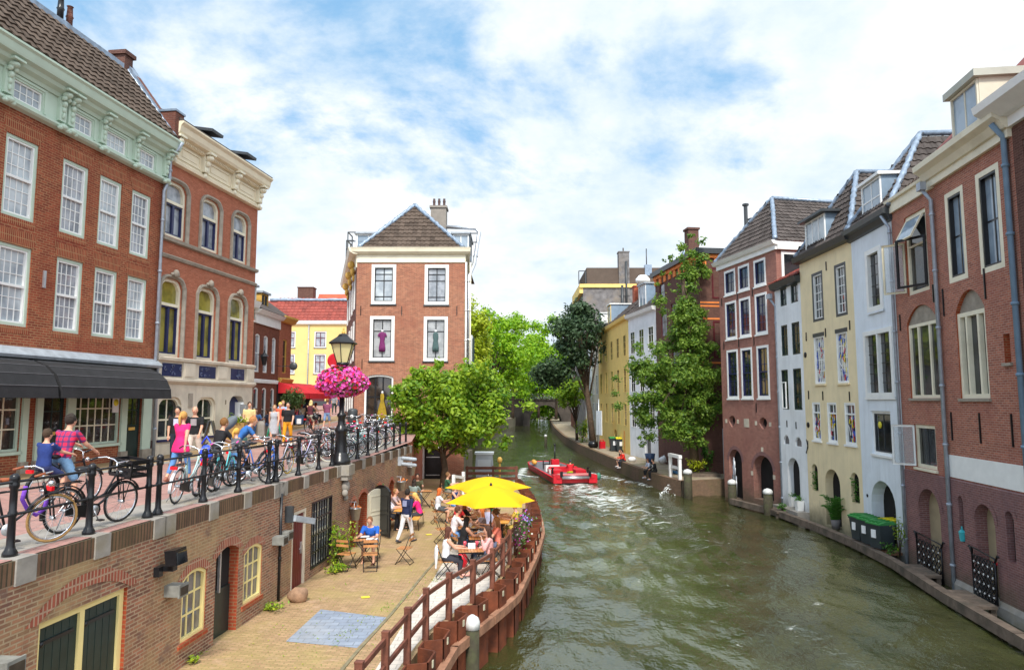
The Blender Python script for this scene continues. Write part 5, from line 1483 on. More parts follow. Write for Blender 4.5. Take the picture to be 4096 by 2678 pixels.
def far_right():
 # dark ornate brick house behind the tree
 ops = [(1.2, 2.6, 7.2, 9.6, .15, 0), (3.6, 5.2, 7.2, 9.6, .15, 0), (6.2, 7.6, 7.2, 9.6, .15, 0), (1.2, 2.6, 3.5, 6, .15, 0), (3.6, 5.2, 3.5, 6, .15, 0), (6.2, 7.6, 3.5, 6, .15, 0), (1.2, 2.6, -1, 2, .15, 0), (6.2, 7.6, -1, 2, .15, 0), (1.0, 2.2, 10.2, 11.6, .15, 0), (6.4, 7.6, 10.2, 11.6, .15, 0)]
 r = house('ornate_brick_house', 'dark brick house with orange banded cornice and dark red windows rising behind the quay tree', (12.1, 57), (13.25, 47.6), 0, 9.45, -3.1, 12.3, 10, BR_R1, ops)
 for o in ops: window(r, *o[:4], fm=BURG, bm=BURG, cols=2, rows=2, pane=G_GREYC)
 sd = V((9.45, 0, 0))
 Mx = Matrix.Translation(sd) @ Matrix.Rotation(R(90), 4, 'Z')
 for (a, b, z0, z1) in ((.9, 2.3, 9.2, 11.4), (.9, 2.3, 5.0, 7.6), (4, 5.4, 5, 7.6)):
  w_ = window(r, a, b, z0, z1, fm=BURG, bm=BURG, cols=2, rows=3, pane=G_GREYC, d=.02, fd=.05, fw=.1)
  for o in [w_] + list(w_.children):
   o.data.transform(Mx)
 mb = MB(); mb.M = Mx
 for z in (4.6, 7.7, 8.6, 8.85):
  mb.box(0, 2.6, -.02, .0, z, z + .12)
 for i in range(9): mb.box(i * 1.1, i * 1.1 + .5, -.08, 0, 11.6, 12.1)
 mb.box(-.1, 10, -.15, 0, 12.1, 12.35)
 mb.build('side_trim', ORANGE, r)
 mb = MB()
 mb.box(-.1, 9.6, -.15, 0, 12.1, 12.35)
 for i in range(9): mb.box(i * 1.1, i * 1.1 + .5, -.08, 0, 11.6, 12.1)
 mb.build('trim', ORANGE, r)
 mb = MB(); mb.box(-.3, 9.8, -.35, 10, 12.36, 12.75); mb.build('eaves', CHAR, r)
 chimney(r, 6.3, 7.1, .2, 1.0, 12.5, 14.9, BR_R1, 0)
 c = chimney(r, 7.0, 8.6, 4.0, 5.2, 12.6, 14.2, BR_R1, 0)
 for y, h in ((4.3, 2.4), (4.7, 1.3), (5.0, .8)):
  mb = MB(); mb.lathe([(.14, 0), (.14, h - .2), (.24, h - .18), (.24, h - .05), (.1, h)], 8, (7.6 + y * .1, y, 14.2)); mb.build('flue', CHAR, c)
 def simple(name, lab, A, B, z1, mat, wn, fm, pane, roof=None, base=-3.1, depth=9, rows=((6.3, 8.4), (2.8, 5.2), (-.4, 1.8))):
  Ln = (V(B) - V(A)).length
  n = wn; ws = []
  for z0, z2 in rows:
   for i in range(n):
    cx = Ln * (i + .5) / n; ws.append((cx - .65, cx + .65, z0, z2))
  ops = [(*q, .04, 0) for q in ws] + [(Ln * .55, Ln * .55 + 1.5, -3.1, -.9, .3, .6)]
  h = house(name, lab, A, B, 0, Ln, base, z1, depth, mat, ops)
  for q in ws: window(h, *q, d=.03, fd=.05, fw=.08, fm=fm, cols=2, rows=3, pane=pane)
  niche_back(h, Ln * .55, Ln * .55 + 1.5, -3.1, -.9, .6, .28, GREYW, 'cellar_door')
  mb = MB(); mb.extr([(0, z1 - .3), (-.3, z1 - .2), (-.4, z1 + .1), (0, z1 + .15)], -.05, Ln + .05); mb.build('cornice', fm, h)
  if roof:
   P = MB(); P.quad((0, -.3, z1 + .1), (Ln, -.3, z1 + .1), (Ln, 3, z1 + 3), (0, 3, z1 + 3)); P.quad((Ln, -.3, z1 + .1), (Ln, 6.3, z1 + .1), (Ln, 3, z1 + 3)); P.quad((0, -.3, z1 + .1), (0, 6.3, z1 + .1), (0, 3, z1 + 3)); P.quad((0, 6.3, z1 + .1), (Ln, 6.3, z1 + .1), (Ln, 3, z1 + 3), (0, 3, z1 + 3))
   tiles(P, (0, -.3, z1 + .12), (1, 0, 0), (0, 3.3, 2.9), Ln, 4.2, lambda x, y: x < Ln - .1, .45, .5, .05)
   P.build('roof', roof, h)
  return h
 h = simple('white_house', 'white plastered house half hidden behind the tall quay tree', (11.0, 64.2), (12.1, 57.1), 9.9, WHITEW, 3, WHITE, G_DARK, SLATE)
 dormer(h, 2.5, 4.3, .2, 3, 10.2, 12.4, WHITE, M('blue_grey_lead', (.2, .27, .35), .5, .15, 2), G_SKY)
 mb = MB(); mb.M = Matrix.Translation((5.8, 0.2, 9.9)); wavy(mb, (0, 0, .3), (1.6, 2.5, 4.8), .25); mb.build('lead_verge', LEAD, h)
 h = simple('yellow_quay_house', 'lemon yellow house with dark windows and grey arched door on the far quay', (10.35, 81.5), (10.98, 64.3), 10.0, YELLOWW, 5, YELLOWW, G_DARK, SLATE)
 dormer(h, 6.5, 8.3, .0, 3, 10.3, 12.4, YELLOWW, M('blue_grey_lead', (.2, .27, .35), .5, .15, 2), G_SKY, lid=WHITE); dormer(h, .5, 2.2, 0, 3, 10.2, 12.2, WHITE, WHITE, G_SKY, lid=WHITE)
 mb = MB(); mb.lathe([(.5, 0), (.5, 1.6), (.75, 1.7), (.75, 2.0), (.4, 2.4)], 10, (12.5, 2.6, 12.4)); mb.build('roof_vent', WHITE, h)
 chimney(h, 10.2, 11.2, 2, 2.9, 11.5, 14, M('red_chimney_brick', (.4, .1, .05), .8, .3, 5), 1)
 simple('cream_quay_house', 'slim cream house beyond the lemon yellow one on the far quay', (10.3, 88), (10.35, 81.6), 9.2, STUCCO, 2, WHITE, G_DARK, SLATE)
 simple('white_quay_house', 'slim white house with brown upper bay behind the dark tree', (10.4, 95), (10.3, 88.1), 11.0, WHITEW, 2, WHITE, G_DARK, SLATE)
 simple('ochre_quay_house', 'ochre fronted house next to the pink one on the far quay', (10.6, 103), (10.4, 95.1), 10.5, YELLOWW, 3, WHITE, G_DARK)
 simple('pink_quay_house', 'salmon pink house with white door beyond the small quay tree', (10.9, 116), (10.6, 103.1), 9, PINKW, 3, WHITE, G_DARK)
 simple('grey_quay_house', 'grey brick house furthest along the far quay', (12, 140), (10.9, 116.1), 10, BR_L3, 5, WHITE, G_DARK)
 # tall grey block behind
 r = house('tall_grey_house', 'tall grey rendered house with blank side wall and yellow eaves above the quay roofs', (10.2, 97), (24, 97), 0, 13.8, -3, 18.2, 12, GREYW)
 mb = MB(); mb.box(-.5, 14, -.25, 0, 18.2, 18.7); mb.box(-.5, 0, 0, 12, 17.4, 18.7); mb.build('eaves', YELLOWW, r)
 mb = MB(); mb.extr([(0, 18.7), (.5, 21.2), (11, 21.2), (12, 18.7)], .6, 13.8); mb.build('roof', SLATE2, r)
 chimney(r, 5.2, 6.7, -.1, 1.2, 17, 23.5, GREYW, 1)
 mb = MB(); mb.tube([(6.2, -.2, 14), (6.2, -.2, 22)], .16, 8); mb.tube([(5.6, -.2, 12.5), (5.6, -.2, 18.5)], .2, 8); mb.tube([(9.3, .5, 21), (9.3, .5, 24)], .08, 6); mb.build('flue', CHAR, r)
 mb = MB(); mb.box(9.0, 10.0, .2, 1, 20, 21.6); mb.build('roof_hatch', LEAD, r)
 mb = MB()
 for p, q in (((-.6, -.1, 18.7), (-.6, -.1, 20.6)), ((-.6, -.1, 20.6), (.4, -.1, 20.6)), ((.4, -.1, 20.6), (.4, -.1, 18.7))): mb.beam(p, q, .12, .12)
 mb.build('roof_railing', CHAR, r)


far_right()

# arched bridge at the end
def bridge():
 r = root('arched_bridge', (0, 168, 0), 0, 'low dark brick arched bridge across the far end of the canal', 'bridge')
 mb = MB()
 P = [(-8, -5), (3.8, -5), (4.2, -4)] + [(8.2 - 4 * math.cos(math.pi * i / 12), -3.6 + 4.6 * math.sin(math.pi * i / 12)) for i in range(13)] + [(12.3, -4), (12.6, -5), (24, -5), (24, 1.8), (14, 2.3), (8, 2.5), (2, 2.3), (-8, 1.8)]
 dk = M('dark_bridge_stone', (.075, .06, .05), .9, .3, .6)
 mb.prism(P, 0, 8); mb.build('arch_span', dk, r)
 mb = MB(); mb.extr([(-.3, 2.2), (-.3, 2.5), (.3, 2.5), (.3, 2.2)], -8, 24); mb.build('parapet', dk, r)
 mb = MB(); mb.prism([(2.6, -5), (4.4, -5), (4.2, -1), (2.9, -1)], -1.4, 0); mb.build('pier', dk, r)
 mb = MB()
 for i in range(24): mb.box(-7 + i * 1.3, -6.92 + i * 1.3, -.05, .05, 2.5, 3.4)
 mb.box(-8, 24, -.04, .04, 3.4, 3.46); mb.build('railing', BLACK, r)


bridge()


# mooring posts
def post(name, x, y, zt, lab, r=.21, zb=-4.8, cap=True):
 t = root('mooring_post', (x, y, zb), 0, lab, 'mooring post', 'white capped mooring posts along the canal')
 h = zt - zb
 mb = MB(); mb.lathe([(r * 1.03, 0), (r, h * .5), (r * .97, h)], 12); mb.build('timber', M('mossy_dark_timber', (.055, .048, .028), .85, .4, 5, .4, dirt=(.06, .075, .025)), t)
 mb = MB()
 mb.lathe([(r * 1.06, h - .14), (r * 1.06, h), (r * .8, h + .09), (r * .2, h + .15)], 12); mb.build('cap', M('weathered_white_cap', (.62, .62, .6), .6, .15, 5), t)


post('', -.86, 15.3, -2.75, 'green stained mooring post with white cap beside the rusty sheet piling', .16)
post('', 10.9, 43.0, -2.35, 'brown mooring post with white cap at the corner of the brick quay', .26)
post('', 13.0, 41.0, -2.75, 'brown mooring post with white cap in front of the left cellar arch', .24)
post('', 13.55, 36.8, -2.75, 'dark mooring post with white cap before the purple house downpipe', .24)
post('', -1.85, 52.3, -2.85, 'mooring post with white cap standing alone beyond the yellow parasols', .24)
post('', 4.5, 92.0, -2.6, 'small mooring post with white cap by the left pier of the bridge', .2)

# fender beams under the right houses
fb = [(12.75, 40.3), (13.75, 36.3), (14.0, 32), (13.95, 28.3), (13.65, 25), (12.85, 20.8), (12.35, 17.2), (11.3, 11)]
for i, (a, b) in enumerate(zip(fb, fb[1:])):
 t = root('fender_beam', (a[0], a[1], -3.75), math.atan2(b[1] - a[1], b[0] - a[0]), ['weathered timber beam below the twin cellar arches', 'weathered timber beam below the narrow white house', 'weathered timber beam below the pale yellow house', 'weathered timber beam under the wheeled bins', 'weathered timber beam below the lattice gate of the red brick house', 'weathered timber beam below the white band house', 'weathered timber beam running out of the bottom corner'][i], 'beam', 'timber fender beams along the houses')
 l = (V(b) - V(a)).length
 mb = MB(); mb.box(-.05, l - .02, -.14, .14, -.17, .13); mb.build('timber', WOODG, t)
 mb = MB(); k = max(2, int(l / 1.6))
 for j in range(k): mb.box(l * (j + .5) / k - .1, l * (j + .5) / k + .1, .0, .12, -1.2, -.1)
 mb.build('support', WOODG, t)
for (x, y, rz, w_, d_, lab) in ((14.0, 36.7, 0, .9, 2.2, 'mossy timber landing between the purple and white houses'), (13.75, 23.6, -.15, .6, 1.6, 'mossy plank landing below the lattice gate'), (13.2, 20.3, -.15, .6, 1.7, 'low plank landing with a rope below the white band house'), (12.75, 16.2, -.15, .8, 2.2, 'raised timber landing at the bottom corner of the houses'), (14.35, 27.4, 0, .5, 2.6, 'rust red plank landing carrying the wheeled bins')):
 t = root('timber_landing', (x, y, -3.72), rz, lab, 'landing', 'timber landings at the cellar arches')
 mb = MB(); n = 5
 for i in range(n): mb.box(-w_ / 2, w_ / 2, -d_ / 2 + d_ * i / n, -d_ / 2 + d_ * (i + .94) / n, 0, .09)
 mb.build('planks', WOODG if 'rust' not in lab else WOODP, t)
 for a in (-w_ * .4, w_ * .4):
  for b in (-d_ * .4, d_ * .4):
   mb = MB(); mb.box(a - .07, a + .07, b - .07, b + .07, -1.1, 0); mb.build('leg', WOODG, t)
# ------------------------------------------------------------------ quay wall and wharf furniture
QA, QB = (rail_x(7) + .22, 7.0), (rail_x(31.5) + .22, 31.5)
QRZ = math.atan2(QB[1] - QA[1], QB[0] - QA[0])
QM = Matrix.Translation((*QA, 0)) @ Matrix.Rotation(QRZ, 4, 'Z')
POSTS = [[2.05, 3.52, 4.98], [5.28, 6.8, 8.26, 9.81], [10.24, 11.67, 13.2, 14.35], [15.45, 16.96, 18.22, 19.43, 20.69, 22.03, 23.1, 24.2]]


def at_quay(name, u, y, z, label, cat, group=None, rz=0):
 t = root(name, (0, 0, 0), 0, label, cat, group)
 t.matrix_world = QM @ Matrix.Translation((u, y, z)) @ Matrix.Rotation(rz, 4, 'Z')
 return t


def quay_wall():
 ops = [(2.36, 4.2, -2.83, -.93, .16, 0), (5.8, 6.64, -2.36, -1.13, .1, .12), (7.0, 7.95, -2.83, -.98, .24, .14), (8.22, 9.1, -2.38, -1.18, .1, .12), (10.82, 11.75, -2.83, -.85, .14, 0), (12.15, 13.78, -2.58, -.78, .16, 0),
  (15.63, 16.2, -2.83, -1.24, .35, .14), (16.5, 17.5, -2.83, -1.12, .35, .16), (18.5, 19.4, -2.83, -1.12, .3, .18), (20.5, 21.25, -2.83, -1.14, .3, .18)]
 r = root('quay_wall', (*QA, 0), QRZ, 'long brick quay wall with stone and brick coping carrying the street above the wharf', 'wall')
 mb = MB()
 wall(mb, -3, 24.57, -4.6, -.3, ops, rev=1)
 # far return towards the corner house
 mb.build('wall_face', [BR_Q, BR_DK], r)
 mb = MB()
 mb.quad((24.57, 0, -4.6), (24.57, 0, .02), (24.7, .5, .02), (24.7, .5, -4.6))
 a, b = V((24.62, .45, 0)), V((36.0, 1.9, 0))
 mb.quad((a.x, a.y, -4.6), (b.x, b.y, -4.6), (b.x, b.y, .3), (a.x, a.y, .0))
 mb.build('return_wall', M('pink_painted_brick', (.56, .2, .14), .8, .15, 2, .2, dirt=(.4, .18, .12)), r)
 # brick on edge coping between stone blocks
 st = sorted(u for s in POSTS for u in s) + [10.03, 14.8]
 mb = MB(); mb.box(-3, 24.6, -.006, .3, -.3, -.012); mb.build('coping', BR_QC, r)
 for u in st:
  q = MB(); w_ = .17 if u not in (14.8,) else .24
  q.box(u - w_, u + w_, -.03, .34, -.33, .006); q.build('stone_block', CONC, r)
 # openings
 frm = YCREAM
 mb = MB(); ring(mb, 2.36, 4.2, -2.8, -.93, 0, .1, .06, .17, bottom=False); mb.box(3.22, 3.32, .06, .16, -2.8, -1.03); f = mb.build('gate_frame', frm, r)
 for a, b in ((2.46, 3.22), (3.32, 4.1)):
  q = MB(); q.box(a, b, .1, .15, -2.8, -1.03)
  for k in range(1, 5): q.box(a + (b - a) * k / 5 - .004, a + (b - a) * k / 5 + .004, .096, .1, -2.8, -1.03)
  d = q.build('gate_leaf', DGREEN, f)
  q = MB(); q.beam((a + .02, .09, -1.25), (b - .08, .09, -1.25), .02, .05); q.ball((a + .05, .08, -1.25), .04, 8, 5); q.build('hinge_strap', BLACK, d)
 mb = MB(); arch_ring(mb, 2.3, 4.26, -.68, .26, .2, 14, -.012); mb.build('brick_arch', BR_QC and brick('arch_brick', (.36, .1, .06), (.24, .07, .045), (.4, .26, .18), w=.2, h=.075, axes='soldier', off=0, ms=.014, bmp=.7), r)
 for o in (ops[1], ops[3]):
  window(r, *o[:4], d=.085, fw=.06, fm=frm, cols=3, rows=3, bar=.035, pane=glass('dusty_window_glass', (.16, .16, .17), (.08, .08, .09), 3), rise=.12, fd=.07)
  mb = MB(); arch_ring(mb, o[0], o[1], o[3] + .002, .12, .18, 8, -.012); mb.build('brick_arch', MATS['arch_brick'], r)
  mb = MB(); mb.box(o[0] - .08, o[1] + .08, -.03, .02, o[2] - .1, o[2] - .002); mb.build('sill', BR_DK, r)
 o = ops[2]
 mb = MB(); mb.box(7.0, 7.95, .17, .22, -2.8, -1.85); d = mb.build('stable_door', DGREEN, r)
 mb = MB(); mb.box(7.0, 7.95, .2, .26, -1.85, -.98); mb.build('shade_panel', DARKIN, r)  # flat panel, the shade above the half door is its colour
 mb = MB(); mb.box(7.4, 7.45, .12, .17, -1.9, -1.0); mb.build('door_jamb', STEEL, d)
 mb = MB(); arch_ring(mb, 7.0, 7.95, -.978, .14, .2, 8, -.012); mb.build('brick_arch', MATS['arch_brick'], r)
 mb = MB(); mb.box(10.9, 11.67, .05, .1, -2.8, -.93)
 for k in range(1, 6): mb.box(10.9 + .77 * k / 6 - .004, 10.9 + .77 * k / 6 + .004, .045, .05, -2.8, -.93)
 d = mb.build('door', M('oxblood_paint', (.13, .015, .015), .4, .15, 4), r)
 mb = MB(); ring(mb, 10.82, 11.75, -2.8, -.85, 0, .08, .0, .12, bottom=False); mb.build('door_frame', STUCCO, d)
 mb = MB(); mb.box(11.52, 11.58, .02, .05, -2.0, -1.7); mb.beam((11.4, .02, -1.86), (11.56, .02, -1.86), .02, .025); mb.build('handle', STEEL, d)
 w_ = window(r, *ops[5][:4], d=.14, fw=.05, fm=CREAM, cols=2, rows=6, bar=.03, pane=G_GREYC, tr=(.5,))
 mb = MB(); ring(mb, 12.15, 13.78, -2.58, -.78, 0, .045, -.02, .04)
 for k in range(1, 8): mb.box(12.15 + 1.63 * k / 8 - .014, 12.15 + 1.63 * k / 8 + .014, -.015, .02, -2.55, -.8)
 for z in (-1.25, -1.7, -2.15): mb.box(12.16, 13.77, -.02, .0, z - .02, z + .02)
 mb.build('window_grille', BLACK, w_)
 for o in ops[6:]: niche_back(r, *o[:4], o[5], o[4], DARKIN, 'shade_panel')  # back panels with the shade of each opening put into their colour
 for o in ops[6:]:
  mb = MB(); arch_ring(mb, o[0], o[1], o[3] + .002, o[5], .14, 8, -.012); mb.build('brick_arch', brick('red_arch_brick', (.48, .13, .07), (.38, .09, .05), (.4, .25, .18), w=.2, h=.075, axes='soldier', off=0), r)
 # open cellar doors
 for u, w_, a, m, z1, lab in ((17.5, .95, -24, CREAM, -1.12, 'cream'), (18.46, 1.2, 221, BLACK, -1.0, 'black')):
  mb = MB(); mb.M = Matrix.Translation((u, -.02, 0)) @ Matrix.Rotation(R(a), 4, 'Z')
  mb.prism([(0, -2.75), (w_, -2.75)] + arch_pts(0, w_, z1, .17)[::-1], -.03, .03)
  for z0, z2 in ((-2.6, -2.0), (-1.9, -1.35)):
   ring(mb, .12, w_ - .12, z0, z2, 0, .04, -.045, -.03); ring(mb, .12, w_ - .12, z0, z2, 0, .04, .045, .03)
  mb.build('cellar_door', m, r)
 # mouldering joint pipe and corbel of the lamp post
 pipe(r, [(10.03, -.03, -.25), (10.03, -.03, -2.8)], .035, BLACK)
 mb = MB(); mb.box(14.5, 15.1, -.28, .02, -.3, .02); mb.box(14.55, 15.05, -.22, .02, -.45, -.3); mb.ball((14.8, -.08, -.65), (.17, .14, .2), 9, 6); mb.ball((14.7, -.1, -.85), (.1, .1, .12), 8, 5); mb.ball((14.86, -.08, -1.02), (.09, .08, .1), 8, 5)
 mb.build('corbel', CONC, r)


quay_wall()


def railing(us, label):
 t = at_quay('street_railing', us[0], .22, 0, label, 'railing', 'black iron railings along the street edge')
 for u in us:
  x = u - us[0]
  mb = MB()
  mb.lathe([(.09, 0), (.09, .05), (.062, .1), (.05, .14), (.045, .5), (.057, .52), (.057, .56), (.045, .58), (.045, .86), (.06, .88), (.06, .93), (.048, .95), (.063, .98), (.056, 1.03), (.025, 1.06)], 9, (x, 0, 0))
  mb.build('post', BLACK, t)
 for z in (.95, .53):
  mb = MB(); mb.tube([(-.25, 0, z), (us[-1] - us[0] + (.25 if us is not POSTS[3] else 0), 0, z)], .02, 6); mb.build('rail', BLACK, t)


railing(POSTS[0], 'black iron railing section nearest the camera, with three posts'); railing(POSTS[1], 'black iron railing section of four posts behind the woman in pink')
railing(POSTS[2], 'black iron railing section just before the lamp post'); railing(POSTS[3], 'black iron railing section beyond the lamp post with the crowded bicycles')

# wall lamps, spouts and buckets
t = at_quay('floodlight', 5.1, -.32, -.72, 'black floodlight on a bracket above the yellow framed gate', 'floodlight')
mb = MB(); mb.cbox((0, .06, .06), (.34, .2, .26), rx=R(-8)); mb.cm = 1; mb.cbox((0, -.05, .05), (.29, .02, .21), rx=R(-8)); mb.build('lamp_housing', [BLACK, G_DARK], t)
mb = MB(); mb.box(-.1, .04, 0.05, .32, -.17, -.08); mb.box(-.22, -.1, .22, .33, -.24, -.08); mb.build('wall_bracket', BLACK, t)
for u, z, l, lab in ((5.35, -1.28, .26, 'grey box spout below the black floodlight'), (1.62, -1.2, .3, 'grey box spout at the bottom left corner of the quay wall'), (9.75, -1.3, .26, 'lower grey box spout left of the oxblood door'), (10.2, -1.27, .2, 'small grey box spout tucked beside the oxblood door')):
 t = at_quay('rain_spout', u, 0, z, lab, 'spout', 'grey box spouts on the quay wall')
 mb = MB(); mb.box(-.13, .13, -l, .02, -.1, .09); mb.box(-.145, .145, -l - .03, -l, -.115, .105); mb.build('box', M('dull_zinc', (.22, .22, .2), .6, .25, 6), t)
 mb = MB(); mb.box(-.12, .12, -l - .04, -l - .03, -.08, .06); mb.build('mouth', SOIL, t)
t = at_quay('security_lamp', 10.45, -.1, -.9, 'long grey tubular wall lamp angled out above the oxblood door', 'lamp')
mb = MB(); mb.cbox((.35, -.18, -.1), (.85, .2, .15), rz=R(-14), ry=R(14)); mb.build('lamp_housing', LEADG, t)
mb = MB(); mb.box(-.12, -.04, -.1, .1, -.1, .3); mb.build('wall_bracket', CHAR, t)
t = at_quay('security_lamp', 21.9, -.1, -.45, 'twin pale tubular lamps on the quay wall near the pink wall', 'lamp')
mb = MB(); mb.capsule((0, -.1, .08), (.1, -.6, .02), .08, .08, 8); mb.capsule((0, -.1, -.16), (.1, -.6, -.22), .08, .08, 8); mb.box(-.04, .04, -.12, .1, -.22, .14); mb.build('lamp_housing', LEADG, t)
for u, z, lab in ((15.5, -1.45, 'zinc bucket hanging left of the open cream cellar door'), (18.55, -1.42, 'zinc bucket with green plant hanging beside the black cellar door'), (21.7, -1.32, 'zinc bucket hanging right of the black cellar door'), (23.6, -.9, 'zinc bucket hanging in the shade by the pink wall')):
 t = at_quay('zinc_bucket', u, -.2, z - .35, lab, 'bucket', 'zinc buckets hung on the quay wall')
 mb = MB(); mb.lathe([(.12, 0), (.175, .36), (.185, .36), (.185, .38), (.16, .38), (.11, .04)], 12); mb.build('pail', STEEL, t)
 mb = MB(); mb.tube([(.17 * math.cos(a), 0, .36 + .22 * math.sin(a)) for a in [R(k * 20) for k in range(10)]], .012, 5); mb.box(-.02, .02, .0, .2, .55, .58); mb.build('handle', STEEL, t)
 q = MB()
 for k in range(60 if 'plant' in lab else 24):
  p = V((rnd.gauss(0, .08), rnd.gauss(0, .08), .4 + abs(rnd.gauss(0, .16 if 'plant' in lab else .05)))); d = V((rnd.gauss(0, 1), rnd.gauss(0, 1), rnd.random())).normalized() * .07; e = perp(d)[0] * .03
  q.quad(p - d, p + e, p + d, p - e)
 q.build('foliage', leafmat('shrub_leaf', (.05, .16, .02), (.12, .3, .04)) if 'plant' in lab else ORANGE, t)


# street lamp with its flower basket
def lamp():
 p = QM @ V((14.8, .1, 0))
 t = root('street_lamp', (p.x, p.y, 0.02), 0, 'tall black cast iron street lamp with yellowish lantern on the quay edge', 'lamp')
 mb = MB()
 mb.lathe([(.31, 0), (.31, .12), (.27, .16), (.24, .3), (.21, .34), (.19, .4), (.165, .95), (.185, 1.0), (.21, 1.08), (.17, 1.14), (.115, 1.25), (.105, 1.45), (.14, 1.5), (.14, 1.56), (.08, 1.62), (.07, 3.1)], 12); mb.build('post', BLACK, t)
 mb = MB(); mb.lathe([(.1, 3.05), (.2, 3.12), (.2, 3.2), (.06, 3.2)], 12)
 mb.lathe([(.44, 3.78), (.47, 3.82), (.4, 3.88), (.2, 4.02), (.14, 4.1), (.1, 4.12)], 6)
 for k in range(6):
  a = 2 * math.pi * (k + .5) / 6; mb.tube([(.2 * math.cos(a), .2 * math.sin(a), 3.2), (.39 * math.cos(a), .39 * math.sin(a), 3.8)], .015, 5)
 mb.build('lantern_frame', BLACK, t)
 mb = MB(); mb.lathe([(.18, 3.2), (.37, 3.79)], 6); mb.build('lantern_glass', G_LAMP, t)
 mb = MB(); mb.ball((0, 0, 4.16), (.06, .06, .08), 8, 6); mb.ball((0, 0, 4.27), (.03, .03, .06), 8, 6)
 mb.build('gilt_finial', GOLD, t)
 b = root('flower_basket', (p.x, p.y, 2.05), 0, 'big round basket of pink and red petunias hung around the street lamp', 'flower basket')
 mb = MB(); mb.lathe([(.3, .12), (.55, .3), (.58, .42), (.3, .42)], 14); mb.build('basket', SOIL, b)
 for nm, n, s, cols in (('leaves', 900, .05, [leafmat('basket_leaf', (.05, .15, .02), (.12, .28, .04))]), ('flowers', 1500, .05, [leafmat('petunia_pink', (.8, .06, .42), (.88, .16, .58), .25), leafmat('petunia_red', (.75, .01, .04), (.85, .05, .12), .25), leafmat('petunia_rose', (.8, .2, .4), (.85, .35, .5), .25)])):
  q = MB()
  for k in range(n):
   d = V((rnd.gauss(0, 1), rnd.gauss(0, 1), rnd.gauss(0, 1))).normalized()
   rr = rnd.uniform(.82, 1.06) if nm == 'flowers' else rnd.uniform(.6, 1.0)
   bump_ = 1 + .1 * noise.noise(d * 2.5)
   c = V((d.x * .8 * rr * bump_, d.y * .8 * rr * bump_, .53 + d.z * (.52 if d.z > 0 else .46) * rr * bump_))
   nn = (d + V((rnd.gauss(0, .5), rnd.gauss(0, .5), rnd.gauss(0, .5)))).normalized()
   x, y = perp(nn); r_ = s * rnd.uniform(.7, 1.35)
   q.cm = 0 if nm == 'leaves' else (0 if rnd.random() < .6 else (1 if rnd.random() < .62 else 2))
   pts = [c + (x * math.cos(a) + y * math.sin(a)) * r_ for a in [i * 1.0472 for i in range(6)]]
   q.add([c - nn * r_ * .35] + pts, [(0, i + 1, (i + 1) % 6 + 1) for i in range(6)])
  q.build(nm, cols, b)


lamp()

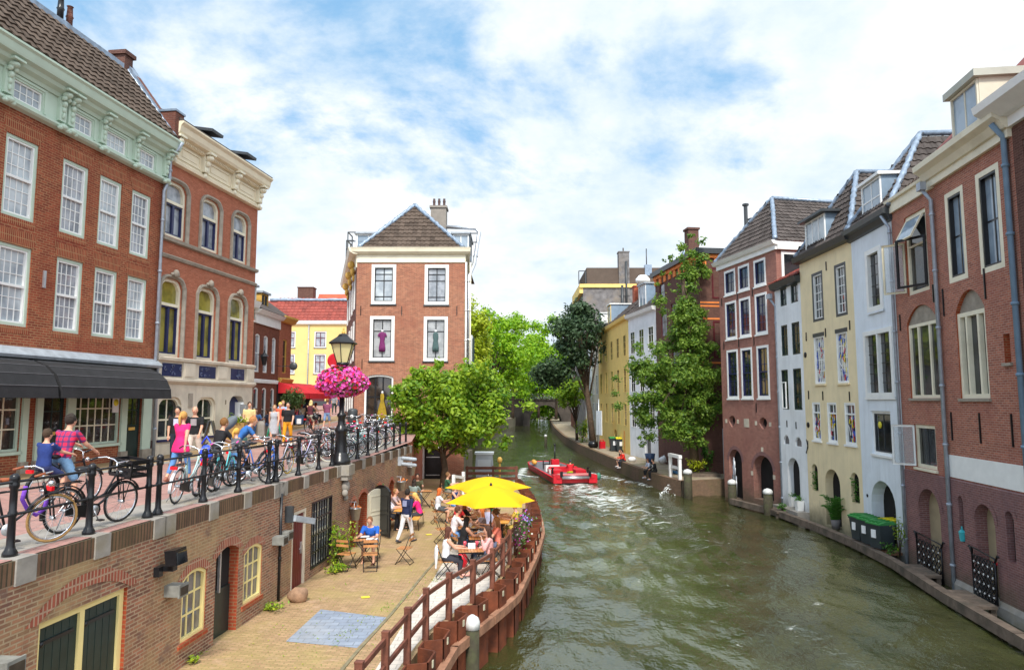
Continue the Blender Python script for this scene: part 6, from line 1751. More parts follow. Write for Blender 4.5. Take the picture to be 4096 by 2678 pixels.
# timber railing and sheet piling on the water's edge
def wharf_edge():
 t = root('timber_railing', (0, 0, WZ), 0, 'red brown timber post and rail fence along the curved wharf edge', 'railing')
 ss = [.6 + i * 1.32 for i in range(15)]
 for s in ss:
  p, d = edge_at(s, -.02); a = math.atan2(d.y, d.x)
  mb = MB(); mb.cbox((p.x, p.y, .5), (.1, .12, 1.0), rz=a); mb.cbox((p.x, p.y, 1.005), (.11, .13, .02), rz=a); mb.build('post', WOOD, t)
 for z in (.88, .45):
  for s0, s1 in zip(ss, ss[1:]):
   a, _ = edge_at(s0, -.02); b, _ = edge_at(s1, -.02); v = (b - a).normalized() * .062
   mb = MB(); mb.beam((a.x + v.x, a.y + v.y, z), (b.x - v.x, b.y - v.y, z), .05, .085); mb.build('rail', WOOD, t)
 # sheet piling
 pts = []
 s = 0.
 i = 0
 while s < ELEN - .2:
  for ds, off in ((0, .05), (.38, .05), (.52, .4), (1.06, .4)):
   if s + ds < ELEN: pts.append(edge_at(s + ds, off + .06)[0])
  s += 1.2
 mb = MB(); th = .035
 for a, b in zip(pts, pts[1:]):
  d = (b - a).normalized(); n = V((d.y, -d.x)) * th
  A_, B_, C_, D_ = a, b, b + n, a + n
  z0, z1 = -5.0, WZ + .22
  for p, q in ((A_, B_), (C_, D_)): mb.quad((p.x, p.y, z0), (q.x, q.y, z0), (q.x, q.y, z1), (p.x, p.y, z1))
  mb.quad((A_.x, A_.y, z1), (B_.x, B_.y, z1), (C_.x, C_.y, z1), (D_.x, D_.y, z1))
 o = mb.build('sheet_piling', RUST); tag(o, 'zigzag rusty steel sheet piling holding the curved wharf edge', 'piling')
 mb = MB()
 k = 0
 for a, b in zip(pts, pts[1:]):
  k += 1
  if k % 4 == 3:
   c = (a + b) / 2; d = (b - a).normalized(); n = V((d.y, -d.x)) * .045
   mb.cbox((c.x + n.x, c.y + n.y, WZ + .1), (.07, .02, .12), rz=math.atan2(d.y, d.x))
 mb.build('lifting_hole', M('hole_light', (.45, .42, .3), .8, .2, 5), o)
 # floating fender beams
 cuts = [(-.2, 6.2), (6.25, 8.4), (8.45, 11.2), (11.25, 15.2), (15.3, 22)]
 for i, (s0, s1) in enumerate(cuts):
  n = max(2, int((s1 - s0) / .8)); ps = [edge_at(max(.01, s0 + (s1 - s0) * k / n), .52)[0] for k in range(n + 1)]
  f = root('fender_beam', (0, 0, -3.1), 0, ['reddish timber fender beam nearest the camera with a green sticker', 'reddish timber fender beam behind the lone mooring post', 'reddish timber fender beam below the wine table', 'reddish timber fender beam at the bulge of the wharf', 'reddish timber fender beam beyond the parasols'][i], 'beam', 'timber fender beams along the sheet piling')
  mb = MB()
  a, b = ps[0], ps[-1]
  for p, q in zip(ps, ps[1:]): mb.beam((p.x, p.y, 0), (q.x, q.y, 0), .15, .2)
  mb.build('timber', WOODP, f)
  if i == 0:
   p, d = edge_at(3.6, .52)
   q = MB(); q.cbox((p.x, p.y, .104), (.36, .15, .006), rz=math.atan2(d.y, d.x)); q.cm = 1; q.cbox((p.x, p.y, .108), (.16, .07, .006), rz=math.atan2(d.y, d.x) + .6); q.build('sticker', [M('sticker_green', (.02, .5, .2), .5), PAPER], f)


wharf_edge()

# boulder, plants, end fence, refuse chest
t = root('boulder', (-5.15, 17.0, WZ), 0, 'rounded brown boulder lying against the quay wall', 'boulder')
mb = MB(); mb.ball((0, 0, .14), (.25, .22, .19), 14, 9)
mb.v = [tuple(V(p) * (1 + .22 * noise.noise(V(p) * 5))) for p in mb.v]
mb.build('stone', M('boulder_stone', (.3, .18, .11), .85, .35, 6, .5), t)


def shrub(name, loc, r, h, n, leaf, mat, lab, cat='plant', stems=8):
 t = root(name, loc, 0, lab, cat)
 q = MB(); s = MB()
 for k in range(stems):
  a = rnd.uniform(0, 6.28); l = rnd.uniform(.3, 1)
  e = V((math.cos(a) * r * l, math.sin(a) * r * l, h * rnd.uniform(.5, 1)))
  pts = [V((0, 0, 0)), e * .5 + V((0, 0, h * .15)), e]
  s.tube(pts, [.018, .012, .006], 5)
  for j in range(n // stems):
   f = rnd.random() ** .6
   p = pts[1].lerp(pts[2], f * 2 - 1) if f > .5 else pts[0].lerp(pts[1], f * 2)
   p = p + V((rnd.gauss(0, r * .17), rnd.gauss(0, r * .17), rnd.gauss(0, h * .08)))
   d = V((rnd.gauss(0, 1), rnd.gauss(0, 1), rnd.gauss(0, .7))).normalized() * leaf; e2 = perp(d)[0] * leaf * .5
   if p.z < .03: p.z = .03
   q.quad(p - d, p + e2, p + d, p - e2)
 q.build('foliage', mat, t); s.build('stem', BARK, t)
 return t


LF_B = leafmat('fern_leaf', (.12, .3, .02), (.4, .45, .03))
shrub('wall_shrub', (-5.2, 20.5, WZ), .55, 1.25, 700, .06, LF_B, 'bright green and yellow shrub growing from the foot of the quay wall', 'shrub')
shrub('weed_patch', (-4.95, 19.7, WZ), .45, .2, 220, .05, LF_B, 'low weeds at the foot of the quay wall before the shrub', 'weeds')
shrub('weed_patch', (-5.6, 16.3, WZ), .45, .16, 160, .05, LF_B, 'low weeds along the quay wall by the boulder', 'weeds')
shrub('weed_patch', (-5.95, 13.2, WZ), .3, .15, 90, .05, LF_B, 'small weeds in front of the left yellow framed window', 'weeds')
mb = MB()
for k in range(900):
 s = rnd.uniform(0, 13)
 if rnd.random() < .6: p = edge_at(s, -1.75 + rnd.gauss(0, .12))[0]
 else: p = V((rnd.uniform(-5.2, -2.2), rnd.uniform(11, 20)))
 if rnd.random() < .55 and noise.noise(V((p.x * 1.5, p.y * 1.5, 0))) < .1: continue
 d = V((rnd.gauss(0, 1), rnd.gauss(0, 1), .5)).normalized() * rnd.uniform(.015, .04); e = perp(d)[0] * .016; b = V((p.x, p.y, WZ + .02))
 mb.quad(b - d * .3, b + e, b + d, b - e)
tag(mb.build('joint_weeds', LF_B), kind='stuff')

# fence across the far end of the wharf
t = root('end_fence', (-2.5, 40.2, WZ), 0, 'rusty brown board fence closing the far end of the wharf', 'fence')
for x in (-.1, 1.4, 2.75):
 mb = MB(); mb.box(x - .06, x + .06, -.06, .06, 0, 1.05); mb.build('post', WOOD, t)
for z in (.35, .65, .95):
 mb = MB(); mb.box(-.2, 2.85, -.02, .02, z - .1, z + .06); mb.build('board', WOOD, t)
t = root('white_barrier', (-2.9, 34.5, WZ), R(75), 'white timber barrier rail beside the wharf tree', 'barrier')
for x in (0, 1.5):
 mb = MB(); mb.box(x - .07, x + .07, -.07, .07, 0, 1.15); mb.build('post', WHITE, t)
mb = MB(); mb.beam((-.05, 0, 1.08), (1.55, 0, .85), .12, .14); mb.beam((0, 0, .6), (1.5, 0, .5), .06, .12); mb.build('rail', WHITE, t)
t = root('storage_chest', (-1.7, 42.6, WZ), 0, 'pale grey plastic storage chest behind the end fence', 'chest')
mb = MB(); mb.prism([(-.55, .5), (.55, .5), (.5, 1.55), (-.5, 1.55)], -.4, .4); mb.box(-.5, .5, -.35, .35, 0, .5); mb.build('body', M('grey_plastic', (.42, .46, .5), .5, .08, 3), t)
mb = MB(); mb.box(-.58, .58, -.45, .45, 1.55, 1.68); mb.cbox((0, -.41, 1.0), (.8, .02, .5)); mb.build('lid', M('pale_plastic', (.6, .64, .66), .5, .06, 3), t)
t = root('yellow_buoy', (-.75, 42.4, WZ), 0, 'small yellow buoy on the fence by the grey chest', 'buoy')
mb = MB(); mb.ball((0, 0, 1.2), (.16, .16, .2)); mb.lathe([(.06, 0), (.06, 1.0)], 6); mb.build('float', GOLD, t)

# far quay bits
for i, (x, y, lid, lab) in enumerate(((10.25, 69.3, GREENL, 'green lidded wheeled bin on the far quay'), (10.75, 68.4, YELLOWL, 'yellow lidded wheeled bin at the wooden gate on the far quay'), (14.2, 28.3, GREENL, 'dark wheeled bin with green lid, furthest of the row at the round arch'), (14.2, 27.55, GREENL, 'dark wheeled bin with green lid, middle of the row at the round arch'), (14.15, 26.75, GREENL, 'dark wheeled bin with green lid, nearest of the row beside the downpipe'), (14.75, 27.2, YELLOWL, 'dark wheeled bin with yellow lid standing inside the round arch'))):
 big = i >= 2
 z = QZ if not big else -3.63
 t = root('wheeled_bin', (x, y, z), R(0 if not big else -92 + 4 * i), lab, 'bin', 'wheeled bins')
 s = 1.0 if big else 1.35
 mb = MB(); n = [(.26, .29, .06), (.33, .36, .95)]
 vs = [(sx * a * s, sy * b * s, c * s) for a, b, c in n for sx, sy in ((-1, -1), (1, -1), (1, 1), (-1, 1))]
 mb.add(vs, [(0, 3, 2, 1), (4, 5, 6, 7), (0, 1, 5, 4), (1, 2, 6, 5), (2, 3, 7, 6), (3, 0, 4, 7)]); mb.box(-.35 * s, .35 * s, -.38 * s, .38 * s, .88 * s, .95 * s); mb.build('body', PLASTIC, t)
 mb = MB(); mb.extr([(-.4 * s, .95 * s), (-.4 * s, 1.0 * s), (-.1 * s, 1.07 * s), (.38 * s, 1.04 * s), (.42 * s, .95 * s)], -.36 * s, .36 * s); mb.tube([(-.3 * s, .44 * s, .98 * s), (.3 * s, .44 * s, .98 * s)], .025, 6)
 for k in (-.2, 0, .2): mb.box(k * s - .02, k * s + .02, -.38 * s, .38 * s, 1.03 * s, 1.075 * s)
 mb.build('lid', lid, t)
 mb = MB(); mb.box(-.12 * s, .1 * s, -.372 * s, -.345 * s, .45 * s, .75 * s); mb.build('sticker', PAPER, t)
 for sx in (-1, 1):
  mb = MB(); mb.M = Matrix.Translation((sx * .27 * s, .28 * s, .1 * s)) @ Matrix.Rotation(R(90), 4, 'Y'); mb.lathe([(.1 * s, -.03), (.1 * s, .03)], 12); mb.build('wheel', RUBBER, t)
t = root('wooden_gate', (11.15, 65.8, QZ), R(-72), 'orange brown plank gate leaning beside the yellow lidded bin', 'gate')
mb = MB()
for k in range(9): mb.box(-1.0 + k * .22, -.8 + k * .22, -.03, .03, 0, 2.1 + .12 * math.sin((k + .5) / 9 * math.pi))
mb.box(-1, .98, .03, .07, .3, .42); mb.box(-1, .98, .03, .07, 1.6, 1.72); mb.build('planks', WOODO, t)
t = root('info_board', (9.05, 71.5, QZ), R(-78), 'white blank board on a slim leaning pole beside the dark quay tree', 'sign')
mb = MB(); mb.box(-.85, .85, -.03, .03, 1.5, 4.0); mb.build('board', PAPER, t)
mb = MB(); mb.tube([(-.25, 0, 0), (0, .0, 5.2)], .05, 6); mb.build('pole', STEEL, t)
t = root('red_crate', (9.55, 73.2, QZ), .3, 'small bright red jerrycan on the far quay by the bins', 'can')
mb = MB(); mb.box(-.3, .3, -.22, .22, 0, .75); mb.tube([(-.2, 0, .75), (-.2, 0, .9), (.15, 0, .9), (.2, 0, .75)], .05, 6); mb.build('can_body', REDP, t)
t = root('rubbish_bag', (8.75, 74.0, QZ), 0, 'black rubbish bag slumped under the white board', 'bag')
mb = MB(); mb.ball((0, 0, .36), (.62, .5, .4), 10, 7); mb.ball((.15, 0, .72), (.15, .15, .16), 7, 5); mb.v = [tuple(V(p) * (1 + .14 * noise.noise(V(p) * 4))) for p in mb.v]; mb.build('plastic', BLACK, t)
t = root('blue_tub', (11.1, 55.6, QZ), 0, 'dark blue tub on the quay beside the white house', 'tub')
mb = MB(); mb.lathe([(.3, 0), (.42, .8), (.38, .8), (.28, .1)], 10); mb.build('tub_body', M('tub_blue', (.03, .06, .13), .5), t)
t = root('white_quay_barrier', (10.62, 45.1, QZ), R(97), 'white timber barrier on the quay above the sitting people', 'barrier')
for x in (-.85, .85):
 mb = MB(); mb.box(x - .1, x + .1, -.09, .09, 0, 1.35); mb.build('post', WHITE, t)
mb = MB(); mb.box(-1.0, 1.0, -.11, .11, 1.35, 1.55); mb.box(-.85, .85, -.04, .04, .62, .8); mb.build('rail', WHITE, t)
t = root('tree_planter', (12.6, 46.4, QZ), 0, 'low timber edged planter at the corner of the quay', 'planter')
mb = MB(); mb.box(-1.2, 1.2, -.6, .6, 0, .22); mb.cm = 1; mb.box(-1.1, 1.1, -.5, .5, .2, .24); mb.build('timber_edge', [WOODG, SOIL], t)
shrub('yellow_shrub', (12.35, 46.7, QZ + .15), .75, .95, 500, .1, leafmat('lime_leaf', (.3, .42, .02), (.6, .6, .04)), 'lime yellow shrub round the foot of the quay tree', 'shrub', 10)
shrub('dark_shrub', (13.3, 47.1, QZ + .15), .55, 2.0, 600, .11, leafmat('shrub_leaf2', (.03, .1, .02), (.1, .22, .03)), 'taller dark green shrub beside the quay tree trunk', 'shrub', 10)
shrub('quay_shrub', (8.6, 84, QZ), 1.3, 2.6, 500, .16, LF_B, 'round bright bush on the far quay before the pink house', 'shrub', 12)
t = root('quay_pole', (14.0, 45.6, QZ), 0, 'slim grey pole at the corner where quay meets purple brick house', 'pole')
mb = MB(); mb.tube([(0, 0, 0), (0, 0, 3.2)], .07, 8); mb.build('shaft', ZINC, t)
shrub('creeper', (14.25, 25.75, -3.7), .3, 1.6, 160, .07, LF_B, 'thin creeper climbing the downpipe beside the wheeled bins', 'plant', 5)
shrub('weed_patch', (14.0, 25.95, -3.65), .4, .35, 160, .06, leafmat('shrub_leaf', (.05, .16, .02), (.12, .3, .04)), 'clump of weeds on the beam below the creeper', 'weeds')
shrub('weed_patch', (13.95, 35.9, -3.62), .35, .4, 120, .07, leafmat('shrub_leaf', (.05, .16, .02), (.12, .3, .04)), 'clump of weeds on the landing of the white house', 'weeds')
# ------------------------------------------------------------------ trees
def tree(name, base, H, lab, clumps, n, leaf, mat, lean=(0, 0), trunk_r=.18, group=None, trunk_top=.55, bark=None, seed=1, flat_=.55, limbs=True):
 """clumps: (x, y, z, radius) from the foot; leaves are scattered through each clump's volume"""
 rg = random.Random(seed)
 t = root(name, base, 0, lab, 'tree', group)
 mb = MB()
 top = V((lean[0], lean[1], H * trunk_top))
 pts = [V((0, 0, -.1)), V((lean[0] * .3 + rg.gauss(0, .06), lean[1] * .3, H * trunk_top * .35)), V((lean[0] * .65 + rg.gauss(0, .08), lean[1] * .65, H * trunk_top * .7)), top]
 mb.tube(pts, [trunk_r * 1.25, trunk_r, trunk_r * .85, trunk_r * .6], 9)
 if limbs:
  for (x, y, z, r) in clumps[:26]:
   f = rg.uniform(.45, 1.0); k = min(2, int(f * 3)); s = pts[k].lerp(pts[k + 1], f * 3 - k)
   if s.z > z: s = pts[1].lerp(pts[2], .6)
   e = V((x, y, z)); m = s.lerp(e, .5) + V((rg.gauss(0, r * .12), rg.gauss(0, r * .12), r * .15))
   mb.tube([s, m, e], [trunk_r * .42, trunk_r * .25, trunk_r * .08], 5)
 mb.build('trunk', bark or BARK, t)
 q = MB()
 tot = sum(r ** 2 for *_, r in clumps)
 for (x, y, z, r) in clumps:
  for k in range(int(n * r * r / tot)):
   d = V((rg.gauss(0, 1), rg.gauss(0, 1), rg.gauss(0, 1))).normalized() * (rg.random() ** .5) * r * rg.uniform(.75, 1.35)
   d *= 1 + .35 * noise.noise(V((x, y, z)) + d * (1.6 / r))
   p = V((x, y, z)) + V((d.x, d.y, d.z * .82))
   nn = (d.normalized() + V((rg.gauss(0, .6), rg.gauss(0, .6), .5 + rg.gauss(0, .6)))).normalized()
   a = V((rg.gauss(0, 1), rg.gauss(0, 1), rg.gauss(0, 1))); a = (a - nn * a.dot(nn)).normalized()
   b = nn.cross(a); s = leaf * rg.uniform(.6, 1.3)
   q.add([p - a * s, p + b * s * flat_ - nn * s * .12, p + a * s, p - b * s * flat_ - nn * s * .12], [(0, 1, 2), (0, 2, 3)])
 q.build('crown', mat, t, fix=False)
 return t


def ell(rg, c, rad, n, r0, r1, shell=.5):
 out = []
 for k in range(n):
  d = V((rg.gauss(0, 1), rg.gauss(0, 1), rg.gauss(0, 1))).normalized() * (shell + (1 - shell) * rg.random())
  out.append((c[0] + d.x * rad[0], c[1] + d.y * rad[1], c[2] + d.z * rad[2], rg.uniform(r0, r1)))
 return out


rg = random.Random(5)
LF1 = leafmat('linden_leaf', (.07, .20, .012), (.36, .5, .03), .42)
LF2 = leafmat('ash_leaf', (.045, .14, .016), (.26, .38, .05), .42)
LF3 = leafmat('maple_leaf', (.018, .05, .02), (.08, .13, .055), .25)
LF4 = leafmat('bright_leaf', (.12, .32, .008), (.36, .55, .02), .4)
LF5 = leafmat('willow_leaf', (.28, .40, .015), (.52, .58, .04), .4)
tree('wharf_tree', (-3.75, 37.3, WZ), 8, 'broad light green tree growing from the lower wharf before the corner house', ell(rg, (.35, 0, 4.6), (3.1, 2.4, 2.6), 62, .55, .95) + ell(rg, (.8, 0, 4.4), (4.1, 2.6, 2.7), 26, .3, .5, .9), 17000, .14, LF1, trunk_r=.17, trunk_top=.42, seed=2)
cl = ell(rg, (-1.1, 0, 5.6), (3.7, 2.6, 3.9), 150, .38, .75, .2) + ell(rg, (-.3, 0, 10.6), (2.1, 1.4, 3.4), 70, .38, .62, .2) + ell(rg, (.2, 0, 14.8), (1.4, .8, 2.3), 30, .24, .45, .3) + ell(rg, (-1.5, 0, 14.0), (1.0, .6, 1.6), 10, .12, .25, .5) + ell(rg, (-1.2, 0, 5.6), (4.5, 2.4, 4.3), 50, .2, .4, .85)
tree('quay_tree', (12.4, 46.9, QZ), 17, 'tall slim tree with airy top on the corner of the far quay', cl, 40000, .115, LF2, lean=(-.5, 0), trunk_r=.26, trunk_top=.8, seed=3)
cl = ell(rg, (-1.5, 0, 12.2), (3.4, 3, 3.6), 50, .8, 1.4, .4) + ell(rg, (-4.5, 0, 8.6), (2.6, 2.2, 2.0), 26, .7, 1.2, .4) + ell(rg, (-1.2, 0, 15.4), (1.4, 1.4, 1.5), 8, .5, .8)
tree('maple_tree', (9.15, 77.5, QZ), 16, 'dark leaved tree leaning over the canal from the far quay', cl, 10000, .22, LF3, lean=(-1.2, 0), trunk_r=.33, trunk_top=.6, seed=4)
tree('small_quay_tree', (8.3, 88, QZ), 7, 'small bright young tree on the far quay before the pink house', ell(rg, (-.6, 0, 6.2), (2.0, 1.8, 1.9), 26, .5, .9), 2600, .2, LF1, trunk_r=.16, trunk_top=.6, seed=5)
bgs = [(-7.2, 100, 19, LF5, 'yellowish willow hanging beside the corner brick house', 'willow_tree', (5.2, 4, 7.6), 12.3),
 (-10, 115, 19, LF5, 'second yellowish willow further up the left bank', 'willow_tree', (5.0, 4, 7.0), 13),
 (-3.4, 128, 19, LF4, 'rounded vivid green tree on the left bank beyond the willows', 'bank_tree', (6.4, 4, 9), 13),
 (.2, 160, 20, LF4, 'vivid green tree overhanging the bridge from the left bank', 'bank_tree', (7.5, 5, 10), 14),
 (9.6, 150, 15, LF4, 'vivid green tree just left of the dark leaning tree', 'bank_tree', (6.4, 4, 9.5), 13.5),
 (2, 205, 17, LF4, 'distant green tree behind the middle of the bridge', 'bank_tree', (11, 6, 10), 9),
 (15, 200, 16, LF2, 'distant darker tree behind the bridge and the dark leaning tree', 'bank_tree', (10, 6, 10), 9),
 (-13, 190, 16, LF4, 'distant green tree left of the bridge', 'bank_tree', (11, 6, 10), 9),
 (7.2, 186, 22, LF4, 'tall vivid green tree just behind the bridge beside the dark leaning tree', 'bank_tree', (6.5, 5, 9.5), 14.5),
 (-4, 222, 11, LF2, 'low dark green tree closing the view beyond the bridge on the left', 'bank_tree', (10, 4, 6), 3.5),
 (12, 226, 11, LF2, 'low dark green tree closing the view beyond the bridge arch', 'bank_tree', (12, 4, 6), 3.5),
 (-49, 140, 18, LF1, 'green tree top showing above the roofs at the end of the lane', 'roof_tree', (5, 4, 5), 16.5)]
for i, (x, y, H, m, lab, nm, rad, cz_) in enumerate(bgs):
 far = y > 170
 tree(nm, (x, y, -1.9 if y < 170 else -2.5), H, lab, ell(rg, (0, 0, cz_), rad, 46, 1.1, 2.0 if not far else 3.2, .45), 9000 if not far else 5000, .24 if y < 90 else (.34 if not far else .6), m, trunk_r=.3, group='trees along the left bank' if nm == 'bank_tree' else None, seed=10 + i)
# ------------------------------------------------------------------ bicycles
TYRE_M = {}


def torus(mb, c, rad, r, n=28, m=6):
 mb.tube([(c[0] + rad * math.cos(2 * math.pi * i / n), c[1], c[2] + rad * math.sin(2 * math.pi * i / n)) for i in range(n)], r, m, closed=True)


def bicycle(frame='black', step=False, tyre=None, wr=.345, wb=.53, rack=True, basket=None, bar='white', saddle=None, guard=True, mud=None, crate=False, small=False, rear=True, grips=None):
 """rolls along +x, stands on z=0"""
 fm = frame
 b = root('bicycle')
 for x in (-wb, wb):
  mb = MB(); torus(mb, (x, 0, wr), wr - .02, .018)
  w = mb.build('wheel', tyre or RUBBER, b)
  mb = MB(); torus(mb, (x, 0, wr), wr - .047, .012, 24, 5); mb.build('rim', CHROME, w)
  mb = MB()
  for k in range(14):
   a = 2 * math.pi * k / 14; s = .025 if k % 2 else -.025
   mb.tube([(x, s, wr), (x + (wr - .05) * math.cos(a), 0, wr + (wr - .05) * math.sin(a))], .0028, 3)
  mb.build('spokes', STEEL, w)
  mb = MB(); mb.tube([(x, -.05, wr), (x, .05, wr)], .028, 8); mb.build('hub', STEEL, w)
 bb = V((-.06, 0, .29 if not small else .27)); sx = V((-.2, 0, .78)); hd = V((.36, 0, .86)); hl = V((.42, 0, .66)); sp = V((-.235, 0, .93))
 mb = MB()
 mb.tube([bb, sx], .017, 7)
 mb.tube([hd, hl], .02, 7)
 if step:
  mb.tube([hl, V((.2, 0, .42)), V((.02, 0, .31)), bb], .021, 7)
  mb.tube([hd - V((0, 0, .06)), V((.18, 0, .52)), V((-.02, 0, .42)), bb.lerp(sx, .32)], .015, 7)
 else:
  mb.tube([hl, bb], .018, 7); mb.tube([hd - V((0, 0, .05)), sx], .016, 7)
 for y in (-.05, .05):
  mb.tube([bb + V((0, y * .6, 0)), V((-wb, y, wr))], .011, 6); mb.tube([sx - V((0, 0, .04)), V((-wb, y, wr))], .009, 6)
  mb.tube([hl, V((wb - .06, y, wr * 1.95)), V((wb, y, wr))], .012, 6)
 mb.build('frame', fm, b)
 mb = MB(); mb.tube([sx, sp], .013, 6); mb.build('seat_post', CHROME, b)
 mb = MB(); mb.ball(sp + V((-.06, 0, .02)), (.13, .1, .045), 10, 6); mb.ball(sp + V((.08, 0, .015)), (.12, .045, .035), 8, 5); mb.build('saddle', saddle or BLACK, b)
 mb = MB(); st = hd + V((-.02, 0, .13))
 mb.tube([hd, st], .014, 6)
 hb = [st + V((.02, 0, 0)), st + V((.05, .12, .04)), st + V((.0, .24, .07)), st + V((-.12, .29, .06)), st + V((-.2, .3, .04))]
 mb.tube([V((p.x, -p.y, p.z)) for p in hb[::-1]] + hb[1:], .011, 6)
 h = mb.build('handlebar', CHROME if bar == 'white' else BLACK, b)
 for s in (-1, 1):
  mb = MB(); mb.tube([(hb[3].x, s * hb[3].y, hb[3].z), (hb[4].x - .05, s * hb[4].y, hb[4].z - .01)], .018, 7); mb.build('grip', grips or BLACK, h)
 mb = MB(); mb.ball(hd + V((.1, 0, -.02)), (.045, .04, .045), 8, 5); mb.build('headlight', CHROME, b)
 if guard:
  mb = MB(); pr = [(-wb - .02, wr - .07), (-wb - .02, wr + .06), (-.1, bb.z + .115), (.04, bb.z + .09), (.07, bb.z), (.04, bb.z - .09), (-.1, bb.z - .11)]
  mb.prism(pr, -.075, -.05); mb.build('chain_guard', BLACK if fm is not WHITE else WHITE, b)
 mb = MB(); mb.M = Matrix.Translation(bb) @ Matrix.Rotation(R(90), 4, 'X'); mb.lathe([(.085, .085), (.085, .09)], 14); mb.M = None
 mb.tube([bb + V((0, -.09, 0)), bb + V((.08, -.1, -.15))], .011, 5); mb.tube([bb + V((0, .07, 0)), bb + V((-.08, .1, .15))], .011, 5)
 c = mb.build('crank', STEEL, b)
 for p in ((.08, -.15, -.15), (-.08, .15, .15)):
  q = MB(); q.cbox(bb + V(p), (.09, .08, .02)); q.build('pedal', BLACK, c)
 for x, a0, a1 in ((-wb, -20 if rear else 60, 170), (wb, 25, 175)):
  mb = MB(); pts = [(x + (wr + .025) * math.cos(R(a)), 0, wr + (wr + .025) * math.sin(R(a))) for a in range(a0 + (20 if x < 0 else 0), a1 + (40 if x < 0 else 0), 15)]
  for y in (-.02, .02): mb.tube([(p[0], y, p[2]) for p in pts], .009, 5)
  mb.tube(pts, .011, 5); mb.build('mudguard', mud or BLACK, b)
 if rack:
  mb = MB(); z = wr * 2 + .06
  for y in (-.07, 0, .07): mb.tube([(-.28, y * .6, z + .02), (-wb - .26, y, z)], .007, 5)
  for x in (-.35, -.55, -.75): mb.tube([(x, -.07, z), (x, .07, z)], .007, 5)
  for y in (-.075, .075): mb.tube([(-wb - .1, y, z), (-wb, y * .8, wr)], .007, 5)
  mb.build('rack', BLACK, b)
  mb = MB(); mb.cbox((-wb - .29, 0, z - .03), (.05, .13, .06)); mb.build('rear_light', REDL, b)
 if basket:
  mb = MB(); x0, x1, y0, y1, z0, z1 = wb - .1, wb + .26, -.22, .22, .78, 1.02
  if basket == 'crate':
   for zz_ in (z0, z0 + .11, z1):
    for p, q in (((x0, y0), (x1, y0)), ((x1, y0), (x1, y1)), ((x1, y1), (x0, y1)), ((x0, y1), (x0, y0))): mb.beam((*p, zz_), (*q, zz_), .02, .05)
   for p in ((x0, y0), (x1, y0), (x1, y1), (x0, y1)): mb.beam((*p, z0), (*p, z1), .03, .03)
   mb.box(x0, x1, y0, y1, z0 - .02, z0)
   for k in range(12): mb.box(x0 + (x1 - x0) * k / 12, x0 + (x1 - x0) * k / 12 + .008, y0, y0 + .006, z0, z1); mb.box(x0 + (x1 - x0) * k / 12, x0 + (x1 - x0) * k / 12 + .008, y1 - .006, y1, z0, z1)
  else:
   for z in (z0 - .02, z1): mb.tube([(x0, y0, z), (x1, y0, z), (x1, y1, z), (x0, y1, z)], .012, 5, True)
   for k in range(5):
    y = y0 + (y1 - y0) * k / 4; mb.tube([(x0, y, z1), (x0, y, z0 - .02), (x1, y, z0 - .02)], .008, 4)
   for y in (y0, y1): mb.tube([(x0, y, z1), (x1, y, z0)], .008, 4)
  mb.build('carrier', BLACK, b)
  mb = MB()
  for y in (-.1, .1): mb.tube([(wb + .05, y, .78), (wb, y * .5, wr)], .008, 5)
  mb.build('carrier_stay', BLACK, b)
 mb = MB(); mb.tube([(-wb + .05, .06, wr - .05), (-wb + .12, .22, .01)], .01, 5); mb.build('kickstand', STEEL, b)
 return b


WH = M('white_bike_paint', (.8, .8, .82), .3, .04, 3)
TEAL = M('teal_bike_paint', (.12, .5, .52), .3, .05, 3)
BLUEB = M('blue_bike_paint', (.05, .13, .42), .3, .05, 3)
GREYB = M('silver_bike_paint', (.42, .42, .48), .3, .06, 3)
LIL = M('lilac_bike_paint', (.5, .48, .68), .3, .06, 3)
MAROON = M('maroon_bike_paint', (.22, .02, .03), .3, .06, 3)
CREAMT = M('cream_rubber', (.6, .56, .45), .7, .1, 5)
KIND = {
 'brown': bicycle(BLACK, False, TAN, saddle=LEATHER, grips=LEATHER, guard=False, rack=False),
 'crate': bicycle(BLACK, True, basket='crate'),
 'plain': bicycle(BLACK, False),
 'white': bicycle(M('mint_bike_paint', (.45, .62, .58), .3, .05, 3), True, mud=WH),
 'teal': bicycle(TEAL, True, grips=M('pink_grip', (.75, .1, .4), .5), mud=CHAR),
 'fold': bicycle(BLACK, True, wr=.22, wb=.46, small=True, guard=False),
 'foldblue': bicycle(BLUEB, True, wr=.22, wb=.46, small=True, guard=False),
 'yellow': bicycle(GREYB, True, M('yellow_rubber', (.62, .4, .06), .7), basket='rack'),
 'lilac': bicycle(LIL, True, CREAMT, basket='rack'),
 'red': bicycle(REDP, True),
 'silver': bicycle(GREYB, False, mud=GREYB),
 'maroon': bicycle(MAROON, True, CREAMT),
}
used = set()


def bike(kind, x, y, ang, lab, group=None, z=None, tilt=0, s=1.0):
 b = KIND[kind]
 if kind in used: b = copy_tree(b)
 used.add(kind)
 if 'label' in b: del b['label']
 b.location = (x, y, street_z(y) if z is None else z)
 b.rotation_euler = (R(tilt), 0, R(ang)); b.scale = (s, s, s)
 tag(b, lab, 'bicycle')
 if group: b['group'] = group
 elif 'group' in b: del b['group']
 return b


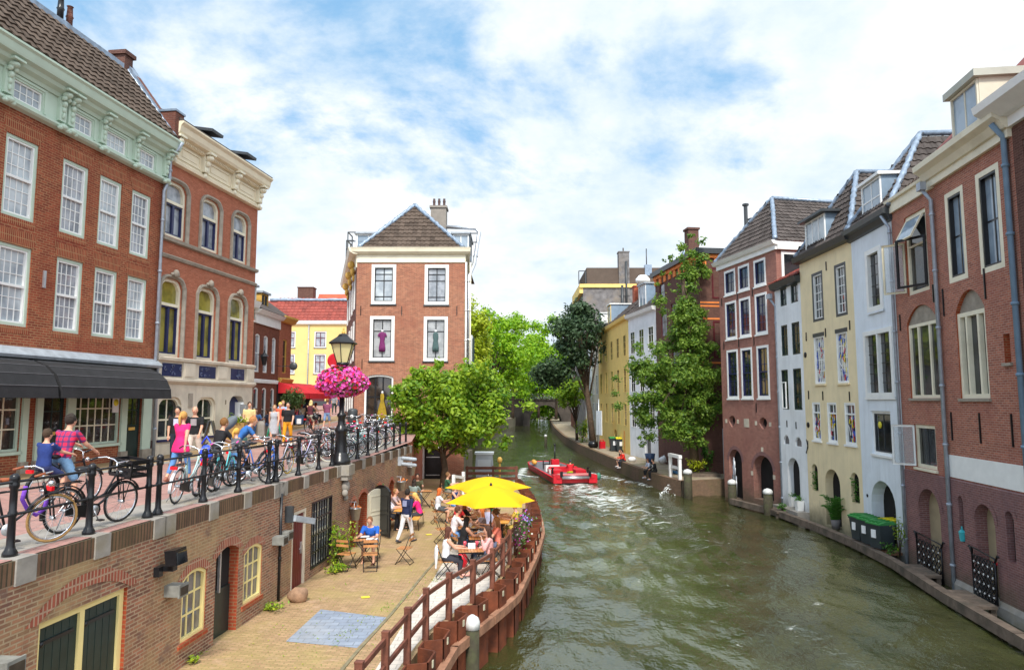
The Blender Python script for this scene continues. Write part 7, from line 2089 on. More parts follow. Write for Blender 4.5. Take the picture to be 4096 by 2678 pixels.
P1 = 'bicycles parked along the railing'
bike('brown', -6.85, 9.5, 60, 'black bicycle with brown leather saddle and tan tyres nearest the camera', P1, tilt=6)
bike('crate', -6.7, 11.1, 74, 'black bicycle carrying a big black crate over its front wheel', P1, tilt=6)
bike('white', rail_x(14.1) - .5, 14.1, 94, 'mint bicycle with white mudguards behind the second railing section', P1, tilt=5)
bike('plain', rail_x(15.0) - .5, 15.0, 98, 'black bicycle leaning between the white mudguard one and the teal one', P1, tilt=8)
bike('teal', rail_x(16.0) - .65, 15.9, 88, 'teal bicycle with pink grips at the railing', P1, tilt=-4)
bike('fold', rail_x(16.9) - .45, 16.7, 50, 'black folding bicycle with small wheels and red rear light', P1, tilt=4)
bike('foldblue', rail_x(17.5) - .6, 17.5, 40, 'blue folding bicycle with small wheels beside the black folding one', P1, tilt=4)
bike('yellow', rail_x(18.6) - .5, 18.6, 84, 'grey bicycle with yellow tyres and a front rack', P1, tilt=4)
bike('lilac', rail_x(20.1) - .45, 20.1, 80, 'lilac bicycle with pale tyres and a front rack beside the lamp post', P1, tilt=4)
bike('plain', rail_x(17.9) - .95, 18.0, 65, 'black bicycle behind the folding ones', P1, tilt=3)
t = root('bicycle_lock', (-6.72, 9.75, .52), R(60), 'thick purple fabric covered chain lock on the nearest bicycle', 'lock')
mb = MB(); mb.tube([(-.1, 0, .3), (-.12, .03, .12), (-.03, .05, -.04), (.08, .05, -.12), (.18, .05, -.05), (.2, .03, .08)], .028, 8); mb.build('chain_sleeve', M('purple_fabric', (.2, .06, .5), .8, .2, 20), t)
P2 = 'bicycles crowded beyond the lamp post'
crowd = [('maroon', 'red tipped'), ('silver', 'silver'), ('white', 'mint'), ('lilac', 'lilac'), ('plain', 'black'), ('silver', 'silver'), ('teal', 'teal'), ('white', 'mint'), ('silver', 'silver'), ('lilac', 'lilac'), ('plain', 'black'), ('white', 'mint'), ('silver', 'silver'), ('maroon', 'maroon'), ('lilac', 'lilac'), ('silver', 'silver')]
ordn = ['first', 'second', 'third', 'fourth', 'fifth', 'sixth', 'seventh', 'eighth', 'ninth', 'tenth', 'eleventh', 'twelfth', 'thirteenth', 'fourteenth', 'fifteenth', 'sixteenth']
names_ = {'maroon': 'maroon', 'silver': 'silver', 'white': 'mint and white', 'lilac': 'lilac', 'plain': 'black', 'teal': 'teal'}
for i, (k, _) in enumerate(crowd):
 y = 22.6 + i * .56 + rnd.uniform(-.08, .08)
 bike(k, rail_x(y) - .85 - rnd.uniform(0, .22), y, rnd.choice([22, 28, 200, 34]) + rnd.uniform(-8, 8), '%s bicycle, %s from the lamp post in the crowded row at the railing' % (names_[k], ordn[i]), P2, tilt=rnd.uniform(-7, 7))
for i, (x, y, k) in enumerate(((-8.4, 34.2, 'silver'), (-7.7, 34.6, 'white'), (-7.0, 34.4, 'plain'), (-6.4, 34.8, 'silver'), (-7.9, 36.0, 'lilac'), (-7.1, 36.2, 'teal'))):
 bike(k, x, y, 95 + rnd.uniform(-25, 25), '%s bicycle, %s from the lane in the rack before the corner brick house' % (names_[k], ordn[i]), 'bicycles racked before the corner house', tilt=rnd.uniform(-6, 6))
# bicycles on the far bridge, a pixel or two each
bm_ = None
for i in range(9):
 t = copy_tree(KIND['plain']); t.location = (3.2 + i * 1.35, 167.4, 2.45); t.rotation_euler = (0, 0, R(rnd.uniform(-25, 25))); t.scale = (1.25,) * 3
 tag(t, 'dark bicycle leaning on the railing of the far bridge', 'bicycle', 'bicycles on the far bridge')
# ------------------------------------------------------------------ people
PEND = []


def capm(mb, a, b, r0, r1, n=10): mb.capsule(a, b, r0, r1, n)


def loft(mb, rows, lat, n=14):
 """rows of (centre, half width, half depth); lat is the sideways axis"""
 vs, fs = [], []
 k = len(rows)
 for i, (c, w, d) in enumerate(rows):
  c = V(c)
  nx = V(rows[min(i + 1, k - 1)][0]) - V(rows[max(i - 1, 0)][0])
  nx.normalize()
  la = (lat - nx * lat.dot(nx)).normalized()
  fw = la.cross(nx)
  for j in range(n):
   t = 2 * math.pi * j / n
   vs.append(c + la * (w * math.cos(t)) + fw * (d * math.sin(t)))
 for i in range(k - 1):
  for j in range(n):
   fs.append((i * n + j, i * n + (j + 1) % n, (i + 1) * n + (j + 1) % n, (i + 1) * n + j))
 fs.append(tuple(range(n))[::-1]); fs.append(tuple((k - 1) * n + j for j in range(n)))
 mb.add(vs, fs, True)


def skin(c): return M('skin_%d' % int(c * 100), (.62 * c, .33 * c, .22 * c), .5, .06, 8)


EYE = M('eye_dark', (.02, .015, .012), .25)
LIP = M('lip', (.45, .12, .1), .5)


def person(label, loc, face, H=1.75, pose='stand', top=(.1, .1, .1), sleeve=.5, bottom=(.1, .1, .2), leg=1.0, skirt=None, hair=(.05, .03, .02), style='short', sk=1.0, shoe=(.05, .05, .05), arms=None, legs=None, lean=None, seat=.47, head=0., fem=False, z=None, print_=None, topmat=None, detail=True, nod=0., turn=0., dy=0.):
 """the figure faces +x of its own frame; joints first, then one skin and its clothes"""
 S = H / 1.75
 A = {'stand': ((6, 5, 12), (4, 6, 10)), 'walk': ((22, 6, 18), (-20, 6, 14)), 'sit': ((38, 8, 62), (42, 8, 55)), 'edge': ((25, 6, 50), (22, 10, 60)), 'bike': ((52, 10, 22), (52, 10, 22))}[pose]
 G = {'stand': ((2, 4, 3), (-2, 4, 3)), 'walk': ((-14, 4, 16), (17, 3, 6)), 'sit': ((84, 8, 84), (80, 8, 88)), 'edge': ((78, 6, 70), (74, 8, 82)), 'bike': ((62, 6, 74), (28, 6, 40))}[pose]
 A = arms or A; G = legs or G
 ln = {'stand': 1, 'walk': 3, 'sit': 6, 'edge': 16, 'bike': 14}[pose] if lean is None else lean
 up = V((math.sin(R(ln)), 0, math.cos(R(ln)))); lat = V((0, 1, 0)); fw = V((math.cos(R(ln)), 0, -math.sin(R(ln))))
 hipw, shw = (.092 if not fem else .096) * S, (.205 if not fem else .175) * S
 pel = V((0, 0, 0))

 def dirn(a, out, s): return V((math.sin(R(a)), s * math.sin(R(out)), -math.cos(R(a)))).normalized()
 J = {}
 lo = 0
 for s, g, nm in ((1, G[0], 'l'), (-1, G[1], 'r')):
  h = pel + lat * hipw * s + V((0, 0, -.03 * S))
  k = h + dirn(g[0], g[1], s) * .43 * S
  a = k + dirn(g[0] - g[2], g[1] * .3, s) * .42 * S
  J['hip' + nm], J['kne' + nm], J['ank' + nm] = h, k, a
  lo = min(lo, a.z)
  sh = dirn(g[0] - g[2], 0, s); ft = V((math.cos(R(g[0] - g[2]) * .55), 0, math.sin(R(g[0] - g[2]) * .55) * 1.0))
  J['toe' + nm] = a + V((ft.x, .02 * s, min(0.03, ft.z))).normalized() * .17 * S + V((0, 0, -.045 * S))
 pz = -lo + .085 * S if pose in ('stand', 'walk') else seat + .09 * S
 off = V((0, 0, pz + dy))
 for k_ in J: J[k_] = J[k_] + off
 pel = pel + off
 chest = pel + up * .36 * S; nb = pel + up * .53 * S; hc = nb + (up * .6 + V((0, 0, .4)) + fw * .12).normalized() * .172 * S + fw * nod
 J['head'] = hc
 for s, a_, nm in ((1, A[0], 'l'), (-1, A[1], 'r')):
  sh = pel + up * .475 * S + lat * shw * s
  el = sh + dirn(a_[0], a_[1], s) * .29 * S
  d2 = dirn(a_[0] + a_[2], -a_[1] * .4 if len(a_) < 4 else a_[3], s)
  wr = el + d2 * .25 * S
  J['sho' + nm], J['elb' + nm], J['wri' + nm], J['hd' + nm] = sh, el, wr, d2
 t = root('person', loc if z is None else (loc[0], loc[1], z), R(face), label, 'person')
 # body
 mb = MB()
 wst, hp, chw = (.158, .182, .19) if not fem else (.132, .182, .165)
 rows = lambda e: [(pel - up * .1 * S, (hp - .05) * S + e, .085 * S + e), (pel - up * .02 * S, hp * S + e, .112 * S + e), (pel + up * .1 * S, (hp + wst) / 2 * S + e, .105 * S + e), (pel + up * .2 * S, wst * S + e, .095 * S + e), (pel + up * .34 * S, chw * S + e, (.112 if not fem else .118) * S + e), (pel + up * .45 * S, (chw + .012) * S + e, .095 * S + e), (pel + up * .51 * S, .1 * S + e, .07 * S + e), (pel + up * .54 * S, .05 * S + e, .05 * S + e)]
 loft(mb, rows(0), lat)
 capm(mb, nb - up * .03 * S, hc - V((0, 0, .04 * S)), .056 * S, .05 * S)
 for nm in 'lr':
  capm(mb, J['sho' + nm], J['elb' + nm], .058 * S, .044 * S); capm(mb, J['elb' + nm], J['wri' + nm], .045 * S, .03 * S)
  capm(mb, J['hip' + nm], J['kne' + nm], .083 * S, .053 * S)
  cf = J['kne' + nm].lerp(J['ank' + nm], .35)
  capm(mb, J['kne' + nm], cf, .052 * S, .055 * S); capm(mb, cf, J['ank' + nm], .055 * S, .036 * S)
  capm(mb, J['ank' + nm], J['toe' + nm], .04 * S, .03 * S)
  capm(mb, J['wri' + nm], J['wri' + nm] + J['hd' + nm] * .075 * S, .028 * S, .032 * S)
 rt = Matrix.Rotation(R(turn), 3, 'Z')
 f2 = rt @ V((math.cos(R(head)), 0, -math.sin(R(head)))); u2 = V((f2.x * math.tan(R(head)) * 0, 0, 1))
 l2 = V((-f2.y, f2.x, 0)).normalized(); u2 = f2.cross(l2).normalized()
 Rm = Matrix((f2, l2, u2)).transposed()
 mb.ball(hc + u2 * .01 * S, (.102 * S, .082 * S, .118 * S), 14, 10, Rm); mb.ball(hc + f2 * .025 * S - u2 * .055 * S, (.062 * S, .056 * S, .062 * S), 10, 7, Rm)
 body_raw = mb
 ex = MB()
 ex.capsule(hc + f2 * .088 * S + u2 * .015 * S, hc + f2 * .108 * S - u2 * .018 * S, .01 * S, .015 * S, 7)
 for s in (-1, 1):
  ex.ball(hc + l2 * s * .077 * S - u2 * .005 * S, (.02 * S, .01 * S, .032 * S), 7, 5, Rm)
 for nm, s in (('l', 1), ('r', -1)):
  d = J['hd' + nm]; w = J['wri' + nm] + d * .07 * S
  x = (lat - d * lat.dot(d)).normalized(); y = d.cross(x)
  if y.z < 0: y = -y
  for i in range(4):
   b0 = w + x * ((i - 1.5) * .017 * S) + d * (.02 * S if i in (1, 2) else .012 * S); l = (.062, .075, .07, .05)[i] * S
   m_ = b0 + d * l * .5 - y * .006 * S; e = m_ + (d * .8 - y * .6).normalized() * l * .5
   ex.capsule(b0, m_, .0088 * S, .0082 * S, 6); ex.capsule(m_, e, .0082 * S, .0068 * S, 6)
  b0 = J['wri' + nm] + d * .03 * S - x * s * .022 * S; m_ = b0 + (d * .7 - x * s * .7).normalized() * .035 * S; ex.capsule(b0, m_, .011 * S, .0095 * S, 6); ex.capsule(m_, m_ + d * .032 * S, .0095 * S, .008 * S, 6)
 ex.cm = 1
 for s in (-1, 1): ex.ball(hc + f2 * .086 * S + l2 * s * .032 * S + u2 * .018 * S, (.007 * S, .012 * S, .006 * S), 7, 5, Rm)
 ex.cm = 2
 ex.ball(hc + f2 * .084 * S - u2 * .05 * S, (.01 * S, .025 * S, .007 * S), 7, 5, Rm)
 vox = .018 if detail else .026
 PEND.append((t, 'body', body_raw, ex, [skin(sk), EYE, LIP], vox))
 # top
 def cm(nm, c): return M('cloth_%s_%02d%02d%02d' % (nm, int(c[0] * 99), int(c[1] * 99), int(c[2] * 99)), c, .85, .22, 4.5, .55)
 if top:
  mb = MB()
  r_ = rows(.014 * S)
  loft(mb, r_[1 if skirt != 'dress' else 0:7], lat)
  if sleeve > 0:
   for nm in 'lr':
    e = J['sho' + nm].lerp(J['elb' + nm], min(1, sleeve * 1.2))
    capm(mb, J['sho' + nm], e, .06 * S, .058 * S)
    if sleeve > .9: capm(mb, J['elb' + nm], J['wri' + nm], .058 * S, .04 * S)
  else:
   for nm in 'lr': capm(mb, J['sho' + nm] - lat * (.05 * S if nm == 'l' else -.05 * S), J['sho' + nm] - up * .1 * S - lat * (.06 * S if nm == 'l' else -.06 * S), .045 * S, .05 * S)
  if skirt == 'tunic':
   loft(mb, [(pel + up * .15 * S, wst * S + .02, .115 * S), (pel, hp * S + .035, .14 * S), (pel - up * .14 * S, hp * S + .06, .165 * S), (pel - up * .2 * S, hp * S + .05, .15 * S)], lat)
  e2 = None
  if print_:
   e2 = MB(); e2.cm = 1; bk = -1 if print_[1] == 'back' else 1
   c0 = pel + up * .36 * S + fw * bk * .128 * S
   pts = [c0 + lat * sx * .085 * S + up * sz * .1 * S for sx, sz in ((-1, -1), (1, -1), (1, 1), (-1, 1))]
   e2.add(pts + [p + fw * bk * .006 for p in pts], [(0, 1, 2, 3), (4, 5, 6, 7), (0, 1, 5, 4), (1, 2, 6, 5), (2, 3, 7, 6), (3, 0, 4, 7)])
  PEND.append((t, 'dress' if skirt == 'dress' else 'shirt', mb, e2, [topmat or cm('top', top)] + ([cm('print', print_[0])] if print_ else []), vox))
 if skirt == 'dress' or skirt == 'skirt':
  mb = MB(); kn = (J['knel'] + J['kner']) / 2; d_ = (kn - pel)
  loft(mb, [(pel + up * .16 * S, wst * S + .018, .115 * S), (pel, hp * S + .02, .135 * S), (pel + d_ * .5, hp * S + .03, .14 * S), (pel + d_ * leg, hp * S + .0, .12 * S)], lat)
  PEND.append((t, 'skirt', mb, None, [cm('top', top) if skirt == 'dress' else cm('bot', bottom)], vox))
 elif bottom:
  mb = MB()
  loft(mb, rows(.012 * S)[0:4], lat)
  for nm in 'lr':
   k, a = J['kne' + nm], J['ank' + nm]
   if leg <= .55:
    e = J['hip' + nm].lerp(k, leg * 1.75); capm(mb, J['hip' + nm], e, .1 * S, .08 * S)
   else:
    capm(mb, J['hip' + nm], k, .104 * S, .072 * S); capm(mb, k, k.lerp(a, (leg - .5) * 1.96 - .03), .072 * S, .056 * S)
  PEND.append((t, 'shorts' if leg <= .55 else 'trousers', mb, None, [cm('bot', bottom)], vox))
 # shoes
 for nm in 'lr':
  mb = MB(); a, o = J['ank' + nm], J['toe' + nm]
  mb.capsule(a + V((-.035 * S, 0, -.035 * S)), o + V((.02 * S, 0, -.005)), .043 * S, .036 * S, 9); mb.capsule(a + V((0, 0, -.0)), a + V((-.01, 0, -.03)), .046 * S, .047 * S, 9)
  mb.build('shoe', cm('shoe', shoe), t)
 # hair
 if style != 'bald':
  mb = MB(); hm = cm('hair', hair)
  if style == 'crop': mb.ball(hc + u2 * .022 * S - f2 * .016 * S, (.101 * S, .087 * S, .114 * S), 14, 9, Rm)
  else: mb.ball(hc + u2 * .03 * S - f2 * .018 * S, (.107 * S, .093 * S, .115 * S), 14, 9, Rm)
  if style == 'short':
   for k in range(14):
    d = V((rnd.gauss(0, 1), rnd.gauss(0, 1), abs(rnd.gauss(0, 1)))).normalized(); mb.ball(hc + u2 * .045 * S - f2 * .02 * S + Rm @ V((d.x * .075 * S, d.y * .065 * S, d.z * .08 * S)), .032 * S, 7, 5)
  if style in ('long', 'bob'):
   l = .36 if style == 'long' else .2
   loft(mb, [(hc + u2 * .08 * S - f2 * .03 * S, .06 * S, .05 * S), (hc - f2 * .05 * S, .095 * S, .055 * S), (hc - f2 * .07 * S - u2 * .12 * S, .1 * S, .05 * S), (hc - f2 * .1 * S - u2 * l * .7 * S, .095 * S, .04 * S), (hc - f2 * .1 * S - u2 * l * S, .05 * S, .025 * S)], l2)
   for s in (-1, 1): mb.capsule(hc + l2 * s * .072 * S + u2 * .03 * S, hc + l2 * s * .08 * S - u2 * (.2 if style == 'long' else .13) * S - f2 * .02 * S, .026 * S, .02 * S, 7)
  if style in ('pony', 'bun'):
   k = hc - f2 * .1 * S + u2 * .045 * S; mb.ball(k, .035 * S, 8, 6)
   if style == 'pony': mb.tube([k, k - f2 * .05 * S - u2 * .07 * S, k - f2 * .04 * S - u2 * .2 * S, k - f2 * .02 * S - u2 * .3 * S], [.03 * S, .036 * S, .03 * S, .008 * S], 8)
  mb.build('hair', hm, t)
 t['_J'] = [list(J['wril'] + J['hdl'] * .08), list(J['wrir'] + J['hdr'] * .08), list(hc), list(chest), list(up), list(fw)]
 return t


def settle():
 """voxel-join the body and clothes volumes, then link each as one mesh"""
 tmp = []
 for (t, nm, mb, ex, mats, vox) in PEND:
  me = mb.mesh('tmp', mats); bm = bmesh.new(); bm.from_mesh(me); bmesh.ops.recalc_face_normals(bm, faces=bm.faces); bm.to_mesh(me); bm.free()
  o = bpy.data.objects.new('tmp', me); COL.objects.link(o)
  m = o.modifiers.new('r', 'REMESH'); m.mode = 'VOXEL'; m.voxel_size = vox; m.use_smooth_shade = True
  m = o.modifiers.new('s', 'SMOOTH'); m.factor = .5; m.iterations = 3 if nm == 'body' else 5
  tmp.append(o)
 dg = bpy.context.evaluated_depsgraph_get(); dg.update()
 for o, (t, nm, mb, ex, mats, vox) in zip(tmp, PEND):
  me = bpy.data.meshes.new_from_object(o.evaluated_get(dg))
  if ex is not None and ex.v:
   bm = bmesh.new(); bm.from_mesh(me)
   m2 = ex.mesh('x', mats); bm.from_mesh(m2); bm.to_mesh(me); bm.free()
  me.name = nm
  while len(me.materials) < len(mats): me.materials.append(mats[len(me.materials)])
  b = bpy.data.objects.new(nm, me); COL.objects.link(b); b.parent = t
 for o in tmp:
  d = o.data; bpy.data.objects.remove(o); bpy.data.meshes.remove(d)
 PEND.clear()
 for o in list(bpy.data.objects):
  if '_J' in o: del o['_J']


def plaid():
 m, nt, p = nodes('plaid_cloth')
 co = N(nt, 'ShaderNodeTexCoord').outputs['Object']
 c = (.62, .015, .07)
 col = None
 for ax, s in (('X', 12), ('Z', 12)):
  w_ = N(nt, 'ShaderNodeTexWave', wave_type='BANDS', bands_direction='Y' if ax == 'X' else 'Z'); w_.inputs['Scale'].default_value = 3.2; w_.inputs['Distortion'].default_value = 0
  L(nt, co, w_.inputs['Vector'])
  k = N(nt, 'ShaderNodeMath', operation='MULTIPLY'); L(nt, ramp(nt, w_.outputs['Fac'], .62, .8), k.inputs[0]); k.inputs[1].default_value = .75
  col = mixc(nt, k.outputs[0], col or c, (.03, .03, .14))
 L(nt, col, p.inputs['Base Color']); p.inputs['Roughness'].default_value = .85
 return m


# --- street
b = bike('plain', -8.6, 13.4, 78, 'black bicycle ridden by the man in the red plaid shirt with a boy behind')
person('man in red plaid shirt and denim shorts riding with a boy', (-8.64, 13.25, 0), 78, 1.8, 'bike', (.6, .02, .06), .55, (.16, .3, .48), .5, hair=(.03, .02, .015), seat=.82, topmat=plaid(), lean=14, arms=((58, 14, 10), (40, 8, 20)), legs=((58, 8, 62), (25, 8, 30)))
person('boy in navy t-shirt holding on behind the plaid shirt man', (-8.72, 12.88, 0), 74, 1.45, 'bike', (.015, .035, .16), .55, (.02, .03, .1), .5, hair=(.06, .035, .02), seat=.72, lean=4, arms=((50, 4, 30), (55, -4, 20)), legs=((70, 12, 75), (60, 12, 70)))
person('woman in hot pink tunic and blue jeans with a blonde ponytail', (-8.25, 17.2, 0), 78, 1.72, 'walk', (.8, .02, .16), .3, (.1, .24, .5), .85, skirt='tunic', hair=(.5, .26, .07), style='pony', fem=True, shoe=(.3, .12, .08))
person('bald man in black t-shirt with grey print and pale shorts', (-9.95, 21.6, 0), -82, 1.82, 'walk', (.012, .012, .014), .6, (.6, .52, .44), .55, style='bald', print_=((.3, .27, .28), 'front'), shoe=(.4, .25, .1))
person('dark haired man in black print t-shirt and jeans by the cafe window', (-10.55, 21.7, 0), -78, 1.78, 'stand', (.015, .015, .02), .6, (.02, .025, .04), 1.0, hair=(.02, .015, .012), print_=((.5, .5, .62), 'front'), shoe=(.08, .08, .08))
person('man in black t-shirt with white shoulder strap bending over bicycles', (-7.55, 17.6, 0), 55, 1.78, 'bike', (.012, .012, .012), .6, (.02, .02, .025), 1.0, hair=(.22, .1, .03), seat=.66, lean=18, arms=((45, 10, 25), (40, 8, 40)), legs=((40, 10, 42), (20, 8, 25)))
person('man in blue t-shirt leaning forward with a backpack', (-7.85, 19.6, 0), 25, 1.8, 'bike', (.03, .13, .38), .55, (.05, .07, .15), .55, hair=(.4, .17, .06), seat=.78, lean=42, arms=((30, 8, 25), (35, 8, 20)), legs=((50, 6, 55), (25, 6, 30)))
t = root('backpack', (-8.0, 19.52, 1.25), R(25), 'grey and lime backpack on the leaning man in blue', 'backpack')
mb = MB(); mb.ball((-.02, 0, .12), (.15, .17, .27), 10, 8, Matrix.Rotation(R(45), 3, 'Y')); mb.build('bag_body', M('pack_grey', (.12, .14, .16), .7), t); mb = MB(); mb.ball((-.13, 0, .1), (.05, .12, .13), 8, 6); mb.build('pocket', M('pack_lime', (.35, .6, .12), .7), t)
person('little girl in grey top and jeans with a blonde ponytail', (-6.85, 17.1, 0), 60, 1.3, 'stand', (.1, .11, .13), .5, (.07, .2, .42), .95, hair=(.6, .32, .06), style='pony', fem=True, arms=((70, 5, 10), (20, 5, 10)))
t = root('blue_bag', (-7.35, 16.6, .1), 0, 'bright blue bag hanging on the bicycles beside the woman in pink', 'bag')
mb = MB(); mb.ball((0, 0, .62), (.16, .12, .24), 10, 7); mb.tube([(-.12, 0, .88), (0, 0, 1.05), (.12, 0, .88)], .02, 6); mb.build('fabric', M('bag_blue', (.03, .08, .7), .6), t)
person('man in pale yellow shirt standing by the planter box', (-11.55, 30.2, .13), -60, 1.78, 'stand', (.75, .55, .25), .5, (.2, .12, .1), .55, hair=(.05, .03, .02))
person('woman in grey striped knee length dress walking hand in hand', (-10.27, 29.7, .12), -75, 1.68, 'walk', (.42, .43, .47), 0, None, 1.05, skirt='dress', hair=(.3, .17, .08), style='bun', fem=True, shoe=(.75, .75, .75), legs=((-6, 2, 8), (8, 2, 4)))
person('man in black t-shirt and mustard trousers walking hand in hand', (-9.68, 29.7, .12), -80, 1.8, 'walk', (.014, .015, .018), .6, (.68, .3, .015), 1.0, hair=(.02, .015, .01), shoe=(.7, .6, .6), legs=((-8, 4, 8), (10, 4, 4)))
person('woman in coral top with a yellow hat behind the walking couple', (-11.35, 33.6, .2), -72, 1.72, 'walk', (.75, .12, .06), .1, (.3, .1, .08), .6, hair=(.75, .6, .1), style='bun', fem=True)
person('man in light blue shirt behind the woman in coral', (-11.75, 35.2, .23), -72, 1.78, 'walk', (.4, .52, .78), .6, (.2, .22, .3), 1.0, hair=(.45, .25, .1))
b = bike('plain', -14.5, 47.6, -75, 'dark bicycle ridden towards us by the man in a blue gilet')
person('man in white t-shirt and dark blue gilet cycling towards us', (-14.55, 47.8, .5), -75, 1.78, 'bike', (.08, .12, .25), .8, (.35, .45, .62), .55, hair=(.15, .08, .05), seat=.85, print_=((.7, .7, .75), 'front'), detail=False)
b = bike('red', -11.05, 38.0, 80, 'bright red bicycle ridden away by the blonde woman')
person('blonde woman in dark strap top and pale shorts cycling away', (-11.1, 37.75, street_z(38)), 80, 1.72, 'bike', (.1, .02, .03), 0, (.55, .5, .4), .4, hair=(.75, .55, .25), style='bob', fem=True, seat=.85, lean=8)
t = root('shopping_bag', (-11.62, 37.6, street_z(38) + .45), 0, 'dark and white carrier bag hanging from the red bicycle', 'bag')
mb = MB(); mb.prism([(-.2, 0), (.2, 0), (.25, .5), (-.25, .5)], -.08, .08); mb.tube([(-.12, 0, .5), (0, 0, .75), (.12, 0, .5)], .015, 5); mb.cm = 1; mb.box(-.12, .12, -.1, -.07, .02, .3); mb.build('bag_body', [M('bag_navy', (.03, .06, .12), .5), PAPER], t)
t = root('handbag', (-10.72, 37.5, street_z(38) + .82), 0, 'black shoulder bag of the cycling blonde woman', 'bag')
mb = MB(); mb.ball((0, 0, 0), (.2, .1, .15), 9, 6); mb.tube([(-.1, 0, .1), (-.25, 0, .62)], .012, 5); mb.build('leather', BLACK, t)
person('man in plum t-shirt and denim shorts walking away', (-10.9, 40.5, street_z(40.5)), 92, 1.78, 'walk', (.22, .06, .12), .6, (.2, .3, .5), .5, hair=(.22, .09, .03), shoe=(.6, .55, .5))
person('man in grey shirt and dark trousers walking towards us in the lane', (-15.8, 61, street_z(61)), -78, 1.8, 'walk', (.26, .28, .3), .6, (.03, .05, .04), 1.0, hair=(.04, .03, .02), detail=False)
person('person in dark blue jacket far down the lane', (-20.6, 78, street_z(78)), -70, 1.75, 'stand', (.05, .05, .15), 1.0, (.08, .03, .08), 1.0, detail=False)
person('person in red top far down the lane beside the blue jacket', (-19.9, 78.4, street_z(78)), -80, 1.7, 'stand', (.5, .04, .08), 1.0, (.05, .05, .12), 1.0, detail=False, fem=True, style='long')
person('person in blue jeans shirt sitting on a ledge outside the brown brick house', (-13.3, 35.6, street_z(35)), -50, 1.75, 'sit', (.1, .2, .42), .9, (.1, .18, .35), 1.0, hair=(.05, .03, .02))
person('person with dark curly hair sitting at the brown brick house', (-12.75, 36.0, street_z(36)), 190, 1.7, 'sit', (.05, .05, .08), .5, (.1, .16, .3), 1.0, hair=(.1, .04, .02), style='bob', fem=True)
t = root('stone_ledge', (-13.1, 35.9, street_z(35)), 0, 'low dark stone ledge carrying two sitting people', 'ledge')
mb = MB(); mb.box(-.8, .8, -.25, .25, 0, .47); mb.build('stone', STONE, t)

# --- street furniture on the pavement
t = root('planter_box', (-11.55, 28.9, .1), R(-80), 'tall wooden planter box with yellow green plant at the house corner', 'planter')
mb = MB()
for k in range(4): mb.box(-.35 + k * .175, -.18 + k * .175, -.35, .35, 0, 1.0)
mb.build('planks', M('oak_planks', (.35, .2, .06), .65, .2, 5), t)
q = MB()
for k in range(220):
 p = V((rnd.gauss(0, .18), rnd.gauss(0, .18), 1.0 + abs(rnd.gauss(0, .14)))); d = V((rnd.gauss(0, 1), rnd.gauss(0, 1), rnd.random())).normalized() * .09; e = perp(d)[0] * .04
 q.quad(p - d, p + e, p + d, p - e)
q.build('foliage', LF_B, t)
t = root('plant_pot', (-11.0, 28.0, .08), 0, 'dark green glazed pot beside the wooden planter box', 'pot')
mb = MB(); mb.lathe([(.16, 0), (.24, .3), (.25, .45), (.21, .45), (.18, .1)], 12); mb.build('pot_body', M('pot_green', (.04, .1, .08), .3), t)
t = root('chalkboard', (-11.55, 26.4, .05), R(-72), 'black chalkboard A-sign standing against the stone ground floor', 'sign')
for s in (-1, 1):
 mb = MB(); mb.cbox((0, s * .18, .6), (.9, .04, 1.22), rx=R(s * 13)); mb.build('board', CHAR, t)
mb = MB()
for i in range(7):
 mb.cbox((rnd.uniform(-.1, .1), -.27 + .0 + i * .033 * -0 + (-.02 + .0), 1.0 - i * .1), (rnd.uniform(.25, .6), .004, .02), rx=R(-13))
t2 = root('green_sign', (-11.95, 34.6, street_z(34)), R(-70), 'bright green A-sign with white poster in the lane', 'sign')
for s in (-1, 1):
 mb = MB(); mb.cbox((0, s * .2, .62), (.85, .05, 1.28), rx=R(s * 13)); mb.build('board', M('sign_green', (.02, .45, .22), .5), t2)
mb = MB(); mb.cbox((0, -.235, .66), (.6, .02, .85), rx=R(-13)); mb.build('poster', M('poster_grey', (.6, .62, .68), .5, .2, 3), t2)
t = root('stone_bollard', (-11.75, 32.2, street_z(32)), 0, 'short grey stone bollard near the green sign', 'bollard')
mb = MB(); mb.lathe([(.2, 0), (.19, .75), (.15, .88), (.05, .9)], 8); mb.build('shaft', CONC, t)
t = root('litter_bin', (-8.95, 38.6, street_z(38)), 0, 'dark round topped litter bin behind the street lamp', 'bin')
mb = MB(); mb.lathe([(.28, 0), (.28, 1.15), (.24, 1.25), (.05, 1.3)], 12); mb.build('drum', CHAR, t); mb = MB(); mb.M = Matrix.Translation((.02, -.285, .85)) @ Matrix.Rotation(R(90), 4, 'X'); mb.lathe([(.1, 0), (.1, .012)], 12); mb.build('sticker', PAPER, t)
t = root('lane_tree', (-13.1, 41.0, street_z(41)), 0, 'bushy olive tree in a pot outside the brown brick house', 'tree')
mb = MB(); mb.tube([(0, 0, 0), (.05, 0, 1.3)], .06, 7); mb.build('trunk', BARK, t)
q = MB()
for k in range(900):
 d = V((rnd.gauss(0, 1), rnd.gauss(0, 1), rnd.gauss(0, 1))).normalized() * rnd.random() ** .5; p = V((d.x * .75, d.y * .75, 1.75 + d.z * .75)); d = V((rnd.gauss(0, 1), rnd.gauss(0, 1), rnd.gauss(0, 1))).normalized() * .09; e = perp(d)[0] * .04
 q.quad(p - d, p + e, p + d, p - e)
q.build('crown', leafmat('olive_leaf', (.06, .12, .03), (.16, .24, .07)), t)
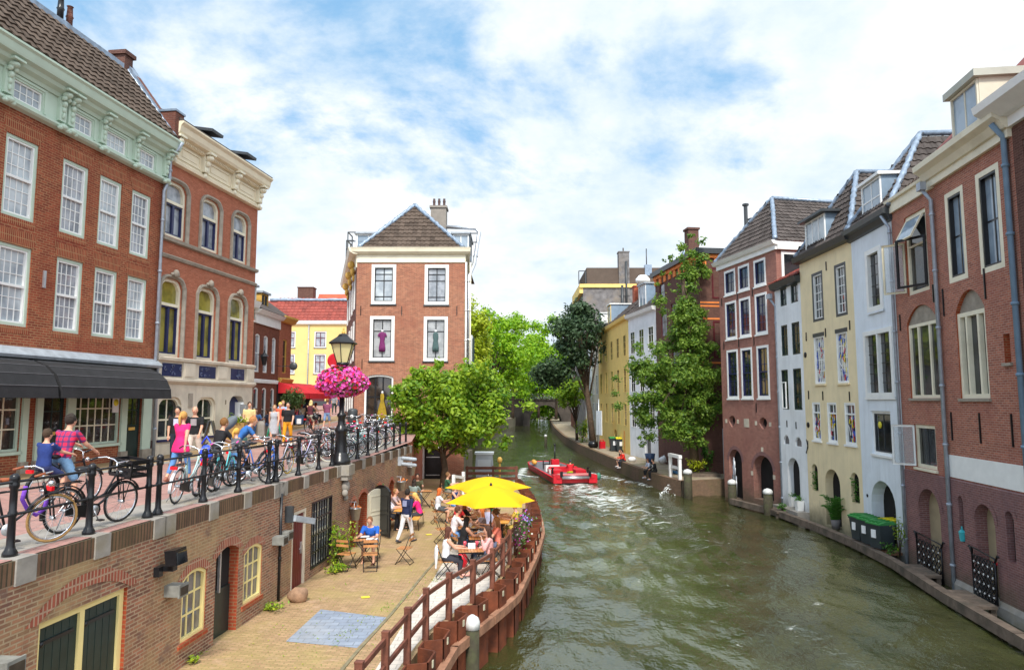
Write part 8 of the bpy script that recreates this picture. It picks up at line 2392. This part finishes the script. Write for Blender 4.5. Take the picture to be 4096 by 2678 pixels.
# cafe terrace under the red awning
for i in range(6):
 x, y = -14.0 + rnd.uniform(-.2, .9), 44.3 + i * .8
 lab = ['in burgundy top', 'in black jacket', 'in cream shirt', 'in dark green top', 'in grey top', 'in white shirt'][i]
 c = [(.2, .02, .03), (.02, .02, .02), (.6, .5, .35), (.03, .08, .04), (.2, .2, .22), (.65, .65, .65)][i]
 person('cafe guest %s sitting under the red awning' % lab, (x, y, street_z(y)), rnd.choice([-60, 120, 200, 20]), 1.72, 'sit', c, .8, (.04, .04, .06), 1.0, hair=(.08 + .1 * (i % 3), .05, .03), style='bob' if i % 2 else 'short', detail=False)
 k = root('cafe_chair', (x, y, street_z(y)), 0, 'dark cafe chair under the guest ' + lab, 'chair', 'cafe chairs under the red awning')
 mb = MB(); mb.box(-.22, .22, -.22, .22, .42, .47); [mb.box(a - .02, a + .02, b_ - .02, b_ + .02, 0, .42) for a in (-.2, .2) for b_ in (-.2, .2)]; mb.build('seat', BLACK, k)
# ------------------------------------------------------------------ the wharf terrace
def folding_chair(prefab={}):
 if 'c' in prefab: return copy_tree(prefab['c'])
 t = root('folding_chair'); prefab['c'] = t
 mb = MB()
 for k in range(5): mb.box(-.19 + k * .078, -.125 + k * .078, -.2, .2, .445, .462)
 mb.build('seat', WOODL, t)
 mb = MB()
 for z in (.68, .8): mb.box(-.225, -.205, -.2, .2, z, z + .065)
 mb.build('backrest', WOODL, t)
 for s in (-1, 1):
  y = s * .205
  mb = MB(); mb.tube([(.22, y, 0), (-.1, y, .5), (-.24, y, .88)], .011, 5); mb.build('leg', BLACK, t)
  mb = MB(); mb.tube([(-.24, y * .9, 0), (.2, y * .9, .45)], .011, 5); mb.build('leg', BLACK, t)
 mb = MB(); mb.tube([(.22, -.2, .02), (.22, .2, .02)], .009, 5); mb.tube([(-.24, -.18, .02), (-.24, .18, .02)], .009, 5); mb.tube([(.19, -.2, .44), (.19, .2, .44)], .009, 5); mb.build('crossbar', BLACK, t)
 return t


def chair(x, y, ang, lab, z=WZ):
 t = folding_chair(); t.location = (x, y, z); t.rotation_euler = (0, 0, R(ang)); tag(t, lab, 'chair', 'folding chairs on the wharf terrace')
 return t


def table(x, y, ang, lab, prefab={}):
 if 't' in prefab: t = copy_tree(prefab['t'])
 else:
  t = root('bistro_table'); prefab['t'] = t
  mb = MB()
  for k in range(8): mb.box(-.34 + k * .086, -.265 + k * .086, -.3, .3, .715, .735)
  mb.build('table_top', WOODL, t)
  for s in (-1, 1):
   mb = MB(); mb.tube([(-.27, s * .26, 0), (.27, s * .26, .71)], .012, 5); mb.build('leg', BLACK, t)
   mb = MB(); mb.tube([(.27, s * .24, 0), (-.27, s * .24, .71)], .012, 5); mb.build('leg', BLACK, t)
  mb = MB(); mb.box(-.36, .36, -.31, -.29, .7, .73); mb.box(-.36, .36, .29, .31, .7, .73); mb.tube([(-.27, -.26, .03), (-.27, .26, .03)], .01, 5); mb.tube([(.27, -.26, .03), (.27, .26, .03)], .01, 5); mb.build('table_frame', BLACK, t)
 t.location = (x, y, WZ); t.rotation_euler = (0, 0, R(ang)); tag(t, lab, 'table', 'slatted bistro tables on the wharf terrace')
 return t


def wine(x, y, lab, z=.735):
 t = root('wine_glass', (x, y, WZ + z), 0, lab, 'glass')
 mb = MB(); mb.lathe([(.035, 0), (.008, .01), (.008, .09), (.045, .14), (.052, .18), (.04, .22)], 10); mb.build('bowl', M('rose_wine', (.6, .08, .12), .1, .05), t)


def card(x, y, ang, lab, z=.735, w=.2, h=.15):
 t = root('menu_card', (x, y, WZ + z), R(ang), lab, 'menu')
 mb = MB(); mb.cbox((0, -.03, h / 2), (w, .006, h), rx=R(-14)); mb.cbox((0, .03, h / 2), (w, .006, h), rx=R(14)); mb.build('card', PAPER, t)


def plate(x, y, lab, z=.735):
 t = root('plate', (x, y, WZ + z), 0, lab, 'plate')
 mb = MB(); mb.lathe([(.06, 0), (.11, .015), (.105, .02), (.05, .012)], 14); mb.build('dish', PAPER, t)
 mb = MB(); mb.ball((0, 0, .02), (.06, .05, .025), 8, 5); mb.build('food', GOLD, t)


def P(lab, x, y, face, **k): return person(lab, (x, y, WZ), face, **k)


# man writing by the wall
table(-4.35, 20.75, 12, 'slatted bistro table at the wall where the man in blue writes')
P('man in royal blue t-shirt bent over papers at the wall table', -4.25, 21.3, -95, H=1.8, pose='sit', top=(.015, .11, .5), sleeve=.55, bottom=(.3, .28, .24), leg=.5, hair=(.2, .09, .04), style='crop', lean=26, head=35, shoe=(.15, .05, .03))
chair(-4.25, 21.3, -95, 'folding chair under the man in royal blue')
chair(-4.75, 20.1, 70, 'empty folding chair left of the wall table')
chair(-4.05, 20.05, 100, 'empty folding chair in front of the wall table')
chair(-3.2, 20.85, 170, 'empty folding chair standing free between wall table and walkway')
for i, (x, y, a, lab) in enumerate(((-4.4, 20.9, 10, 'open black ring binder on the wall table'), )):
 t = root('folder', (x, y, WZ + .74), R(a), lab, 'folder'); mb = MB(); mb.box(-.2, .15, -.12, .12, 0, .03); mb.cm = 1; mb.box(-.18, .13, -.1, .1, .03, .04); mb.build('pages', [BLACK, PAPER], t)
t = root('notepad', (-4.15, 20.72, WZ + .74), R(5), 'white sheets of paper on the wall table', 'paper'); mb = MB(); mb.box(-.16, .16, -.11, .11, 0, .012); mb.build('sheets', PAPER, t)
t = root('milk_jug', (-4.04, 20.92, WZ + .735), 0, 'small steel jug and cup on the wall table', 'jug'); mb = MB(); mb.lathe([(.03, 0), (.035, .05), (.02, .1), (.03, .13)], 8); mb.build('jug_body', STEEL, t)
# standing man
P('man in navy sweatshirt and white trousers walking across the wharf', -3.62, 23.9, 62, H=1.76, pose='walk', top=(.012, .018, .06), sleeve=1.0, bottom=(.72, .7, .72), leg=1.0, hair=(.015, .012, .012), print_=((.25, .27, .42), 'back'), shoe=(.06, .06, .07))
# bench tables


def bench_set(x, y, ang, lab):
 t = root('beer_table', (x, y, WZ), R(ang), lab + ' long table', 'table', 'long orange beer tables on the wharf')
 mb = MB(); mb.box(-.9, .9, -.27, .27, .74, .77); mb.build('table_top', M('beer_wood', (.7, .33, .06), .4, .12, 4), t)
 for s in (-1, 1):
  mb = MB(); mb.tube([(s * .65, -.22, 0), (s * .65, -.2, .74)], .015, 5); mb.tube([(s * .65, .22, 0), (s * .65, .2, .74)], .015, 5); mb.tube([(s * .65, -.2, .2), (s * .65, .2, .2)], .012, 5); mb.tube([(s * .65, 0, .2), (s * .3, 0, .74)], .012, 5); mb.build('leg', BLACK, t)
 for s in (-1, 1):
  q = Matrix.Rotation(R(ang), 3, 'Z') @ V((0, s * .52, 0))
  b_ = root('beer_bench', (x + q.x, y + q.y, WZ), R(ang), lab + (' bench on the canal side' if s < 0 else ' bench on the wall side'), 'bench', 'orange beer benches on the wharf')
  mb = MB(); mb.box(-.9, .9, -.13, .13, .44, .47); mb.build('seat', MATS['beer_wood'], b_)
  for k in (-1, 1):
   mb = MB(); mb.tube([(k * .65, -.11, 0), (k * .65, -.1, .44)], .013, 5); mb.tube([(k * .65, .11, 0), (k * .65, .1, .44)], .013, 5); mb.build('leg', BLACK, b_)


bench_set(-4.1, 26.6, 90, 'orange beer set by the black cellar door:')
bench_set(-.3, 24.1, 84, 'orange beer set at the rail beside the parasols:')
P('woman in bright pink top writing at the table near the black cellar door', -3.5, 26.5, 180, H=1.68, pose='sit', top=(.8, .02, .2), sleeve=.5, bottom=(.04, .04, .05), hair=(.7, .42, .12), style='long', fem=True, lean=18, head=25)
P('long dark haired woman in white top with her back to us at the wall', -4.7, 26.2, 0, H=1.68, pose='sit', top=(.7, .7, .78), sleeve=.8, bottom=(.03, .03, .04), hair=(.05, .025, .015), style='long', fem=True)
P('sunburnt man opposite the woman in white at the wall table', -4.65, 27.3, -5, H=1.75, pose='sit', top=(.4, .3, .3), sleeve=.5, bottom=(.1, .1, .12), hair=(.3, .15, .06), style='crop')
P('man in olive t-shirt sitting in the shade at the pink wall', -4.45, 32.6, -80, H=1.8, pose='sit', top=(.06, .06, .03), sleeve=.5, bottom=(.3, .3, .26), hair=(.02, .015, .01), sk=.6)
P('person in grey patterned shirt with dark hair seen from behind', -4.35, 30.6, 70, H=1.72, pose='sit', top=(.22, .27, .25), sleeve=.6, bottom=(.1, .1, .12), hair=(.03, .02, .015), style='bob')
for x, y, a, lab in ((-4.45, 32.6, -80, 'under the man in olive'), (-4.35, 30.6, 70, 'under the person in grey pattern'), (-3.3, 31.2, 200, 'empty near the tree trunk'), (-2.7, 32.5, 120, 'empty behind the woman with sunglasses')): chair(x, y, a, 'folding chair ' + lab)
table(-4.0, 31.6, 10, 'bistro table in the shade by the pink wall')
table(-2.6, 33.3, 0, 'bistro table in front of the tree trunk')
# by the tree
P('red haired woman in white t-shirt and grey skirt sitting sideways', -2.95, 27.6, 20, H=1.7, pose='sit', top=(.72, .74, .8), sleeve=.4, bottom=(.06, .065, .07), leg=.95, skirt='skirt', hair=(.55, .12, .02), style='bob', fem=True)
chair(-2.95, 27.6, 20, 'folding chair under the red haired woman')
P('woman with sunglasses in navy tank top resting her chin', -2.4, 28.9, -30, H=1.7, pose='sit', top=(.03, .05, .16), sleeve=0, bottom=(.12, .28, .55), hair=(.65, .4, .15), style='bun', fem=True, arms=((30, 8, 40), (45, 4, 110)))
chair(-2.4, 28.9, -30, 'folding chair under the woman with sunglasses')
table(-2.0, 28.1, 20, 'bistro table between the red haired woman and the parasols')
card(-2.1, 28.0, -20, 'white menu card on the table of the red haired woman')
P('bare armed woman in dusty pink by the parasol', -1.85, 25.9, 200, H=1.68, pose='sit', top=(.55, .25, .22), sleeve=0, bottom=(.5, .25, .2), leg=.5, hair=(.3, .12, .05), style='bun', fem=True)
chair(-1.85, 25.9, 200, 'folding chair under the woman in dusty pink')
chair(-2.4, 23.9, 20, 'empty folding chair with white napkin on the open paving')
# under the parasols
P('long haired woman in black top facing the parasol', -1.7, 24.4, 10, H=1.68, pose='sit', top=(.012, .012, .014), sleeve=.9, bottom=(.05, .05, .06), hair=(.3, .1, .03), style='long', fem=True)
chair(-1.7, 24.4, 10, 'folding chair under the long haired woman in black')
table(-1.12, 24.5, 5, 'bistro table under the rear parasol')
P('woman in dark floral top under the rear parasol', -.72, 25.6, 200, H=1.68, pose='sit', top=(.1, .06, .1), sleeve=.3, bottom=(.1, .1, .12), hair=(.25, .1, .05), style='long', fem=True)
P('woman in peach top under the rear parasol', -1.15, 25.35, -90, H=1.68, pose='sit', top=(.6, .3, .2), sleeve=.2, bottom=(.5, .35, .28), hair=(.35, .17, .06), style='bun', fem=True)
chair(-.72, 25.6, 200, 'folding chair under the woman in floral top'); chair(-1.15, 25.35, -90, 'folding chair under the woman in peach')
P('dark haired man in white long sleeved shirt leaning on the table', -1.92, 22.6, 15, H=1.8, pose='sit', top=(.75, .7, .74), sleeve=1.0, bottom=(.12, .25, .5), hair=(.1, .04, .02), lean=14)
chair(-1.92, 22.6, 15, 'folding chair under the man in white shirt')
table(-1.42, 22.65, 10, 'bistro table of the man in white shirt')
P('woman with long ginger hair and grey t-shirt at the middle table', -.92, 22.75, 190, H=1.68, pose='sit', top=(.3, .24, .26), sleeve=.4, bottom=(.15, .28, .5), hair=(.5, .14, .03), style='long', fem=True, arms=((40, 5, 90), (45, 5, 60)))
chair(-.92, 22.75, 190, 'folding chair under the woman with ginger hair')
P('woman with very long black hair and black sleeveless top', -1.5, 20.95, 25, H=1.68, pose='sit', top=(.014, .012, .014), sleeve=0, bottom=(.02, .03, .06), hair=(.014, .01, .01), style='long', fem=True, lean=14)
chair(-1.5, 20.95, 25, 'folding chair under the woman with black hair')
table(-.95, 20.95, 5, 'bistro table between the wine table and the middle table')
plate(-1.42, 22.75, 'plate of food on the middle table'); plate(-1.25, 22.5, 'second plate at the near side of the middle table'); card(-.95, 21.15, 10, 'kraft menu card on the table behind the wine glasses'); plate(-1.15, 24.5, 'plate under the rear parasol')
P('white haired man in pale blue shirt on the bench, back to us', -.8, 23.5, 70, H=1.8, pose='sit', top=(.4, .42, .6), sleeve=.8, bottom=(.3, .28, .25), hair=(.4, .2, .14), style='crop')
P('white haired person in teal top facing the bench table', -.72, 24.4, 0, H=1.7, pose='sit', top=(.05, .5, .42), sleeve=.4, bottom=(.2, .2, .22), hair=(.75, .7, .62), style='crop', fem=True)
# the front pair with wine
P('brown haired woman in white crop top and dark jeans at the wine table', -1.82, 19.2, 12, H=1.7, pose='sit', top=(.78, .76, .76), sleeve=0, bottom=(.025, .028, .035), leg=.9, hair=(.09, .03, .018), style='long', fem=True, arms=((40, 8, 45), (45, 8, 40)), shoe=(.08, .1, .12), sk=.95)
chair(-1.82, 19.2, 12, 'folding chair with a white jacket over its back')
t = root('white_jacket', (-2.04, 19.15, WZ + .2), R(12), 'white jacket hung over the back of the front chair', 'jacket')
mb = MB(); loft(mb, [((.0, 0, .66), .2, .03), ((-.03, 0, .56), .19, .045), ((-.04, .02, .36), .15, .05), ((-.03, .06, .14), .07, .03)], V((0, 1, 0))); mb.capsule((-.03, -.16, .58), (-.05, -.12, .1), .045, .025, 8); mb.build('fabric', M('jacket_white', (.78, .78, .8), .8, .08, 6, .3), t)
table(-1.14, 19.25, 8, 'bistro table with two glasses of rose wine nearest the camera')
wine(-1.3, 19.3, 'left glass of rose wine on the front table'); wine(-.97, 19.35, 'right glass of rose wine on the front table'); card(-1.12, 19.42, 5, 'white menu card standing between the wine glasses')
P('woman in pink cardigan and grey jeans with crossed legs, hand in her hair', -.6, 19.35, 188, H=1.7, pose='sit', top=(.72, .36, .34), sleeve=1.0, bottom=(.16, .17, .18), leg=.9, hair=(.06, .025, .015), style='long', fem=True, arms=((30, 10, 135), (25, 8, 40)), legs=((84, -6, 60), (72, 6, 70)), shoe=(.7, .35, .3))
chair(-.6, 19.35, 188, 'folding chair under the woman in pink cardigan')
t = root('red_handbag', (-1.45, 20.35, WZ), 0, 'red bag standing by the front table', 'bag'); mb = MB(); mb.ball((0, 0, .2), (.17, .12, .22), 9, 7); mb.tube([(-.1, 0, .36), (0, 0, .55), (.1, 0, .36)], .015, 5); mb.build('leather', REDP, t)


P('woman in coral blouse across the table from the black haired woman', -.4, 21.0, 186, H=1.66, pose='sit', top=(.75, .2, .14), sleeve=.5, bottom=(.1, .12, .2), hair=(.3, .13, .05), style='long', fem=True)
chair(-.4, 21.0, 186, 'folding chair under the woman in coral')
P('man in salmon shirt under the front parasol by the rail', -.45, 22.1, 170, H=1.78, pose='sit', top=(.7, .32, .26), sleeve=.7, bottom=(.15, .15, .2), hair=(.12, .06, .03))
chair(-.45, 22.1, 170, 'folding chair under the man in salmon')
P('man in red t-shirt left of the parasol pole', -1.9, 23.9, 340, H=1.76, pose='sit', top=(.6, .03, .04), sleeve=.5, bottom=(.1, .12, .22), hair=(.08, .04, .02))
chair(-1.9, 23.9, 340, 'folding chair under the man in red')
P('woman in white blouse beside the woman with sunglasses', -1.75, 27.6, 215, H=1.66, pose='sit', top=(.75, .74, .72), sleeve=.6, bottom=(.3, .1, .12), hair=(.2, .08, .03), style='bun', fem=True)
chair(-1.75, 27.6, 215, 'folding chair under the woman in white blouse')
for x, y, lab in ((-3.6, 17.3, 'small yellow wrapper lying on the wharf bricks'), (-3.0, 25.2, 'yellow scrap lying on the paving near the benches')):
 t = root('paper_wrapper', (x, y, WZ + .012), .4, lab, 'wrapper'); mb = MB(); mb.box(-.1, .1, -.06, .06, 0, .012); mb.build('sheet', MATS['poster_yellow'], t)


P('woman in yellow dress at the canal side of the long orange table', .18, 23.9, 175, H=1.66, pose='sit', top=(.7, .5, .08), sleeve=.4, bottom=(.6, .45, .1), hair=(.12, .05, .02), style='bun', fem=True)
P('man in dark green polo at the table before the tree trunk', -3.15, 33.2, 5, H=1.78, pose='sit', top=(.03, .1, .05), sleeve=.55, bottom=(.2, .18, .15), hair=(.2, .1, .04))
chair(-3.15, 33.2, 5, 'folding chair under the man in dark green')
# parasols
def parasol(x, y, top, r, rot, lab, drop=.5):
 t = root('parasol', (x, y, WZ), R(rot), lab, 'parasol')
 h = top - WZ
 mb = MB(); mb.tube([(0, 0, 0), (0, 0, h - .02)], .022, 8); mb.lathe([(.22, 0), (.22, .06), (.05, .08)], 12); mb.build('pole', BLACK, t)
 mb = MB(); n = 6; rings_ = 7; sub = 6
 vs, fs = [(0, 0, h)], []
 for i in range(1, rings_ + 1):
  f = i / rings_
  for k in range(n * sub):
   a = 2 * math.pi * k / (n * sub); ph = (k % sub) / sub
   sag = math.sin(math.pi * ph)
   rr = r * f * (1 - .27 * sag * f ** 2)
   z = h - drop * (.45 * f + .55 * f ** 1.7) + .0 * sag
   vs.append((rr * math.cos(a), rr * math.sin(a), z))
 m = n * sub
 for k in range(m): fs.append((0, 1 + k, 1 + (k + 1) % m))
 for i in range(rings_ - 1):
  for k in range(m): a, b_ = 1 + i * m, 1 + (i + 1) * m; fs.append((a + k, b_ + k, b_ + (k + 1) % m, a + (k + 1) % m))
 mb.add(vs, fs, False)
 cl = MATS.get('parasol_cloth') or None
 if cl is None:
  m_, nt_, p_ = nodes('parasol_cloth')
  p_.inputs['Base Color'].default_value = (.95, .55, .0, 1); p_.inputs['Roughness'].default_value = .8
  tr = N(nt_, 'ShaderNodeBsdfTranslucent'); tr.inputs[0].default_value = (.95, .52, .0, 1)
  mx = N(nt_, 'ShaderNodeMixShader'); mx.inputs[0].default_value = .3; L(nt_, p_.outputs[0], mx.inputs[1]); L(nt_, tr.outputs[0], mx.inputs[2]); L(nt_, mx.outputs[0], nt_.nodes['Material Output'].inputs[0])
  MATS['parasol_cloth'] = m_; cl = m_
 mb.build('canopy', cl, t, fix=False)
 mb = MB()
 for k in range(n):
  a = 2 * math.pi * k / n; mb.tube([(.03 * math.cos(a), .03 * math.sin(a), h - .03), (r * .5 * math.cos(a), r * .5 * math.sin(a), h - drop * .42 - .03), (r * .985 * math.cos(a), r * .985 * math.sin(a), h - drop - .02)], .009, 5)
  mb.tube([(.03 * math.cos(a), .03 * math.sin(a), h - .7), (r * .5 * math.cos(a), r * .5 * math.sin(a), h - drop * .42 - .03)], .008, 5)
 mb.build('ribs', BLACK, t)
 mb = MB(); mb.lathe([(.045, -.02), (.04, .03), (.015, .08)], 8, (0, 0, h)); mb.build('finial', BLACK, t)


parasol(-.64, 21.1, -.55, 1.38, 12, 'yellow parasol in front, over the middle tables')
parasol(-.82, 24.0, -.6, 1.5, 2, 'yellow parasol behind, nearer the tree', .38)
# flower boxes on the rail
for i, s in enumerate((13.6, 14.9)):
 p, d = edge_at(s, .08)
 t = root('flower_box', (p.x, p.y, WZ + .55), math.atan2(d.y, d.x), ['brown rail basket with pink, red and white flowers hanging over the piling', 'brown rail basket with lilac flowers next to the parasols'][i], 'flower basket')
 mb = MB(); mb.prism([(-.25, 0), (.25, 0), (.3, .28), (-.3, .28)], -.12, .12); mb.build('basket', WOODG, t)
 for nm, n, mats in (('leaves', 260, [leafmat('basket_leaf', (.05, .15, .02), (.12, .28, .04))]), ('flowers', 150, [leafmat('petunia_pink', (.8, .06, .42), (.88, .16, .58), .25), leafmat('petunia_white', (.8, .78, .7), (.85, .85, .8), .2)] if i == 0 else [leafmat('petunia_lilac', (.3, .2, .65), (.45, .35, .75), .2), leafmat('petunia_pink', (.8, .06, .42), (.88, .16, .58), .25)])):
  q = MB()
  for k in range(n):
   c = V((rnd.gauss(0, .2), rnd.gauss(-.05, .13), .3 + rnd.gauss(0, .13) - (rnd.random() * .35 if i == 0 else 0))); d2 = V((rnd.gauss(0, 1), rnd.gauss(0, 1), rnd.gauss(.4, 1))).normalized(); a_, b_ = perp(d2); rr = .035
   q.cm = 0 if len(mats) == 1 or rnd.random() < .6 else 1
   q.quad(c - a_ * rr, c + b_ * rr, c + a_ * rr, c - b_ * rr)
  q.build(nm, mats, t)

# --- people on the far quay
person('man in bright red sweater sitting on the quay edge', (9.35, 57.6, QZ), 200, 1.8, 'edge', (.75, .03, .015), 1.0, (.02, .02, .03), 1.0, hair=(.02, .015, .01), seat=0, shoe=(.7, .7, .72), dy=.02)
person('person in black vest beside the man in red on the quay edge', (9.3, 58.5, QZ), 205, 1.7, 'edge', (.02, .02, .02), 0, (.03, .03, .04), .5, hair=(.25, .12, .06), seat=0, shoe=(.7, .7, .72), dy=.02)
person('woman in pale grey top and black trousers dangling her feet', (9.95, 49.9, QZ), 195, 1.68, 'edge', (.5, .55, .68), .8, (.014, .014, .016), .85, hair=(.2, .08, .04), style='bun', fem=True, seat=0, shoe=(.6, .62, .68), dy=.02)
person('man in black jacket and cap dangling his feet beside the grey topped woman', (10.15, 49.0, QZ), 195, 1.8, 'edge', (.014, .014, .016), 1.0, (.014, .014, .018), 1.0, hair=(.015, .012, .012), seat=0, shoe=(.2, .22, .25), print_=((.7, .7, .7), 'front'), dy=.02)
person('person in jeans reclining on the quay behind the white barrier', (11.35, 47.8, QZ), 190, 1.75, 'sit', (.05, .05, .06), 1.0, (.08, .2, .38), 1.0, hair=(.05, .03, .02), seat=0.02, lean=-38, legs=((112, 8, 100), (100, 8, 95)), arms=((-30, 12, 5), (-28, 12, 5)), shoe=(.7, .72, .75))
t = root('white_tote', (9.95, 57.3, QZ), 0, 'white bag lying behind the man in red', 'bag'); mb = MB(); mb.ball((0, 0, .2), (.35, .22, .22), 9, 6); mb.build('fabric', PAPER, t)
t = root('white_pot', (11.7, 54.8, QZ), 0, 'white bucket tipped beside the dark blue tub', 'bucket'); mb = MB(); mb.M = Matrix.Rotation(R(70), 4, 'Y'); mb.lathe([(.22, 0), (.3, .5), (.27, .5), (.2, .08)], 10); mb.M = Matrix.Translation((0, 0, .28)) @ Matrix.Rotation(R(70), 4, 'Y'); mb.v = []; mb.f = []; mb.m = []; mb.s = []; mb.lathe([(.22, 0), (.3, .5), (.27, .5), (.2, .08)], 10); mb.build('pail', PAPER, t)


# --- the red work boat
def boat():
 rz = math.atan2(BOAT_D.y, BOAT_D.x)
 t = root('work_boat', (BOAT_P.x, BOAT_P.y, WAT), rz, 'red flat decked work boat heading up the canal in white wash', 'boat')
 Lb, hw = 13.2, 1.6
 # hull outline from stern to bow, square raked bow
 st = [(0, hw), (9.8, hw), (12.2, hw * .86), (Lb, hw * .55)]
 o = st + [(x, -y) for x, y in st[::-1]]
 mb = MB()
 n = len(o); z0, z1, z2 = -.4, .1, .5
 for zz0, zz1, k0, k1, cm_ in ((z0, z1, .96, .99, 1), (z1, z2, .99, 1.0, 0)):
  mb.cm = cm_
  for i in range(n):
   a, b_ = o[i], o[(i + 1) % n]
   mb.quad((a[0] * k0 if a[0] > 1 else a[0], a[1] * k0, zz0), (b_[0] * k0 if b_[0] > 1 else b_[0], b_[1] * k0, zz0), (b_[0], b_[1] * k1, zz1), (a[0], a[1] * k1, zz1))
 mb.cm = 0
 for i in range(n):
  a, b_ = V((*o[i], z2)), V((*o[(i + 1) % n], z2)); mb.tube([a, b_], .06, 6)
 mb.build('hull', [REDP, BLACK], t)
 mb = MB(); mb.flat([(x, y * .98) for x, y in o], z2 + .0, z2 - .05); mb.build('deck', DECK, t)
 mb = MB()
 # stern engine housing and wings
 mb.box(-.25, .5, -1.62, -1.0, .1, .68); mb.box(-.25, .5, 1.0, 1.62, .1, .68); mb.box(-.3, .7, -1.4, 1.4, .45, .7)
 mb.box(1.7, 3.6, -1.3, -.5, .5, .84); mb.box(1.7, 3.6, .5, 1.3, .5, .84); mb.box(3.6, 4.2, -1.1, 1.1, .5, .9)
 mb.build('stern_housing', REDP, t)
 mb = MB(); mb.prism([(4.22, .5), (4.9, .5), (4.8, .95), (4.22, 1.0)], .2, 1.3); mb.build('white_cabin', WHITE, t)
 mb = MB(); mb.tube([(-.35, -1.0, .5), (-.35, 1.0, .5)], .09, 8); mb.tube([(-.32, -1.0, .64), (-.32, 1.0, .64)], .03, 6); mb.build('stern_rail', STEEL, t)
 mb = MB(); mb.cbox((.2, 0, .71), (.8, 2.4, .02)); mb.build('housing_lid', M('faded_red', (.55, .22, .2), .6, .1, 3), t)
 for s in (-1, 1):
  mb = MB(); mb.box(-.36, -.28, s * 1.05 - .1, s * 1.05 + .1, .55, .95); mb.build('bracket', BLACK, t)
  mb = MB(); mb.lathe([(.08, 0), (.05, .35), (.12, .4), (.12, .46)], 8, (1.4, s * 1.35, .62)); mb.build('bollard', BLACK, t)
 mb = MB(); mb.ball((-.1, -1.75, .55), (.2, .18, .28), 9, 6); mb.build('fender', M('fender_green', (.05, .2, .14), .5), t)
 mb = MB(); mb.tube([(6.0, .2, .62), (6.0, .2, 2.4)], .06, 7); mb.ball((6.0, .2, 2.45), .1, 8, 6); mb.build('mast', BLACK, t)
 mb = MB(); mb.box(5.7, 6.3, -.1, .5, .62, 1.3); mb.build('red_locker', REDP, t)
 mb = MB()
 for s in (-1, 1): mb.beam((5.0, 1.1 + s * .25, .62), (5.0, 1.1 + s * .25, 1.3), .08, .08)
 mb.beam((5.0, .8, 1.0), (5.0, 1.4, 1.0), .08, .08); mb.build('deck_bitt', BLACK, t)
 mb = MB(); mb.capsule((8.8, 1.35, .8), (9.7, 1.3, .8), .2, .2, 9); mb.build('buoy', M('buoy_orange', (.75, .35, .06), .5), t)
 mb = MB()
 for k in range(7): mb.beam((6.8 + rnd.random() * 2, rnd.uniform(-1, .5), .67), (7.4 + rnd.random() * 2, rnd.uniform(-1, .5), .7), .05, .04)
 mb.build('tools', WOODG, t)
 # code on the side of the housing
 mb = MB(); x0, y = 2.3, 1.306
 segs = {'S': [((.2, .3), (0, .3)), ((0, .3), (0, .15)), ((0, .15), (.2, .15)), ((.2, .15), (.2, 0)), ((.2, 0), (0, 0))], 'M': [((0, 0), (0, .3)), ((0, .3), (.1, .12)), ((.1, .12), (.2, .3)), ((.2, .3), (.2, 0))], '1': [((.1, 0), (.1, .3)), ((.1, .3), (.03, .24))]}
 for i, ch in enumerate('SM1'):
  for p, q in segs[ch]: mb.beam((x0 + .7 - i * .3 - p[0], y, .52 + p[1]), (x0 + .7 - i * .3 - q[0], y, .52 + q[1]), .012, .045)
 mb.build('lettering', WHITE, t)
 M4 = Matrix.Translation((BOAT_P.x, BOAT_P.y, WAT)) @ Matrix.Rotation(rz, 4, 'Z')
 p = M4 @ V((1.3, 0, .6))
 s = person('boatman in red jacket with lime hi-vis trousers and helmet steering', (p.x, p.y, p.z), math.degrees(rz), 1.8, 'sit', (.65, .02, .03), 1.0, (.55, .75, .03), 1.0, hair=(.04, .05, .06), style='short', seat=.1, legs=((70, 8, 60), (70, 8, 60)))
 # splashes thrown up at the quay
 q = MB()
 t2 = root('splash', (10.5, 45.3, WAT), 0, 'white splash of water thrown up at the corner of the quay', 'splash')
 for k in range(150):
  a = rnd.uniform(0, 6.28); r_ = abs(rnd.gauss(0, .5)); h = max(0, (.9 - r_ * 1.1)) * rnd.random() ** .7
  c = V((r_ * math.cos(a), r_ * math.sin(a), h)); e = rnd.uniform(.015, .05); q.ball(c, (e, e, e * 1.4), 5, 4)
 q.build('water_drops', M('splash_white', (.8, .83, .82), .25, .05), t2)


boat()
settle()
